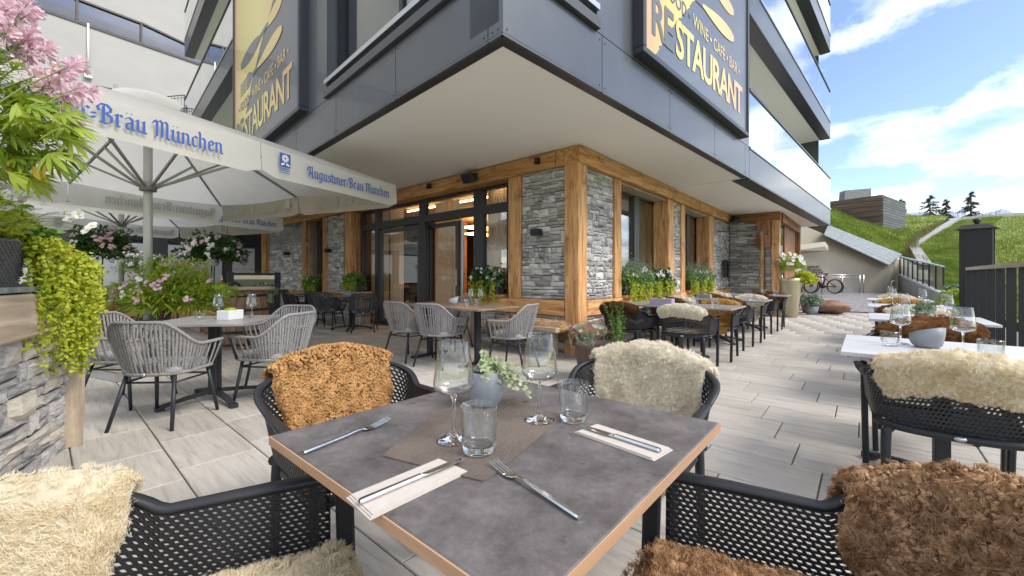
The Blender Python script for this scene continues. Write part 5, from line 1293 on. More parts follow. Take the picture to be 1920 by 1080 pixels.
knife((674,945),(870,862), 'steel table knife on the near left napkin', TZ+.0075)
knife((1238,848),(1090,800), 'steel table knife on the right napkin', TZ+.0075)
fork((569,852),(728,791), 'steel fork at the far left of the foreground table', TZ+.001)
fork((1086,974),(923,871), 'steel fork lying near the middle front of the foreground table', TZ+.001)
# other tables
def bowl(p, label, tilt=True, s=1.0, m='pot_grey', rz=-.6):
    r = thing('bowl', label, 'bowl', p, rz); b = MB(); n = 28; pr = [(0,0),(.045,0),(.060,.015),(.070,.05),(.072,.09),(.066,.09),(.062,.05),(.05,.02),(0,.015)]
    b.lathe(pr, n)
    b.v = [(x*s, y*s, (z + (0.35*x if tilt and z > .03 else 0)*min(1,z/.06))*s) for x, y, z in b.v]; b.build('bowl_body', m, r); mo = MB(); mo.lathe([(.062*s,.062*s),(.04*s,.080*s),(0,.086*s)], 16); mo.v = [(x,y,z+(0.3*x if tilt else 0)) for x,y,z in mo.v]; mo.build('moss', 'leaf_yellowgreen', r); return r
def at_table(x, y): return (x, y, .7505)
bowl(at_table(-1.98,-3.43), 'tilted grey bowl with moss on the nearest pale table', s=1.0, rz=-2.3)
glass(CM, 'cut_tumbler', at_table(-2.05,-3.28), 'cut-glass tumbler left of the grey bowl on the nearest pale table'); glass(CM, 'cut_tumbler', at_table(-2.22,-3.62), 'cut-glass tumbler right of the grey bowl on the nearest pale table', s=1.1)
glass(WM, 'wine_glass', at_table(-1.90,-3.33), 'wine glass behind the grey bowl, the left of the pair on the nearest pale table'); glass(WM, 'wine_glass', at_table(-2.08,-3.55), 'wine glass right of the grey bowl on the nearest pale table')
GW = 'wine glasses on the far tables'
for i, (x, y, lb) in enumerate(((.20,-3.45,'second pale table, left one'),(.30,-3.74,'second pale table, right one'),(2.35,-3.45,'third pale table, left one'),(2.45,-3.74,'third pale table, right one'),(4.45,-3.5,'last pale table'),
        (.52,-1.72,'facade table nearest the corner post, right one'),(.62,-1.45,'facade table nearest the corner post, left one'),(2.62,-1.75,'middle facade table, right one'),(2.75,-1.4,'middle facade table, left one'),(5.0,-1.75,'last facade table, right one'),(5.15,-1.5,'last facade table, left one'))):
    if y < -3: glass(WM, 'wine_glass', at_table(x, y), 'wine glass on the ' + lb, GW)
    else: glass(TM, 'tumbler', at_table(x, y), 'clear tumbler on the ' + lb, 'tumblers on the facade tables', s=1.2)
glass(CM, 'cut_tumbler', at_table(.12,-3.40), 'cut-glass tumbler on the second pale table, left one'); glass(CM, 'cut_tumbler', at_table(.12,-3.78), 'cut-glass tumbler on the second pale table, right one')
tA = Vector((-4.08,1.36)); 
def boxp(p, rz, size, m, label, name='table_box'):
    r = thing(name, label, 'box', p, rz); b = MB(); b.box((0,0,size[2]/2),size); b.build('box_body', m, r, bevel=.003); b = MB(); b.lathe([(.05,size[2]),(.045,size[2]+.018),(0,size[2]+.024)], 12); b.build('moss','leaf_yellowgreen',r); return r
wb = boxp((-3.98,1.28,.7405), R(CF-8), (.17,.125,.085), 'white', 'white menu box with moss on the grey table amid rope armchairs'); b = MB(); b.tube([(.087,0,.05),(.09,0,.05)],.008,8); b.build('knob','steel_brushed',wb)
glass(WM, 'wine_glass', (-4.02,1.50,.7405), 'wine glass left of the white menu box'); glass(WM, 'wine_glass', (-3.78,1.36,.7405), 'wine glass behind the white menu box'); glass(CM, 'cut_tumbler', (-4.18,1.42,.7405), 'cut-glass tumbler left of the white menu box')
boxp((.42,-1.08,.7505), 0, (.12,.30,.09), 'wine_box', 'lilac box with moss on the facade table nearest the corner post')
boxp((2.8,-.95,.7505), 0, (.12,.24,.07), 'pot_grey', 'grey box with moss on the middle facade table')
boxp((-.72,5.35,.7405), .3, (.16,.22,.08), 'pot_grey', 'grey cutlery box on the small table beside the glass door')
bowl((-1.28,1.26,.7505), 'small pale egg-shaped bowl on the dark wooden table', s=.95, m='frosted')
for i, (x, y) in enumerate(((-1.32,.86),(-1.22,.78),(-1.45,.80),(-1.38,.68))): glass(WM if i < 2 else TM, 'wine_glass' if i < 2 else 'tumbler', at_table(x,y), ['tall glass on the dark wooden table, left of its pair','tall glass on the dark wooden table, right of its pair','low tumbler on the dark wooden table, left of its pair','low tumbler on the dark wooden table, right of its pair'][i])
# ------------------------------------------------------------------ foliage helpers (numpy)
def nrm(a): return a/(np.linalg.norm(a, axis=-1, keepdims=True)+1e-9)
def leaves_mesh(name, P, D, N, L, W, bend=0.25, cup=0.15, shape=(0.30,0.68,.95,.80)):
    """each leaf: six corners along D, face normal N; bend droops the tip"""
    P = np.asarray(P, float); n = len(P); D = nrm(np.asarray(D, float)); N = np.asarray(N, float); S = nrm(np.cross(D, N)); N = nrm(np.cross(S, D)); L = np.broadcast_to(L, n)[:,None]; W = np.broadcast_to(W, n)[:,None]/2
    a, b, wa, wb = shape; dn = np.array([0,0,-1.0])
    c1 = P + D*L*a + dn*L*bend*a*a; c2 = P + D*L*b + dn*L*bend*b*b; tip = P + D*L + dn*L*bend
    V = np.stack([P, c1-S*W*wa+N*W*cup, c1+S*W*wa+N*W*cup, c2-S*W*wb+N*W*cup, c2+S*W*wb+N*W*cup, tip], 1).reshape(-1,3); i = np.arange(n)[:,None]*6
    return V, np.concatenate([i+1,i+2,i+4,i+3],1), np.concatenate([np.concatenate([i,i+2,i+1],1), np.concatenate([i+3,i+4,i+5],1)])
def leaf_obj(name, P, D, N, L, W, m, parent, stuff=True, **k):
    V, Q, T = leaves_mesh(name, P, D, N, L, W, **k); o = link(name, arrays_mesh(name, V, Q, T, smooth=False), m, parent)
    if stuff: o['kind'] = 'stuff'
    return o
def rdir(g, n): return nrm(g.normal(0,1,(n,3)))
def flowers(name, centers, normals, r, petals, pw, m, parent, centre=None, g=None, cup=0.3, stuff=True, jitter=.2):
    """round blossoms: petals fanned round each centre"""
    C = np.asarray(centers, float); N = nrm(np.asarray(normals, float)); n = len(C); A = nrm(np.cross(N, np.array([.31,.2,.93]))); B_ = np.cross(N, A); Ps, Ds, Ns = [], [], []
    for k in range(petals):
        q = 2*math.pi*k/petals + g.uniform(-.2,.2,n); d = A*np.cos(q)[:,None] + B_*np.sin(q)[:,None] + N*cup + g.normal(0,jitter*.3,(n,3)); Ps.append(C); Ds.append(d); Ns.append(N + g.normal(0,jitter,(n,3)))
    o = leaf_obj(name, np.concatenate(Ps), np.concatenate(Ds), np.concatenate(Ns), r*g.uniform(.8,1.15,n*petals), pw, m, parent, stuff=stuff, bend=.1, shape=(.35,.75,.8,1.0))
    if centre:
        b = MB()
        for c, q in zip(C[:400], N[:400]): c = Vector(c)+Vector(q)*r*.1; b.tube([c, c+Vector(q)*r*.12], r*.22, 5)
        b.build('flower_centres', centre, o)
    return o
def bush(root, c, rad, n, L, W, m, seed, squash=1.0, up=.35, name='foliage', bend=.3, inner=.35):
    g = np.random.default_rng(seed); d = rdir(g, n); d[:,2] = np.where(d[:,2] < -.25, -d[:,2]*.6, d[:,2]); rr = (inner+(1-inner)*g.uniform(0,1,n)**.5)*(1+.22*np.sin(d[:,0]*5+seed)*np.sin(d[:,1]*6)+.12*np.sin(d[:,2]*9+seed)); rad = np.asarray(rad)
    P = np.asarray(c) + d*rr[:,None]*rad; D = nrm(d*.8 + g.normal(0,.55,(n,3)) + np.array([0,0,up])); return leaf_obj(name, P, D, d*.5+np.array([0,0,.7])+g.normal(0,.4,(n,3)), L*g.uniform(.6,1.2,n), W*g.uniform(.7,1.2,n), m, root, bend=bend)
def stems(root, base, tips, r, m, sag=.15, name='stems'):
    b = MB(); base = [Vector(q) for q in base]
    for p, t in zip(base, tips):
        t = Vector(t); mid = p.lerp(t,.5) + Vector((0,0,.10*(t-p).length)); b.tube([p, p.lerp(mid,.6), mid.lerp(t,.45), t], [r,r*.9,r*.8,r*.6], 5, False)
    o = b.build(name, m, root); o['kind'] = 'stuff'; return o
def trailing(root, pts, lens, m, seed, L=.022, W=.022, step=.016, spread=.018, name='trailing_leaves', wave=.03):
    """strands of small round leaves hanging from pts"""
    g = np.random.default_rng(seed); P = []; stemb = MB()
    for p, ln in zip(pts, lens):
        k = max(3, int(ln/step)); p = np.asarray(p, float); ph = g.uniform(0,6); dr = g.normal(0,wave,2); line = []
        for i in range(k):
            f = i/k; q = p + np.array([dr[0]*f + .008*math.sin(f*9+ph), dr[1]*f + .008*math.cos(f*8+ph), -ln*f]); line.append(q)
            m_ = 3 if f < .8 else 2
            for _ in range(m_): P.append(q + g.normal(0,spread*(1-.45*f),3))
        stemb.tube([tuple(line[j]) for j in np.linspace(0,k-1,4).astype(int)], .0012, 4, False)
    P = np.array(P); n = len(P); D = rdir(g, n)*.9 + np.array([0,0,-.35]); s_ = stemb.build('strands', 'stem', root); s_['kind'] = 'stuff'
    view = nrm(np.array([CAMX,CAMY,CAMZ+.6])-P)
    return leaf_obj(name, P, D, rdir(g,n)*.9+np.array([0,0,.6])+view*.6, L*g.uniform(.7,1.2,n), W*g.uniform(.8,1.2,n), m, root, bend=.1, shape=(.28,.72,1.0,.95))

# ------------------------------------------------------------------ the stone planter wall at the left
WE = Vector((-4.99,.85,0)); WD = Vector((-.31,-.951,0)); WN = Vector((.951,-.31,0))
pw = thing('planter_wall', 'rough stone wall with a timber beam and slate top at the left edge', 'wall')
def sw(s, o, z): return WE + WD*s + WN*o + Vector((0,0,z))
stone_wall(pw, sw(.02,-.035,0), WN, 2.1, .80, rowh=(.045,.15), len_=(.10,.40), depth=.030, seed=41, variants=STONES_R, tilt=.05, name='stone_face')
b = MB(); b.extr([sw(.05,-.16,0), sw(2.2,-.16,0), sw(2.2,-.55,0), sw(.05,-.55,0)], (0,0,.98)); b.build('wall_core', 'mortar', pw, fixn=True)
beam('cap_beam', sw(.07,-.10,.925), sw(2.2,-.10,.925), .26, .24, 'timber_grey', pw)
beam('end_post', sw(-.03,-.04,0), sw(-.05,-.04,1.03), .15, .16, 'timber_grey', pw, up=(0,1,0), jit=.008)
b = MB(); b.extr([sw(.12,.03,1.052), sw(2.2,.03,1.052), sw(2.2,-.58,1.052), sw(.12,-.58,1.052)], (0,0,.028)); b.build('slate_slab', 'slate_top', pw, fixn=True, bevel=.004)
# woven planter on the wall
pb = thing('woven_planter', 'dark woven planter box on the stone wall with white cosmos and lime trailing leaves', 'planter')
zt0, zt1 = 1.085, 1.315
def taper(s0, s1, o0, o1, z0, z1, e): return [sw(s0+e,o0-e,z0), sw(s1,o0-e,z0), sw(s1,o1+e,z0), sw(s0+e,o1+e,z0), sw(s0,o0,z1), sw(s1,o0,z1), sw(s1,o1,z1), sw(s0,o1,z1)]
b = MB(); b.add(taper(.50,1.95,-.03,-.31,zt0,zt1,.035), [(3,2,1,0),(4,5,6,7),(0,1,5,4),(1,2,6,5),(2,3,7,6),(3,0,4,7)]); b.build('planter_box', 'rattan', pb, fixn=True)
wv = MB(); nrow, ncol = 17, 60
for j in range(nrow):
    z = zt0 + .012 + (zt1-zt0-.02)*j/(nrow-1); e = .035*(1-(z-zt0)/(zt1-zt0)); 
    for i in range(ncol):
        s0 = .50+e + (1.3-e)*i/ncol; s1 = .50+e + (1.3-e)*(i+.86)/ncol; o = -.03-e + (.0055 if (i+j) % 2 else .002); wv.obox(sw(s0,o,z), sw(s1,o,z), .007, .0105)
w_ = wv.build('weave', 'rattan', pb); w_['kind'] = 'stuff'
b = MB(); b.extr([sw(.49,-.02,zt1), sw(1.96,-.02,zt1), sw(1.96,-.32,zt1), sw(.49,-.32,zt1)], (0,0,.012)); b.build('planter_rim', 'rattan', pb, fixn=True)
b = MB(); b.extr([sw(.45,.0,1.082), sw(1.96,.0,1.082), sw(1.96,-.36,1.082), sw(.45,-.36,1.082)], (0,0,.012)); b.build('drip_tray', 'frame_grey', pb, fixn=True)
g = np.random.default_rng(11)
c = sw(.45,-.16,1.33)
bush(pb, (c.x,c.y,c.z), (.17,.17,.20), 1500, .055, .040, 'leaf', 12, name='broad_foliage', bend=.35)
c = sw(.80,-.16,1.38); bush(pb, (c.x,c.y,c.z), (.22,.26,.19), 3800, .050, .005, 'leaf_lime', 13, name='feathery_foliage', up=.8)
# white cosmos at their places
cos = [(25,368),(50,372),(12,362),(45,345),(75,350),(42,380),(64,394),(125,400),(148,402),(130,412),(170,425),(165,432),(60,345),(20,340),(98,402),(10,392)]
C = [ray(px+g.uniform(-3,3), py, 1.95+g.uniform(-.1,.10)) for px, py in cos]; N = [Vector((-.5,-.6,.75)) + Vector(g.normal(0,.35,3)) for _ in C]
flowers('white_cosmos', C, N, .030, 8, .021, 'petal_white', pb, 'stamen', g)
stems(pb, [sw(.55+g.uniform(-.1,.4),-.15,1.32) for _ in C], C, .0016, 'stem')
# lime trailing leaves: mound on the wall end, then strands
g = np.random.default_rng(14); pts = []; ln = []
for i in range(84):
    f = g.uniform(0,1); q = sw(.62-.60*f**.8, .03+g.uniform(-.05,.06)+.05*f, 1.30-.20*f+g.uniform(-.03,.03)); pts.append(q); ln.append((.16+.50*g.uniform(0,1)**1.1) if f < .9 else .3)
trailing(pb, pts, ln, 'leaf_lime', 15, L=.019, W=.020, spread=.014, step=.012, wave=.022)
pts = []; ln = []
for i in range(34):
    f = g.uniform(0,1); q = sw(.22-.42*f, .10+.05*g.uniform(-1,1)-.05*f, 1.26-.12*f); pts.append(q); ln.append(.18+.38*g.uniform(0,1))
trailing(pb, pts, ln, 'leaf_lime', 16, L=.018, W=.019, spread=.015, step=.012, wave=.05)
n = 2600; g = np.random.default_rng(17); f = g.uniform(0,1,n); P = np.array([sw(.62-.75*a, .02+g.uniform(-.12,.10), 1.33-.14*a+g.uniform(-.05,.03)) for a in f]); leaf_obj('trailing_crown', P, rdir(g,n)+np.array([0,0,-.1]), rdir(g,n)+np.array([0,0,1.]), .020*g.uniform(.7,1.2,n), .021, 'leaf_lime', pb, bend=.1, shape=(.28,.72,1.,.95))

# ------------------------------------------------------------------ pink spider flowers, tall, rooted in the left end of the planter
cl = thing('spider_flower_plant', 'tall pink spider flowers with yellow-green leaves at the upper left', 'plant')
g = np.random.default_rng(21)
heads = [(6,20),(35,8),(62,20),(22,44),(40,80),(62,92),(90,86),(118,122),(86,136),(146,118),(122,158),(146,166),(176,170),(138,220),(8,30),(-10,60),(55,4),(100,150),(20,10),(60,60)]
base = [sw(1.35+g.uniform(-.25,.2), -.18, 1.32) for _ in heads]; H_ = [ray(px, py, 1.95+g.uniform(-.12,.14)) for px, py in heads]
for i, (p, t) in enumerate(zip(base, H_)):
    ax = (t-p).normalized(); A = np.array(ax); n = 60; C = np.array(t) - A*g.uniform(0,.075,n)[:,None]; d = nrm(rdir(g,n) + A*.55); o = MB(); 
    V, Q, T = leaves_mesh('h', C+d*.012, d, rdir(g,n)+A*.5, .042*g.uniform(.7,1.2,n), .015, bend=.15, shape=(.45,.8,.7,1.0)); hd = link('flower_head', arrays_mesh('flower_head', V, Q, T, False), 'petal_pink', cl)
    n2 = 26; d2 = nrm(rdir(g,n2)+A*.1); C2 = np.array(t) - A*g.uniform(.02,.10,n2)[:,None]; V, Q, T = leaves_mesh('s', C2, d2, rdir(g,n2), .062*g.uniform(.7,1.2,n2), .0014, bend=.1); link('stamens', arrays_mesh('stamens', V, Q, T, False), 'petal_mauve', hd)
    n3 = 40; f3 = g.uniform(.04,.22,n3); d3 = nrm(rdir(g,n3)-A*.1); V, Q, T = leaves_mesh('p', np.array(t)-A*f3[:,None], d3, rdir(g,n3), .030*g.uniform(.6,1.1,n3), .0028, bend=-.15); link('seed_pods', arrays_mesh('seed_pods', V, Q, T, False), 'stem_dark', hd)
stems(cl, base, H_, .0045, 'stem')
# palmate leaves along the stems and hanging over the front
P = []; D = []; N = []; LL = []
for k in range(420):
    i = g.integers(0, len(heads)); f = g.uniform(.2,.80); p = np.array(base[i].lerp(H_[i], f)) + g.normal(0,.05,3); ax = nrm(np.array([[g.normal(0,.6)+.45, g.normal(0,.6)-.25, g.normal(0,.35)+.05]]))[0]; up = nrm((rdir(g,1)*.35 + np.array([0,0,1.])))[0]; sd = np.cross(ax, up)
    sc = 1.15-.6*f
    for a in (-.95,-.5,0,.5,.95): P.append(p + ax*.03); D.append(ax*math.cos(a)+sd*math.sin(a)); N.append(up); LL.append(.105*sc*(1-.25*abs(a)))
for (px, py) in [(20,250),(60,240),(95,235),(120,255),(30,290),(70,280),(100,300),(15,320),(45,325),(90,270),(125,280),(60,315),(5,275),(110,225),(80,222),(40,220),(10,235),(135,245),(25,200),(60,190),(90,200),(115,205),(15,170),(50,165)]:
    for _ in range(4):
        p = np.array(ray(px+g.normal(0,9), py+g.normal(0,9), 1.8+g.uniform(-.15,.2))); ax = nrm(np.array([[.35+g.normal(0,.4), -.3+g.normal(0,.4), -.35+g.normal(0,.3)]]))[0]; up = nrm((rdir(g,1)*.4+np.array([-.3,-.3,.8])))[0]; sd = np.cross(ax, up)
        for a in (-1.0,-.55,0,.55,1.0): P.append(p); D.append(ax*math.cos(a)+sd*math.sin(a)); N.append(up); LL.append(.115*(1-.22*abs(a)))
P = np.array(P); LL = np.array(LL); leaf_obj('palmate_leaves', P, np.array(D), np.array(N), LL, LL*.19, 'leaf_yellowgreen', cl, bend=.18, shape=(.35,.7,.9,.8))
yp = np.array([tuple(ray(px,py,1.74)) for px, py in ((20,288),(84,305),(60,312))]); leaf_obj('yellowed_leaves', np.repeat(yp,2,0), rdir(g,6)*.4+np.array([.2,-.2,-.7]), rdir(g,6)+np.array([-.5,-.6,.3]), .075, .034, 'leaf_yellow', cl)

# ------------------------------------------------------------------ flower shrubs on the left terrace
def shrub(px, py, d, rad, label, seed, n=2200, leaf='leaf_dark', L=.07, W=.028, pink=40, white=0, pot=None, z0=None, fr_=.03):
    c = ray(px, py, d); base = Vector((c.x, c.y, 0 if z0 is None else z0)); r = thing('flower_shrub', label, 'shrub', (0,0,0), 0, 'flowering shrubs on the left terrace'); g = np.random.default_rng(seed)
    bush(r, tuple(c), rad, n, L, W, leaf, seed, inner=.2); 
    for kind, k, m in (('pink', pink, 'petal_pink'), ('white', white, 'petal_white')):
        if k:
            dd = rdir(g, k); dd[:,2] = np.abs(dd[:,2])*.9+.1; dd[:,:2] += np.array([-.3,-.25]); dd = nrm(dd); C = np.array(c) + dd*np.array(rad)*1.08; Cs = np.repeat(C, 5, 0) + g.normal(0,fr_*.7,(k*5,3)); flowers(kind+'_blossoms', Cs, np.repeat(dd,5,0)+g.normal(0,.4,(k*5,3)), fr_, 5, fr_*.75, m, r, None, g)
    if pot:
        pr, ph = pot; b = MB(); b.lathe([(0,0),(pr*.75,0),(pr,ph),(pr*.9,ph),(pr*.85,ph-.03),(0,ph-.03)], 20, (c.x,c.y,base.z)); b.build('plant_pot', 'timber_dark', r)
    b = MB(); b.tube([(c.x,c.y,base.z),(c.x+.02,c.y,c.z)], [.02,.012], 6); b.build('trunk', 'bark', r); return r
shrub(330,566,5.2,(.54,.54,.46),'large leafy shrub with pink and white blossoms behind the grey table', 31, 7000, 'leaf_yellowgreen', .11,.022,34,8, fr_=.024)
shrub(400,482,8.6,(.52,.52,.46),'round dark shrub with white blossoms in front of the frosted window', 32, 3600, 'leaf_dark', .10,.04,16,34, pot=(.3,.85), fr_=.035)
shrub(190,474,8.0,(.48,.48,.50),'round dark shrub with pink blossoms behind the hanging lime plant', 33, 3200, 'leaf_dark', .10,.04,18,4, pot=(.3,.8), fr_=.035)
shrub(268,505,7.6,(.34,.34,.30),'feathery shrub with white blossoms beside the parasol pole', 34, 2200, 'leaf', .07,.012,4,22, z0=.8, fr_=.03)
shrub(218,560,6.0,(.28,.28,.14),'low clump of pink blossoms left of the parasol pole', 35, 900, 'leaf', .06,.02,26,0, z0=.5, fr_=.03)
shrub(497,548,7.6,(.20,.20,.14),'small grey-green shrub beside the black screen', 36, 900, 'leaf_silver', .06,.03,0,3, z0=.5, fr_=.02)

# ------------------------------------------------------------------ window planters
def window_box(p, ax, n, ln, label, seed, green='leaf', trail=.35, white=10, feather=False, z=.84):
    """box of length ln along unit ax, facing n"""
    r = thing('window_planter', label, 'planter', (0,0,0), 0, 'window planters with white blossoms'); p = Vector(p); ax = Vector(ax); n = Vector(n); g = np.random.default_rng(seed)
    b = MB(); b.obox(p+Vector((0,0,.09)), p+ax*ln+Vector((0,0,.09)), .18, .18); b.build('planter_box', 'frame', r, bevel=.006)
    k = int(1500*ln); f = g.uniform(0,1,k); P = np.array([p+ax*ln*a for a in f]) + g.normal(0,1,(k,3))*np.array([.07,.07,.075]) + np.array([0,0,.26])
    leaf_obj('foliage', P, rdir(g,k)+np.array([0,0,.3]), rdir(g,k)+np.array([0,0,.8])+np.array(n)*.4, .075*g.uniform(.6,1.2,k), .055, green, r, shape=(.3,.7,1.,.95))
    if feather:
        k = int(3600*ln); P = np.array([p+ax*ln*a for a in g.uniform(.0,1,k)]) + g.normal(0,1,(k,3))*np.array([.10,.09,.12]) + np.array([0,0,.34]); leaf_obj('feathery_foliage', P, rdir(g,k)*.7+np.array([0,0,.8]), rdir(g,k), .09, .006, 'leaf_silver', r)
    if white:
        C = np.array([p+ax*ln*a+n*(.09+g.uniform(-.06,.08))+Vector((0,0,.30+g.uniform(-.06,.16))) for a in g.uniform(.03,.97,white)]); Cs = np.repeat(C,6,0)+g.normal(0,.018,(white*6,3)); flowers('white_blossoms', Cs, np.array(n)+g.normal(0,.5,(white*6,3))+np.array([0,0,.4]), .024, 5, .02, 'petal_white', r, None, g)
    if trail:
        m = int(26*ln)+4; pts = [p+ax*ln*a+n*(.12+g.uniform(-.02,.05))+Vector((0,0,.20+g.uniform(-.03,.05))) for a in (g.integers(0,3,m)*.36+g.normal(.14,.06,m)).clip(0,1)]; trailing(r, pts, [trail*g.uniform(.4,1.05) for _ in pts], 'leaf_lime', seed+1, L=.030, W=.030, step=.022, spread=.022)
    return r
XA, YA = (1,0,0), (0,1,0)
window_box((-.02,1.50,.84), YA, (-1,0,0), .62, 'window planter with white geraniums between glass door and corner post', 51, 'leaf_dark', .42, 7)
window_box((-.02,8.40,.72), YA, (-1,0,0), .75, 'window planter of the narrow window behind the dark armchairs', 52, 'leaf', .40, 6)
window_box((-.10,6.0,.785), YA, (-1,0,0), .62, 'small fern planter on the timber stub left of the glass door', 53, 'leaf', .22, 0)
window_box((1.42,-.02,.825), XA, (0,-1,0), .95, 'feathery window planter right of the corner post, first of two', 54, 'leaf', .42, 12, True)
window_box((2.55,-.02,.825), XA, (0,-1,0), .95, 'leafy window planter right of the corner post, second of two', 55, 'leaf_dark', .42, 12)
window_box((4.75,-.02,.825), XA, (0,-1,0), 1.7, 'long feathery window planter at the farther window', 56, 'leaf', .40, 16, True)

# ------------------------------------------------------------------ pots
def pot_thing(name, label, cat, p, prof, m): r = thing(name, label, cat, p); b = MB(); b.lathe(prof, 28); b.build('pot', m, r); return r
gpot = pot_thing('golden_planter', 'tall tapered golden planter with white cosmos by the entrance porch', 'planter', (8.84,-1.55,0), [(0,0),(.17,0),(.19,.03),(.27,1.02),(.28,1.10),(.25,1.10),(.23,1.0),(0,.98)], 'pot_gold'); g = np.random.default_rng(61)
bush(gpot, (0,0,1.36), (.34,.34,.40), 4600, .10, .007, 'leaf_yellowgreen', 62, name='feathery_foliage', up=.9); C = np.array([0,0,1.42]) + nrm(rdir(g,46)*np.array([1,1,.6])+np.array([-.2,-.3,.5]))*np.array([.34,.34,.44]); flowers('white_cosmos', C, rdir(g,46)*.5+np.array([-.6,-.5,.5]), .052, 8, .036, 'petal_white', gpot, 'stamen', g)
bush(gpot, (.22,-.30,1.02), (.26,.28,.24), 900, .085, .07, 'leaf_lime', 63, name='lime_foliage')
for (x, y, rr, hh, lf, lb, sd) in ((10.2,-1.95,.17,.26,'leaf_silver','small grey pot with silvery leaves beside the golden planter',64),(10.9,-1.80,.20,.24,'leaf_silver','low pot with pale bushy leaves behind the small grey pot',65)):
    q = pot_thing('plant_pot', lb, 'plant', (x,y,0), [(0,0),(rr*.75,0),(rr,hh),(rr*.9,hh),(rr*.85,hh-.03),(0,hh-.03)], 'pot_grey'); bush(q, (0,0,hh+.10), (rr*1.5,rr*1.5,.26), 700, .08, .05, lf, sd)
# reddish boulder beside the pots
b = MB(); V = []; n1, n2 = 18, 12
for j in range(n2+1):
    for i in range(n1):
        a = 2*math.pi*i/n1; e = math.pi*j/n2; v = Vector((math.sin(e)*math.cos(a), math.sin(e)*math.sin(a), math.cos(e))); k = 1 + .22*mnoise.noise(v*1.7) + .12*mnoise.noise(v*4) + .05*mnoise.noise(v*9); V.append((11.0+v.x*.34*k, -2.28+v.y*.58*k, .20+v.z*.21*k))
b.add(V, [(j*n1+i, j*n1+(i+1)%n1, (j+1)*n1+(i+1)%n1, (j+1)*n1+i) for j in range(n2) for i in range(n1)], True); mat('boulder', (.17,.075,.045), .7, (.30,.17,.11), (5,5,5), 8, bump=.6); tag(b.build('boulder','boulder',fixn=True), 'reddish-brown boulder beside the pots at the edge of the paving', 'boulder')
rp = pot_thing('rosemary_pot', 'brown round pot with rosemary behind the cream sheepskin', 'plant', (-1.12,-.98,0), [(0,0),(.20,0),(.23,.03),(.27,.36),(.275,.40),(.25,.40),(.24,.36),(0,.34)], 'pot_brown')
b = MB(); b.lathe([(.24,.36),(0,.365)],20); b.build('soil','soil',rp)
g = np.random.default_rng(71)
def rosemary(root, c, hgt, k, m, seed, sp=.06):
    g = np.random.default_rng(seed); P = []; D = []
    for _ in range(k):
        b0 = np.array(c)+np.append(g.normal(0,sp*.5,2),0); t = b0+np.array([*g.normal(0,sp*.7,2), hgt*g.uniform(.45,1.0)])
        for f in np.linspace(.1,1,46): P.append(b0+(t-b0)*f); D.append(rdir(g,1)[0]*.9+np.array([0,0,.75]))
    leaf_obj('needles', np.array(P), np.array(D), rdir(g,len(P)), .030, .006, m, root)
rosemary(rp, (-.10,.10,.36), .26, 16, 'leaf_silver', 72, .10); rosemary(rp, (.19,-.13,.36), .58, 20, 'leaf', 73, .10)
# pot on the foreground table
pp = gp(910,760,TZ); tp = pot_thing('table_plant', 'round grey pot with pale variegated trailing leaves on the foreground table', 'plant', (pp.x,pp.y,TZ+.004), [(0,0),(.036,0),(.044,.006),(.051,.03),(.053,.06),(.0495,.098),(.0475,.100),(.0455,.097),(.047,.06),(0,.055)], 'pot_grey')
b = MB(); b.lathe([(.046,.088),(0,.092)],18); b.build('soil','soil',tp); g = np.random.default_rng(81)
rt = nrm(np.array([[CA,-SA,0]]))[0]; P = []; D = []
for k in range(26):
    q = np.array([0,0,.092]); d = nrm(np.array([rt*g.uniform(.1,1.0)+np.array([*g.normal(0,.35,2),.45+g.uniform(0,.6)])]))[0]; ln_ = g.uniform(.05,.15) if k > 4 else .19; 
    for f in np.linspace(.15,1,10):
        c = q + d*ln_*f + np.array([0,0,-.10*f*f*(ln_/.12)]); 
        for s in (-1,1): P.append(c); D.append(np.cross(d,[0,0,1.])*s + d*.4 + g.normal(0,.3,3))
P = np.array(P); n = len(P); leaf_obj('variegated_leaves', P, np.array(D), rdir(g,n)*.6+np.array([-.4,-.3,.7]), .0155*g.uniform(.7,1.3,n), .0125, 'leaf_pale', tp, shape=(.3,.7,1.,.9)); 
for ex, ey in ((.105,.02),): pass
# succulent on the second pale table
sq = pot_thing('table_plant', 'dark succulent in a grey box on the second pale table', 'plant', (.18,-3.58,.7505), [(0,0),(.055,0),(.06,.05),(.05,.05),(0,.045)], 'pot_grey'); bush(sq, (0,0,.06), (.06,.06,.09), 260, .06, .012, 'leaf_silver', 83, up=.9)
# ------------------------------------------------------------------ left terrace extras: barrel table, screen, counter, lamp
bc = ray(455,545,6.6); bt = thing('barrel_table', 'old wooden barrel with a round board top used as a standing table', 'table', (bc.x,bc.y,0))
b = MB(); b.lathe([(0,.93),(.44,.93),(.45,.945),(.45,.965),(.44,.975),(0,.975)], 28); b.build('board_top', 'timber_grey', bt)
NS = 18
for k in range(NS):
    a0, a1 = 2*math.pi*(k+.03)/NS, 2*math.pi*(k+.97)/NS; V = []; zs = [0,.15,.3,.46,.62,.78,.925]
    for z in zs:
        r_ = .30 + .07*math.sin(math.pi*z/.925)
        for a in (a0,(a0+a1)/2,a1): V.append((r_*math.cos(a), r_*math.sin(a), z))
    b = MB(); b.add(V, [(j*3+i, j*3+i+1, (j+1)*3+i+1, (j+1)*3+i) for j in range(6) for i in range(2)], True); b.build('stave', 'barrel', bt)
for z in (.08,.28,.62,.84):
    r_ = .304 + .07*math.sin(math.pi*z/.925); b = MB(); b.lathe([(r_,z-.02),(r_+.004,z-.02),(r_+.006,z+.02),(r_,z+.02)], 28); b.build('hoop', 'black', bt)
s0, s1 = ray(432,520,8.4), ray(520,520,9.0); scr = thing('wind_screen', 'black framed glass wind screen behind the barrel', 'screen')
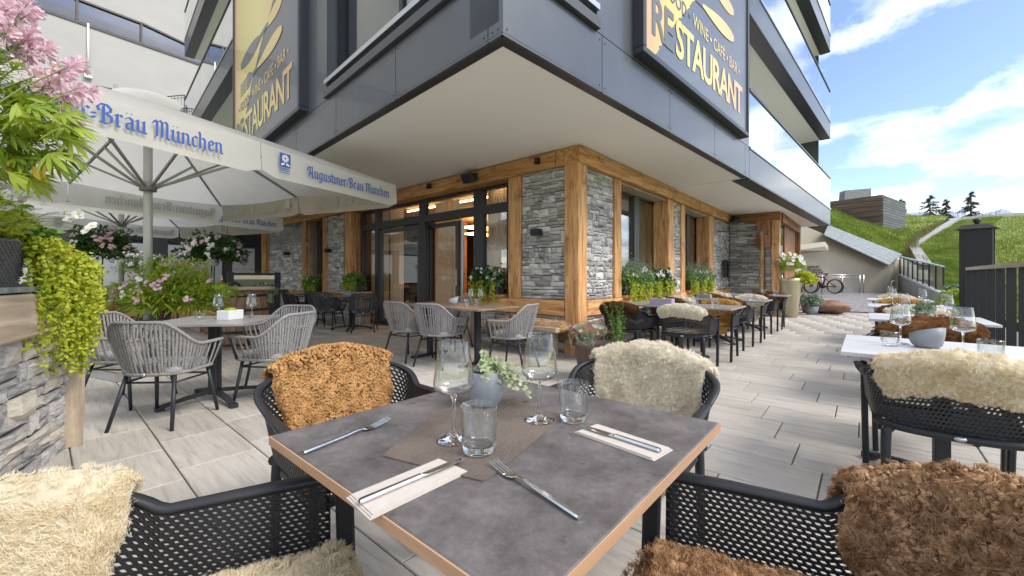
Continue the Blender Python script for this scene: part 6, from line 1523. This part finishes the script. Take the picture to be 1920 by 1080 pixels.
for p in (s0, s1): b = MB(); b.box((p.x,p.y,.62),(.10,.10,1.24)); b.build('screen_post','black',scr)
b = MB(); b.obox((s0.x,s0.y,1.2),(s1.x,s1.y,1.2),.05,.05); b.obox((s0.x,s0.y,.55),(s1.x,s1.y,.55),.05,.05); b.build('screen_rail','black',scr)
b = MB(); b.obox((s0.x,s0.y,.88),(s1.x,s1.y,.88),.012,.58); b.build('screen_pane','pane_blue',scr); b = MB(); b.obox((s0.x,s0.y,.28),(s1.x,s1.y,.28),.03,.5); b.build('screen_panel','black',scr)
k0, k1 = ray(150,560,8.6), ray(420,560,9.6); ct = thing('timber_counter', 'long timber standing counter below the frosted windows', 'counter'); 
beam('counter_top', (k0.x,k0.y,.92), (k1.x,k1.y,.92), .42, .05, 'timber_grey', ct)
for i in range(8):
    a = k0.lerp(k1,(i+.02)/8); c = k0.lerp(k1,(i+.98)/8); beam('front_board', (a.x,a.y,.45), (c.x,c.y,.45), .04, .86, 'timber', ct)
lp = ray(397,520,8.2); tl = thing('table_lamp', 'grey shaded lamp standing on the timber counter', 'lamp', (lp.x,lp.y,0)); b = MB(); b.lathe([(.10,1.36),(.075,1.50),(.07,1.50),(.095,1.36)],20); b.build('lamp_shade','cushion',tl); b = MB(); b.tube([(0,0,.5),(0,0,1.40)],.012,8); b.build('lamp_stem','metal_leg',tl); b = MB(); b.lathe([(0,0),(.12,0),(.12,.5),(0,.5)],12); b.build('lamp_foot','timber_dark',tl)

# ------------------------------------------------------------------ white building up the slope on the left
wb_ = thing('white_building', 'white building with a ribbon of blue windows up behind the terrace', 'building')
wd = Vector((cw(.733,1)-cw(0,0))); wd.z = 0; wd.normalize(); wp = cw((265-960)/764*24, 24, 0); wn_ = Vector((wd.y,-wd.x,0))
zW = lambda py: CAMZ + (520-py)/764*24
def wbox(s0, s1, z0, z1, o0, o1, name, m): b = MB(); a = wp+wd*s0; c = wp+wd*s1; b.extr([a+wn_*o0+Vector((0,0,z0)), c+wn_*o0+Vector((0,0,z0)), c+wn_*o1+Vector((0,0,z0)), a+wn_*o1+Vector((0,0,z0))], (0,0,z1-z0)); return b.build(name, m, wb_, fixn=True)
zb, zt = zW(82), zW(44)
wbox(-26, 22, 2.0, zb, -.4, 0, 'lower_wall', 'render_white'); wbox(-26, 0, zt+.02, zt+9, -.4, .02, 'upper_wall', 'render_white')
# the roof slopes down towards the right of the kink
a = wp; b = MB(); b.extr([a+Vector((0,0,zt+.03))+wn_*.02, a+wd*9.0+Vector((0,0,zb+.25))+wn_*.02, a+wd*22+Vector((0,0,zb+.25))+wn_*.02, a+wd*22+Vector((0,0,zb+.6))+wn_*.02, a+Vector((0,0,zt+6.2))+wn_*.02], tuple(wn_*-.4)); b.build('sloped_wall', 'render_white', wb_, fixn=True)
b = MB(); b.obox(a+Vector((0,0,zt+6.3)), a+wd*22+Vector((0,0,zb+.75)), .7, .25); b.build('roof_edge', 'frame_grey', wb_)
wbox(-26, 9.0, zb-.10, zb+.04, -.1, .06, 'window_sill', 'frame'); wbox(-26, 0, zt-.04, zt+.06, -.1, .06, 'window_head', 'frame')
b = MB(); b.obox(a+wn_*.02+Vector((0,0,zt+.02)), a+wd*9+wn_*.02+Vector((0,0,zb+.1)), .1, .1); b.build('window_head', 'frame', wb_)
sx = [-26,-21,-16,-12,-8.6,-5.4,-2.6]
for i in range(len(sx)): s_1 = sx[i+1] if i+1 < len(sx) else 0; wbox(sx[i]+.05, s_1-.05, zb+.04, zt-.04, -.12, -.06, 'window_pane', 'pane_blue'); wbox(s_1-.05, s_1+.05, zb, zt, -.12, .04, 'window_mullion', 'frame')
for s0_, s1_ in ((.05,3.0),(3.1,6.0),(6.1,8.6)):
    h = lambda s: zb + (zt-zb)*(1-s/9.0); P = [a+wd*s0_+Vector((0,0,zb+.04)), a+wd*s1_+Vector((0,0,zb+.04)), a+wd*s1_+Vector((0,0,max(zb+.06,h(s1_)-.03))), a+wd*s0_+Vector((0,0,h(s0_)-.03))]; b = MB(); b.extr([p-wn_*.06 for p in P], tuple(wn_*-.04)); b.build('window_pane', 'pane_blue', wb_, fixn=True)
wbox(-26, 9.0, zb, zt, -1.6, -1.4, 'room_back', 'interior_dark')
dpz = zW(168); b = MB(); q = wp+wd*(-2.2)+wn_*.08; b.tube([q+Vector((0,0,zW(80))), q+Vector((0,0,dpz))], .05, 8); b.box((q.x,q.y,dpz-.1),(.3,.3,.25)); b.build('down_pipe', 'white', wb_)
# balustrade of the upper terrace
rl_ = thing('terrace_railing', 'thin grey railing of the upper terrace in front of the white building', 'railing')
def railing(pts, h, nb, name='baluster'):
    for p, q in zip(pts[:-1], pts[1:]):
        for dz in (0, -.12): b = MB(); b.tube([p+Vector((0,0,dz)), q+Vector((0,0,dz))], .022 if dz == 0 else .012, 6); b.build('rail', 'frame_grey', rl_)
        bb = MB()
        for i in range(nb+1): r_ = p.lerp(q, i/nb); bb.tube([r_, r_-Vector((0,0,h))], .009 if i not in (0,nb) else .03, 5)
        bb.build('balusters', 'frame_grey', rl_)['kind'] = 'stuff'
railing([ray(140,152,15), ray(215,168,16), ray(285,186,17), ray(345,204,18)], 1.3, 16); railing([ray(285,184,19), ray(346,178,19)], 1.2, 10); railing([ray(346,200,17), ray(360,204,17.2)], 1.0, 3)
b = MB(); q = ray(217,190,15.8); b.box((q.x,q.y,q.z),(.12,.12,1.3)); b.build('rail_post','render_white',rl_)
ut = MB(); q0, q1, q2, q3 = cw(-30,14,3.2), cw(-12,17,3.2), cw(-10,26,3.2), cw(-34,26,3.2); ut.extr([q0,q1,q2,q3], (0,0,.3)); struct(ut.build('upper_terrace', 'concrete', fixn=True))

# ------------------------------------------------------------------ right: garage wall, ramp parapet, grass banks
gw = thing('garage_wall', 'beige garage wall with a sloping metal roof edge and lettering', 'wall')
GD_ = 22.6
def gpnt(px, py, d=GD_): return ray(px, py, d)
def zpt(px, z, d=GD_): q = ray(px, 520, d); q.z = z; return q
P = [zpt(1440,.0), zpt(1668,.0), gpnt(1668,492), gpnt(1553,442), gpnt(1440,395)]; b = MB(); b.extr(P, tuple(cw(0,.4)-cw(0,0))); b.build('wall_face', 'render_beige', gw, fixn=True)
P = [zpt(1668,0), zpt(1690,0,24.0), gpnt(1690,484,24.0), gpnt(1668,490)]; b = MB(); b.extr(P, tuple(cw(.3,.3)-cw(0,0))); b.build('wall_return', 'render_beige', gw, fixn=True)
for k in range(5):
    f0, f1 = k/5, (k+.9)/5; A0, A1 = gpnt(1545,441,21.9), gpnt(1667,498,21.9); B0, B1 = gpnt(1553,423,23.6), gpnt(1692,478,24.2)
    b = MB(); b.extr([A0.lerp(B0,f0), A1.lerp(B1,f0), A1.lerp(B1,f1), A0.lerp(B0,f1)], (0,0,.05)); b.build('roof_strip', 'zinc', gw, fixn=True)
gl_ = MB(); dep = GD_-.012
def gmap(px0, py0, sc): return lambda x, y: tuple(ray(px0 + x, py0 - y, dep))
lettering(gl_, 'EINFAHRT', gmap(1514,503,1), 23, 5.0, .15); lettering(gl_, 'TIEFGARAGE', gmap(1511,508.2,1), 29, 4.6, .15); lettering(gl_, 'NACHTEINGANG', gmap(1508,513.2,1), 36, 4.6, .15)
gl_.add([ray(1505.5,502.5,dep), ray(1509,499.5,dep), ray(1509,505.5,dep)], [(0,1,2)]); gl_.build('wall_lettering', 'black', gw)
b = MB(); b.extr([zpt(1505,.30,22.45), zpt(1618,.30,22.45), zpt(1618,.62,22.45), zpt(1505,.62,22.45)], tuple(cw(0,.1)-cw(0,0))) ; b.build('wall_plinth', 'concrete', gw, fixn=True)
rk = thing('bicycle_rail', 'steel tube bicycle rail in front of the beige garage wall', 'rail'); ra, rb_ = ray(1540,515,21.9), ray(1617,516,21.9)
for dz in (0,-.13): b = MB(); b.tube([ra+Vector((0,0,dz)), rb_+Vector((0,0,dz))], .028, 8); b.build('rail_tube','steel_brushed',rk)
for px in (1541,1579,1612,1619): p = ray(px,515.5,21.9); b = MB(); b.tube([p, Vector((p.x,p.y,.30))], .032, 8); b.build('rail_leg','steel_brushed',rk)
b = MB(); p = ray(1672,528,21.5); b.tube([ray(1668,548,21.5), p, ray(1678,526,21.5)], .03, 6); tag(b.build('bent_handrail','steel_brushed'), 'short bent steel handrail at the right corner of the garage wall', 'handrail')
# rear slab and back of the house beside the garage wall
b = MB(); b.extr([ray(1488,470,20.0), ray(1547,462,21.5), ray(1553,470,22.0), ray(1488,478,22.4)], (0,0,.25)); b.build('rear_slab', 'render_beige', B, fixn=True)
# bicycles
def bicycle(p0, p1, label, col, zr):
    r = thing('bicycle', label, 'bicycle', (0,0,0), 0, 'bicycles leaning at the garage wall'); p0 = Vector(p0); p1 = Vector(p1); d = (p1-p0); L = d.length; d.normalize(); R_ = .35; nn = Vector((-d.y,d.x,0))
    def wheel(c):
        w = MB(); n = 30; w.tube([c + (d*math.cos(2*math.pi*k/n) + Vector((0,0,1))*math.sin(2*math.pi*k/n))*R_ for k in range(n+1)], .026, 6, False); wh = w.build('wheel', 'black', r)
        s = MB()
        for k in range(14): a = 2*math.pi*k/14; s.tube([c, c+(d*math.cos(a)+Vector((0,0,1))*math.sin(a))*R_*.95], .003, 3)
        s.tube([c-nn*.04, c+nn*.04], .035, 8); s.build('spokes', 'frame', wh)
    z = Vector((0,0,zr+R_)); a = p0+z; c = p1+z; wheel(a); wheel(c); V = lambda f, h: p0 + d*L*f + Vector((0,0,zr+h)); f = MB()
    for q0, q1, rr in ((V(.20,.82),V(.48,.36),.045),(V(.20,.88),V(.62,.80),.03),(V(.62,.84),V(.50,.34),.03),(V(.50,.34),c,.022),(V(.62,.74),c,.018)): f.tube([q0,q1], rr, 8)
    f.build('frame', col, r); f = MB(); f.tube([V(.19,.95), V(.16,.80), a], .025, 8); f.build('fork', 'black', r); f = MB(); f.tube([V(.19,.95)-nn*.30, V(.22,.98), V(.19,.95)+nn*.30], .018, 6); f.build('handlebar', 'black', r)
    f = MB(); f.tube([V(.62,.82), V(.66,.98)], .015, 6); f.build('seat_post','black',r); f = MB(); f.obox(V(.58,1.0), V(.74,1.0), .10, .05); f.build('saddle','black',r,bevel=.012)
    f = MB(); f.tube([V(.50,.34)-nn*.08, V(.50,.34)+nn*.08], .10, 12); f.build('crank','black',r)
pz = .31
bicycle(cw((1522-960)/764*21.6,21.6), cw((1559-960)/764*21.6,21.4), 'red mountain bike leaning at the garage wall', 'bike_red', pz)
bicycle(cw((1519-960)/764*21.9,21.9), cw((1533-960)/764*22.1,20.9), 'black bicycle half hidden behind the red one', 'black', pz)
# parapet with railing on the right of the apron
par = thing('ramp_parapet', 'grey parapet wall with white coping and black railing beside the apron', 'wall')
pa, pb_, = ray(1684,514,23.0), ray(1764,549,15.6); g0 = lambda p, z: Vector((p.x,p.y,z)); off = cw(.32,.12)-cw(0,0)
b = MB(); b.extr([g0(pa,.2), g0(pb_,-.05), g0(pb_,pb_.z-.06), g0(pa,pa.z-.06)], tuple(off)); b.build('parapet_wall','concrete',par,fixn=True)
pe = ray(1796,556,13.2); b = MB(); b.extr([g0(pa,pa.z-.06), g0(pb_,pb_.z-.06), g0(pb_,pb_.z-.06)+off*1.6, g0(pa,pa.z-.06)+off*1.6], (0,0,.07)); b.extr([g0(pb_,pb_.z-.07), g0(pe,.38)+off*-.3, g0(pe,.38)+off, g0(pb_,pb_.z-.07)+off*2.2], (0,0,.07)); b.build('coping','white',par,fixn=True)
for i in range(9):
    f = i/8; p = pa.lerp(pb_, f)+off*.5; b = MB(); b.obox(p, p+Vector((0,0,.98)), .05, .11); b.build('baluster','black',par)
    if i < 8: q = pa.lerp(pb_, (i+1)/8)+off*.5; b = MB(); b.obox(p.lerp(q,.06)+Vector((0,0,.5)), p.lerp(q,.94)+Vector((0,0,.5)), .015, .85); b.build('rail_pane','pane_rail',par)
b = MB(); b.obox(pa+off*.5+Vector((0,0,1.0)), pb_+off*.5+Vector((0,0,1.0)), .09, .05); b.build('top_rail','steel_brushed',par)
# near railing on the right
nr = thing('terrace_railing', 'black flat-bar railing with grey top rail at the right edge of the terrace', 'railing')
b = MB(); b.obox((0.2,-4.60,1.285),(6.0,-4.60,1.285),.07,.055); b.build('top_rail','steel_brushed',nr); b = MB(); b.obox((0.2,-4.60,.05),(6.0,-4.60,.05),.06,.05); b.build('bottom_rail','black',nr)
xs = [5.93-.57*i for i in range(11)]
for i, x in enumerate(xs):
    b = MB(); b.box((x,-4.60,.66),(.02,.085,1.19)); b.build('flat_bar','black',nr)
    b = MB(); b.tube([(x,-4.635,1.285),(x,-4.645,1.285)],.012,8); b.tube([(x-.2,-4.56,1.285),(x-.2,-4.565,1.285)],.012,8); b.build('rail_screw','steel_brushed',nr)
# lantern post beyond the railing
lc = ray(1832,520,7.9); ln_ = thing('lantern', 'tall black lantern box with a hipped cap and ball finial behind the railing', 'lantern', (lc.x,lc.y,0), R(CF+35))
zb_, zc = .30, 2.06
for sx_ in (-1,1):
    for sy_ in (-1,1): b = MB(); b.box((sx_*.19,sy_*.15,(zb_+zc)/2),(.05,.05,zc-zb_)); b.build('corner_post','black',ln_)
b = MB(); b.box((0,.155,(zb_+zc)/2),(.34,.02,zc-zb_)); b.box((.195,0,(zb_+zc)/2),(.02,.27,zc-zb_)); b.box((0,-.155,(zb_+zc)/2),(.34,.02,zc-zb_-.1)); b.build('side_panel','black',ln_)
b = MB(); b.box((-.195,0,1.25),(.015,.26,1.0)); b.build('lantern_pane','pane_rail',ln_)
b = MB(); b.add([(-.27,-.23,zc),(.27,-.23,zc),(.27,.23,zc),(-.27,.23,zc),(-.16,-.13,zc+.09),(.16,-.13,zc+.09),(.16,.13,zc+.09),(-.16,.13,zc+.09)], [(3,2,1,0),(4,5,6,7),(0,1,5,4),(1,2,6,5),(2,3,7,6),(3,0,4,7)]); b.build('cap','black',ln_)
b = MB(); b.lathe([(0,zc+.08),(.04,zc+.09),(.03,zc+.12),(.06,zc+.16),(.055,zc+.20),(0,zc+.22)],12); b.build('finial','black',ln_); b = MB(); b.box((0,0,.1),(.5,.42,.4)); b.build('pedestal','concrete',ln_)
# grass banks
def sheet(rows, name, m, n1=8, kind='structure', bump=.06, seed=1):
    """rows of 3D points; bilinear patches, slightly uneven"""
    g = random.Random(seed); V = []; w = None; RR_ = []
    for a, c in zip(rows[:-1], rows[1:]):
        for k in range(n1):
            f = k/n1; RR_.append([Vector(p).lerp(Vector(q), f) for p, q in zip(a, c)])
    RR_.append([Vector(p) for p in rows[-1]]); m1 = 8; grid = []
    for r_ in RR_:
        line = []
        for p, q in zip(r_[:-1], r_[1:]):
            for k in range(m1): line.append(p.lerp(q, k/m1))
        line.append(r_[-1]); grid.append(line)
    W_ = len(grid[0]); b = MB(); b.add([(p.x, p.y, p.z + bump*mnoise.noise(p*.45)*2 + g.uniform(-.02,.02)) for l in grid for p in l], [(j*W_+i, j*W_+i+1, (j+1)*W_+i+1, (j+1)*W_+i) for j in range(len(grid)-1) for i in range(W_-1)], True); o = b.build(name, m, fixn=True)
    if o.data.polygons[0].normal.z < 0: o.data.flip_normals()
    o['kind'] = kind; return o, b
bankR, bR = sheet([[ray(1764,556,15.8), ray(1850,590,13), ray(2100,640,10.5)], [ray(1735,500,20), ray(1840,505,20), ray(2150,505,20)], [ray(1722,462,26), ray(1840,452,26), ray(2150,440,26)], [ray(1795,413,40), ray(1880,406,40), ray(2250,388,40)]], 'grass_bank', 'grass', seed=2)
bankL, bL = sheet([[ray(1545,420,24.3), ray(1620,450,24.3), ray(1700,486,24.3)], [ray(1535,400,28), ray(1620,425,28), ray(1712,462,27)], [ray(1530,385,33), ray(1620,412,33), ray(1740,436,33)], [ray(1500,385,46), ray(1640,402,46), ray(1780,405,46)]], 'grass_bank', 'grass', seed=3, bump=.12)
def tufts(bm_, n, h, name, m, parent, seed, wd=.02):
    g = np.random.default_rng(seed); V = np.array(bm_.v); F = np.array(bm_.f); k = g.integers(0,len(F),n); a, c = g.uniform(0,1,n)[:,None], g.uniform(0,1,n)[:,None]
    P = (V[F[k,0]]*(1-a)+V[F[k,1]]*a)*(1-c) + (V[F[k,3]]*(1-a)+V[F[k,2]]*a)*c; D = rdir(g,n)*.5+np.array([0,0,1.]); s = nrm(np.cross(D, rdir(g,n)))*wd; hh = h*g.uniform(.4,1.3,n)[:,None]
    A = np.stack([P-s, P+s, P+nrm(D)*hh], 1).reshape(-1,3); o = link(name, arrays_mesh(name, A, tris=np.arange(len(A)).reshape(-1,3), smooth=False), m); tag(o, None, None, None, 'stuff'); return o
tag(tufts(bR, 60000, .14, 'grass_blades', 'grass_blade', None, 5), 'short bright green grass on the right bank', 'grass'); tag(tufts(bL, 22000, .22, 'grass_blades', 'grass_blade', None, 6), 'rough grass on the mound below the wooden hut', 'grass')
kb = thing('roof_kerb', 'pale concrete kerb along the edge of the grassed roof', 'kerb')
for p, q in ((ray(1712,462,26.5), ray(1795,411,40)), (ray(1795,411,40), ray(1880,404.5,40)), (ray(1880,404.5,40), ray(2250,386,40)), (ray(1735,500,20.3), ray(1712,462,26.5))): b = MB(); b.obox(p, q, .45, .35); b.build('kerb_length','concrete',kb)
dg, dB = sheet([[ray(1700,486,24.6), ray(1728,505,21)], [ray(1706,458,27.5), ray(1716,462,27)], [ray(1740,434,34), ray(1775,418,38)]], 'dry_bank', 'dry_grass', seed=4)
tag(tufts(dB, 5000, .5, 'dry_grass_blades', 'dry_grass', None, 7), 'tall dry grass beside the concrete kerb', 'grass')
yl = thing('hydrant_post', 'small yellow marker post standing in the grass bank', 'post', tuple(ray(1765,470,25))); b = MB(); b.box((0,0,.15),(.28,.08,.30)); b.build('marker','leaf_yellow',yl); b = MB(); b.tube([(0,0,-.5),(0,0,.1)],.03,6); b.build('marker_leg','frame_grey',yl)
# leafy plants by the lantern foot
for i, (px, py, d, rd, lb) in enumerate(((1800,565,10.5,.30,'low bright green plant at the lantern foot'),(1795,548,12.0,.20,'pale flowering plant beside the lantern'))):
    r = thing('bank_plant', lb, 'plant'); c = ray(px,py,d); bush(r, tuple(c), (rd*1.3,rd*1.3,rd), 700, .12, .06, 'leaf_yellowgreen' if i == 0 else 'leaf_silver', 90+i)
# wooden hut on the mound
hut = thing('wooden_hut', 'weathered timber box hut with a slanted roof hatch on the grass mound', 'hut')
h0, h1, h2 = ray(1515,372,34), ray(1654,365,30), ray(1697,377,33.5); zlo, zhi = ray(1654,440,30).z, h1.z
for p in (h0,h1,h2): p.z = 0
h3 = h0 + (h2-h1); b = MB(); cc = (h0+h2)/2; sh = lambda p, k: cc + (p-cc)*k; b.extr([sh(p,.985)+Vector((0,0,zlo-1.2)) for p in (h0,h1,h2,h3)], (0,0,zhi-zlo+1.1)); b.build('hut_core','interior_dark',hut,fixn=True)
NPL = 9; ph_ = (zhi-zlo+.6)/NPL; n01 = Vector(((h1-h0).y,-(h1-h0).x,0)).normalized(); n12 = Vector(((h2-h1).y,-(h2-h1).x,0)).normalized()
for k in range(NPL):
    z = zlo-.6+ph_*(k+.5); jj = random.uniform(0,.04); beam('plank', h0+n01*jj+Vector((0,0,z)), h1+n01*jj+Vector((0,0,z)), .06, ph_*.95, 'plank_hut', hut)
for k in range(NPL*2):
    z = zlo-.6+ph_*(k+.5)/2; beam('side_slat', h1+n12*.02+(h2-h1)*.01+Vector((0,0,z)), h2+n12*.02+Vector((0,0,z)), .05, ph_*.44, 'plank_hut_grey', hut)
ha, hb = ray(1583,372,32.5), ray(1634,370,32.2); hz = zhi; P = [Vector((ha.x,ha.y,hz)), Vector((hb.x,hb.y,hz)), ray(1633,353,32.8), ray(1585,357,33.0)]; P[2].z = max(P[2].z, hz+.5); b = MB(); b.extr(P, tuple((cw(.1,.7)-cw(0,0)))); b.build('roof_hatch','plank_hut_grey',hut,fixn=True)
# conifers behind the hill
def conifer(px, ptop, pbase, d, label, seed, wdt=.28):
    r = thing('conifer_tree', label, 'tree', (0,0,0), 0, 'dark conifers on the skyline'); g = np.random.default_rng(seed); t = ray(px, ptop, d); b0 = ray(px, pbase, d); H_t = t.z-b0.z; base = Vector((t.x,t.y,b0.z-2)); b = MB(); b.tube([base, base.lerp(t,.6), t], [.22,.12,.02], 6); b.build('trunk','bark',r)
    P = []; D = []; L = []; lim = MB(); nb = 62
    for k in range(nb):
        f = (k+g.uniform(0,1))/nb; z = b0.z - .5 + (H_t+.45)*f; R_ = (H_t*wdt)*(1-f)**.85*g.uniform(.45,1.15)+.10; a = g.uniform(0,6.28); dr = np.array([math.cos(a),math.sin(a),g.uniform(-.30,.12)]); c0 = np.array([t.x,t.y,z]); lim.tube([tuple(c0), tuple(c0+dr*R_)], [.03,.008], 3, False)
        for s in np.linspace(.15,1,int(7+R_*9)):
            for _ in range(6): P.append(c0+dr*R_*s+g.normal(0,.05,3)-np.array([0,0,.12*s*s*R_])); D.append(dr*.7+g.normal(0,.55,3)); L.append(.34)
    lim.build('branches','bark',r)['kind'] = 'stuff'; n = len(P); leaf_obj('crown', np.array(P), np.array(D), rdir(g,n), .26*g.uniform(.6,1.2,n), .05, 'needle', r, bend=.2)
conifer(1744,366,430,62,'broad dark conifer left of the grassed roof edge',1,.60); conifer(1774,374,425,66,'slim dark conifer between the two broad ones',2,.42); conifer(1821,359,412,64,'dark conifer standing alone at the top of the grass bank',3,.46); conifer(1691,374,450,52,'dark conifer half hidden behind the wooden hut',4,.26); conifer(1722,412,440,60,'low dark conifer at the foot of the broad one',5,.6)
# far hill ground and mountains
def ridge(name, pts, d, m, seed, zb):
    g = random.Random(seed); V = []; top = []
    for (a, c) in zip(pts[:-1], pts[1:]):
        for k in range(8): f = k/8; top.append((a[0]+(c[0]-a[0])*f, a[1]+(c[1]-a[1])*f + g.uniform(-1.2,1.2)))
    top.append(pts[-1]); F = []
    for px, py in top:
        t = ray(px,py,d); m1 = ray(px,(py+430)/2+g.uniform(-3,3),d*.9); bt_ = ray(px,470,d*.75); bk = ray(px,py+40,d*1.4); V += [tuple(bk),tuple(t),tuple(m1),tuple(bt_)]
    n = len(top); b = MB(); b.add(V, [(i*4+j, i*4+j+1, (i+1)*4+j+1, (i+1)*4+j) for i in range(n-1) for j in range(3)]); return struct(b.build(name, m, fixn=True))
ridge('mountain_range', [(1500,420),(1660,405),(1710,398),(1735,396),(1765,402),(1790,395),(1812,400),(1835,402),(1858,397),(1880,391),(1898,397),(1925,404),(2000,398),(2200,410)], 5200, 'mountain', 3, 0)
hl, _ = sheet([[ray(1480,470,40), ray(1760,440,42), ray(2300,400,42)], [ray(1480,440,90), ray(1760,432,90), ray(2300,415,90)], [ray(1480,446,400), ray(1760,440,400), ray(2300,430,400)]], 'far_hill', 'dry_grass', seed=9)
# metal floor grate by the golden planter
gr = thing('floor_grate', 'rectangular metal floor grate at the foot of the golden planter', 'grate'); 
for k in range(16): b = MB(); b.box((10.0+.16*k,-1.75,.006),(.05,1.1,.012)) if False else b.box((10.9,-2.55+.05*k,.006),(1.6,.022,.012)); b.build('grate_bar','frame',gr)
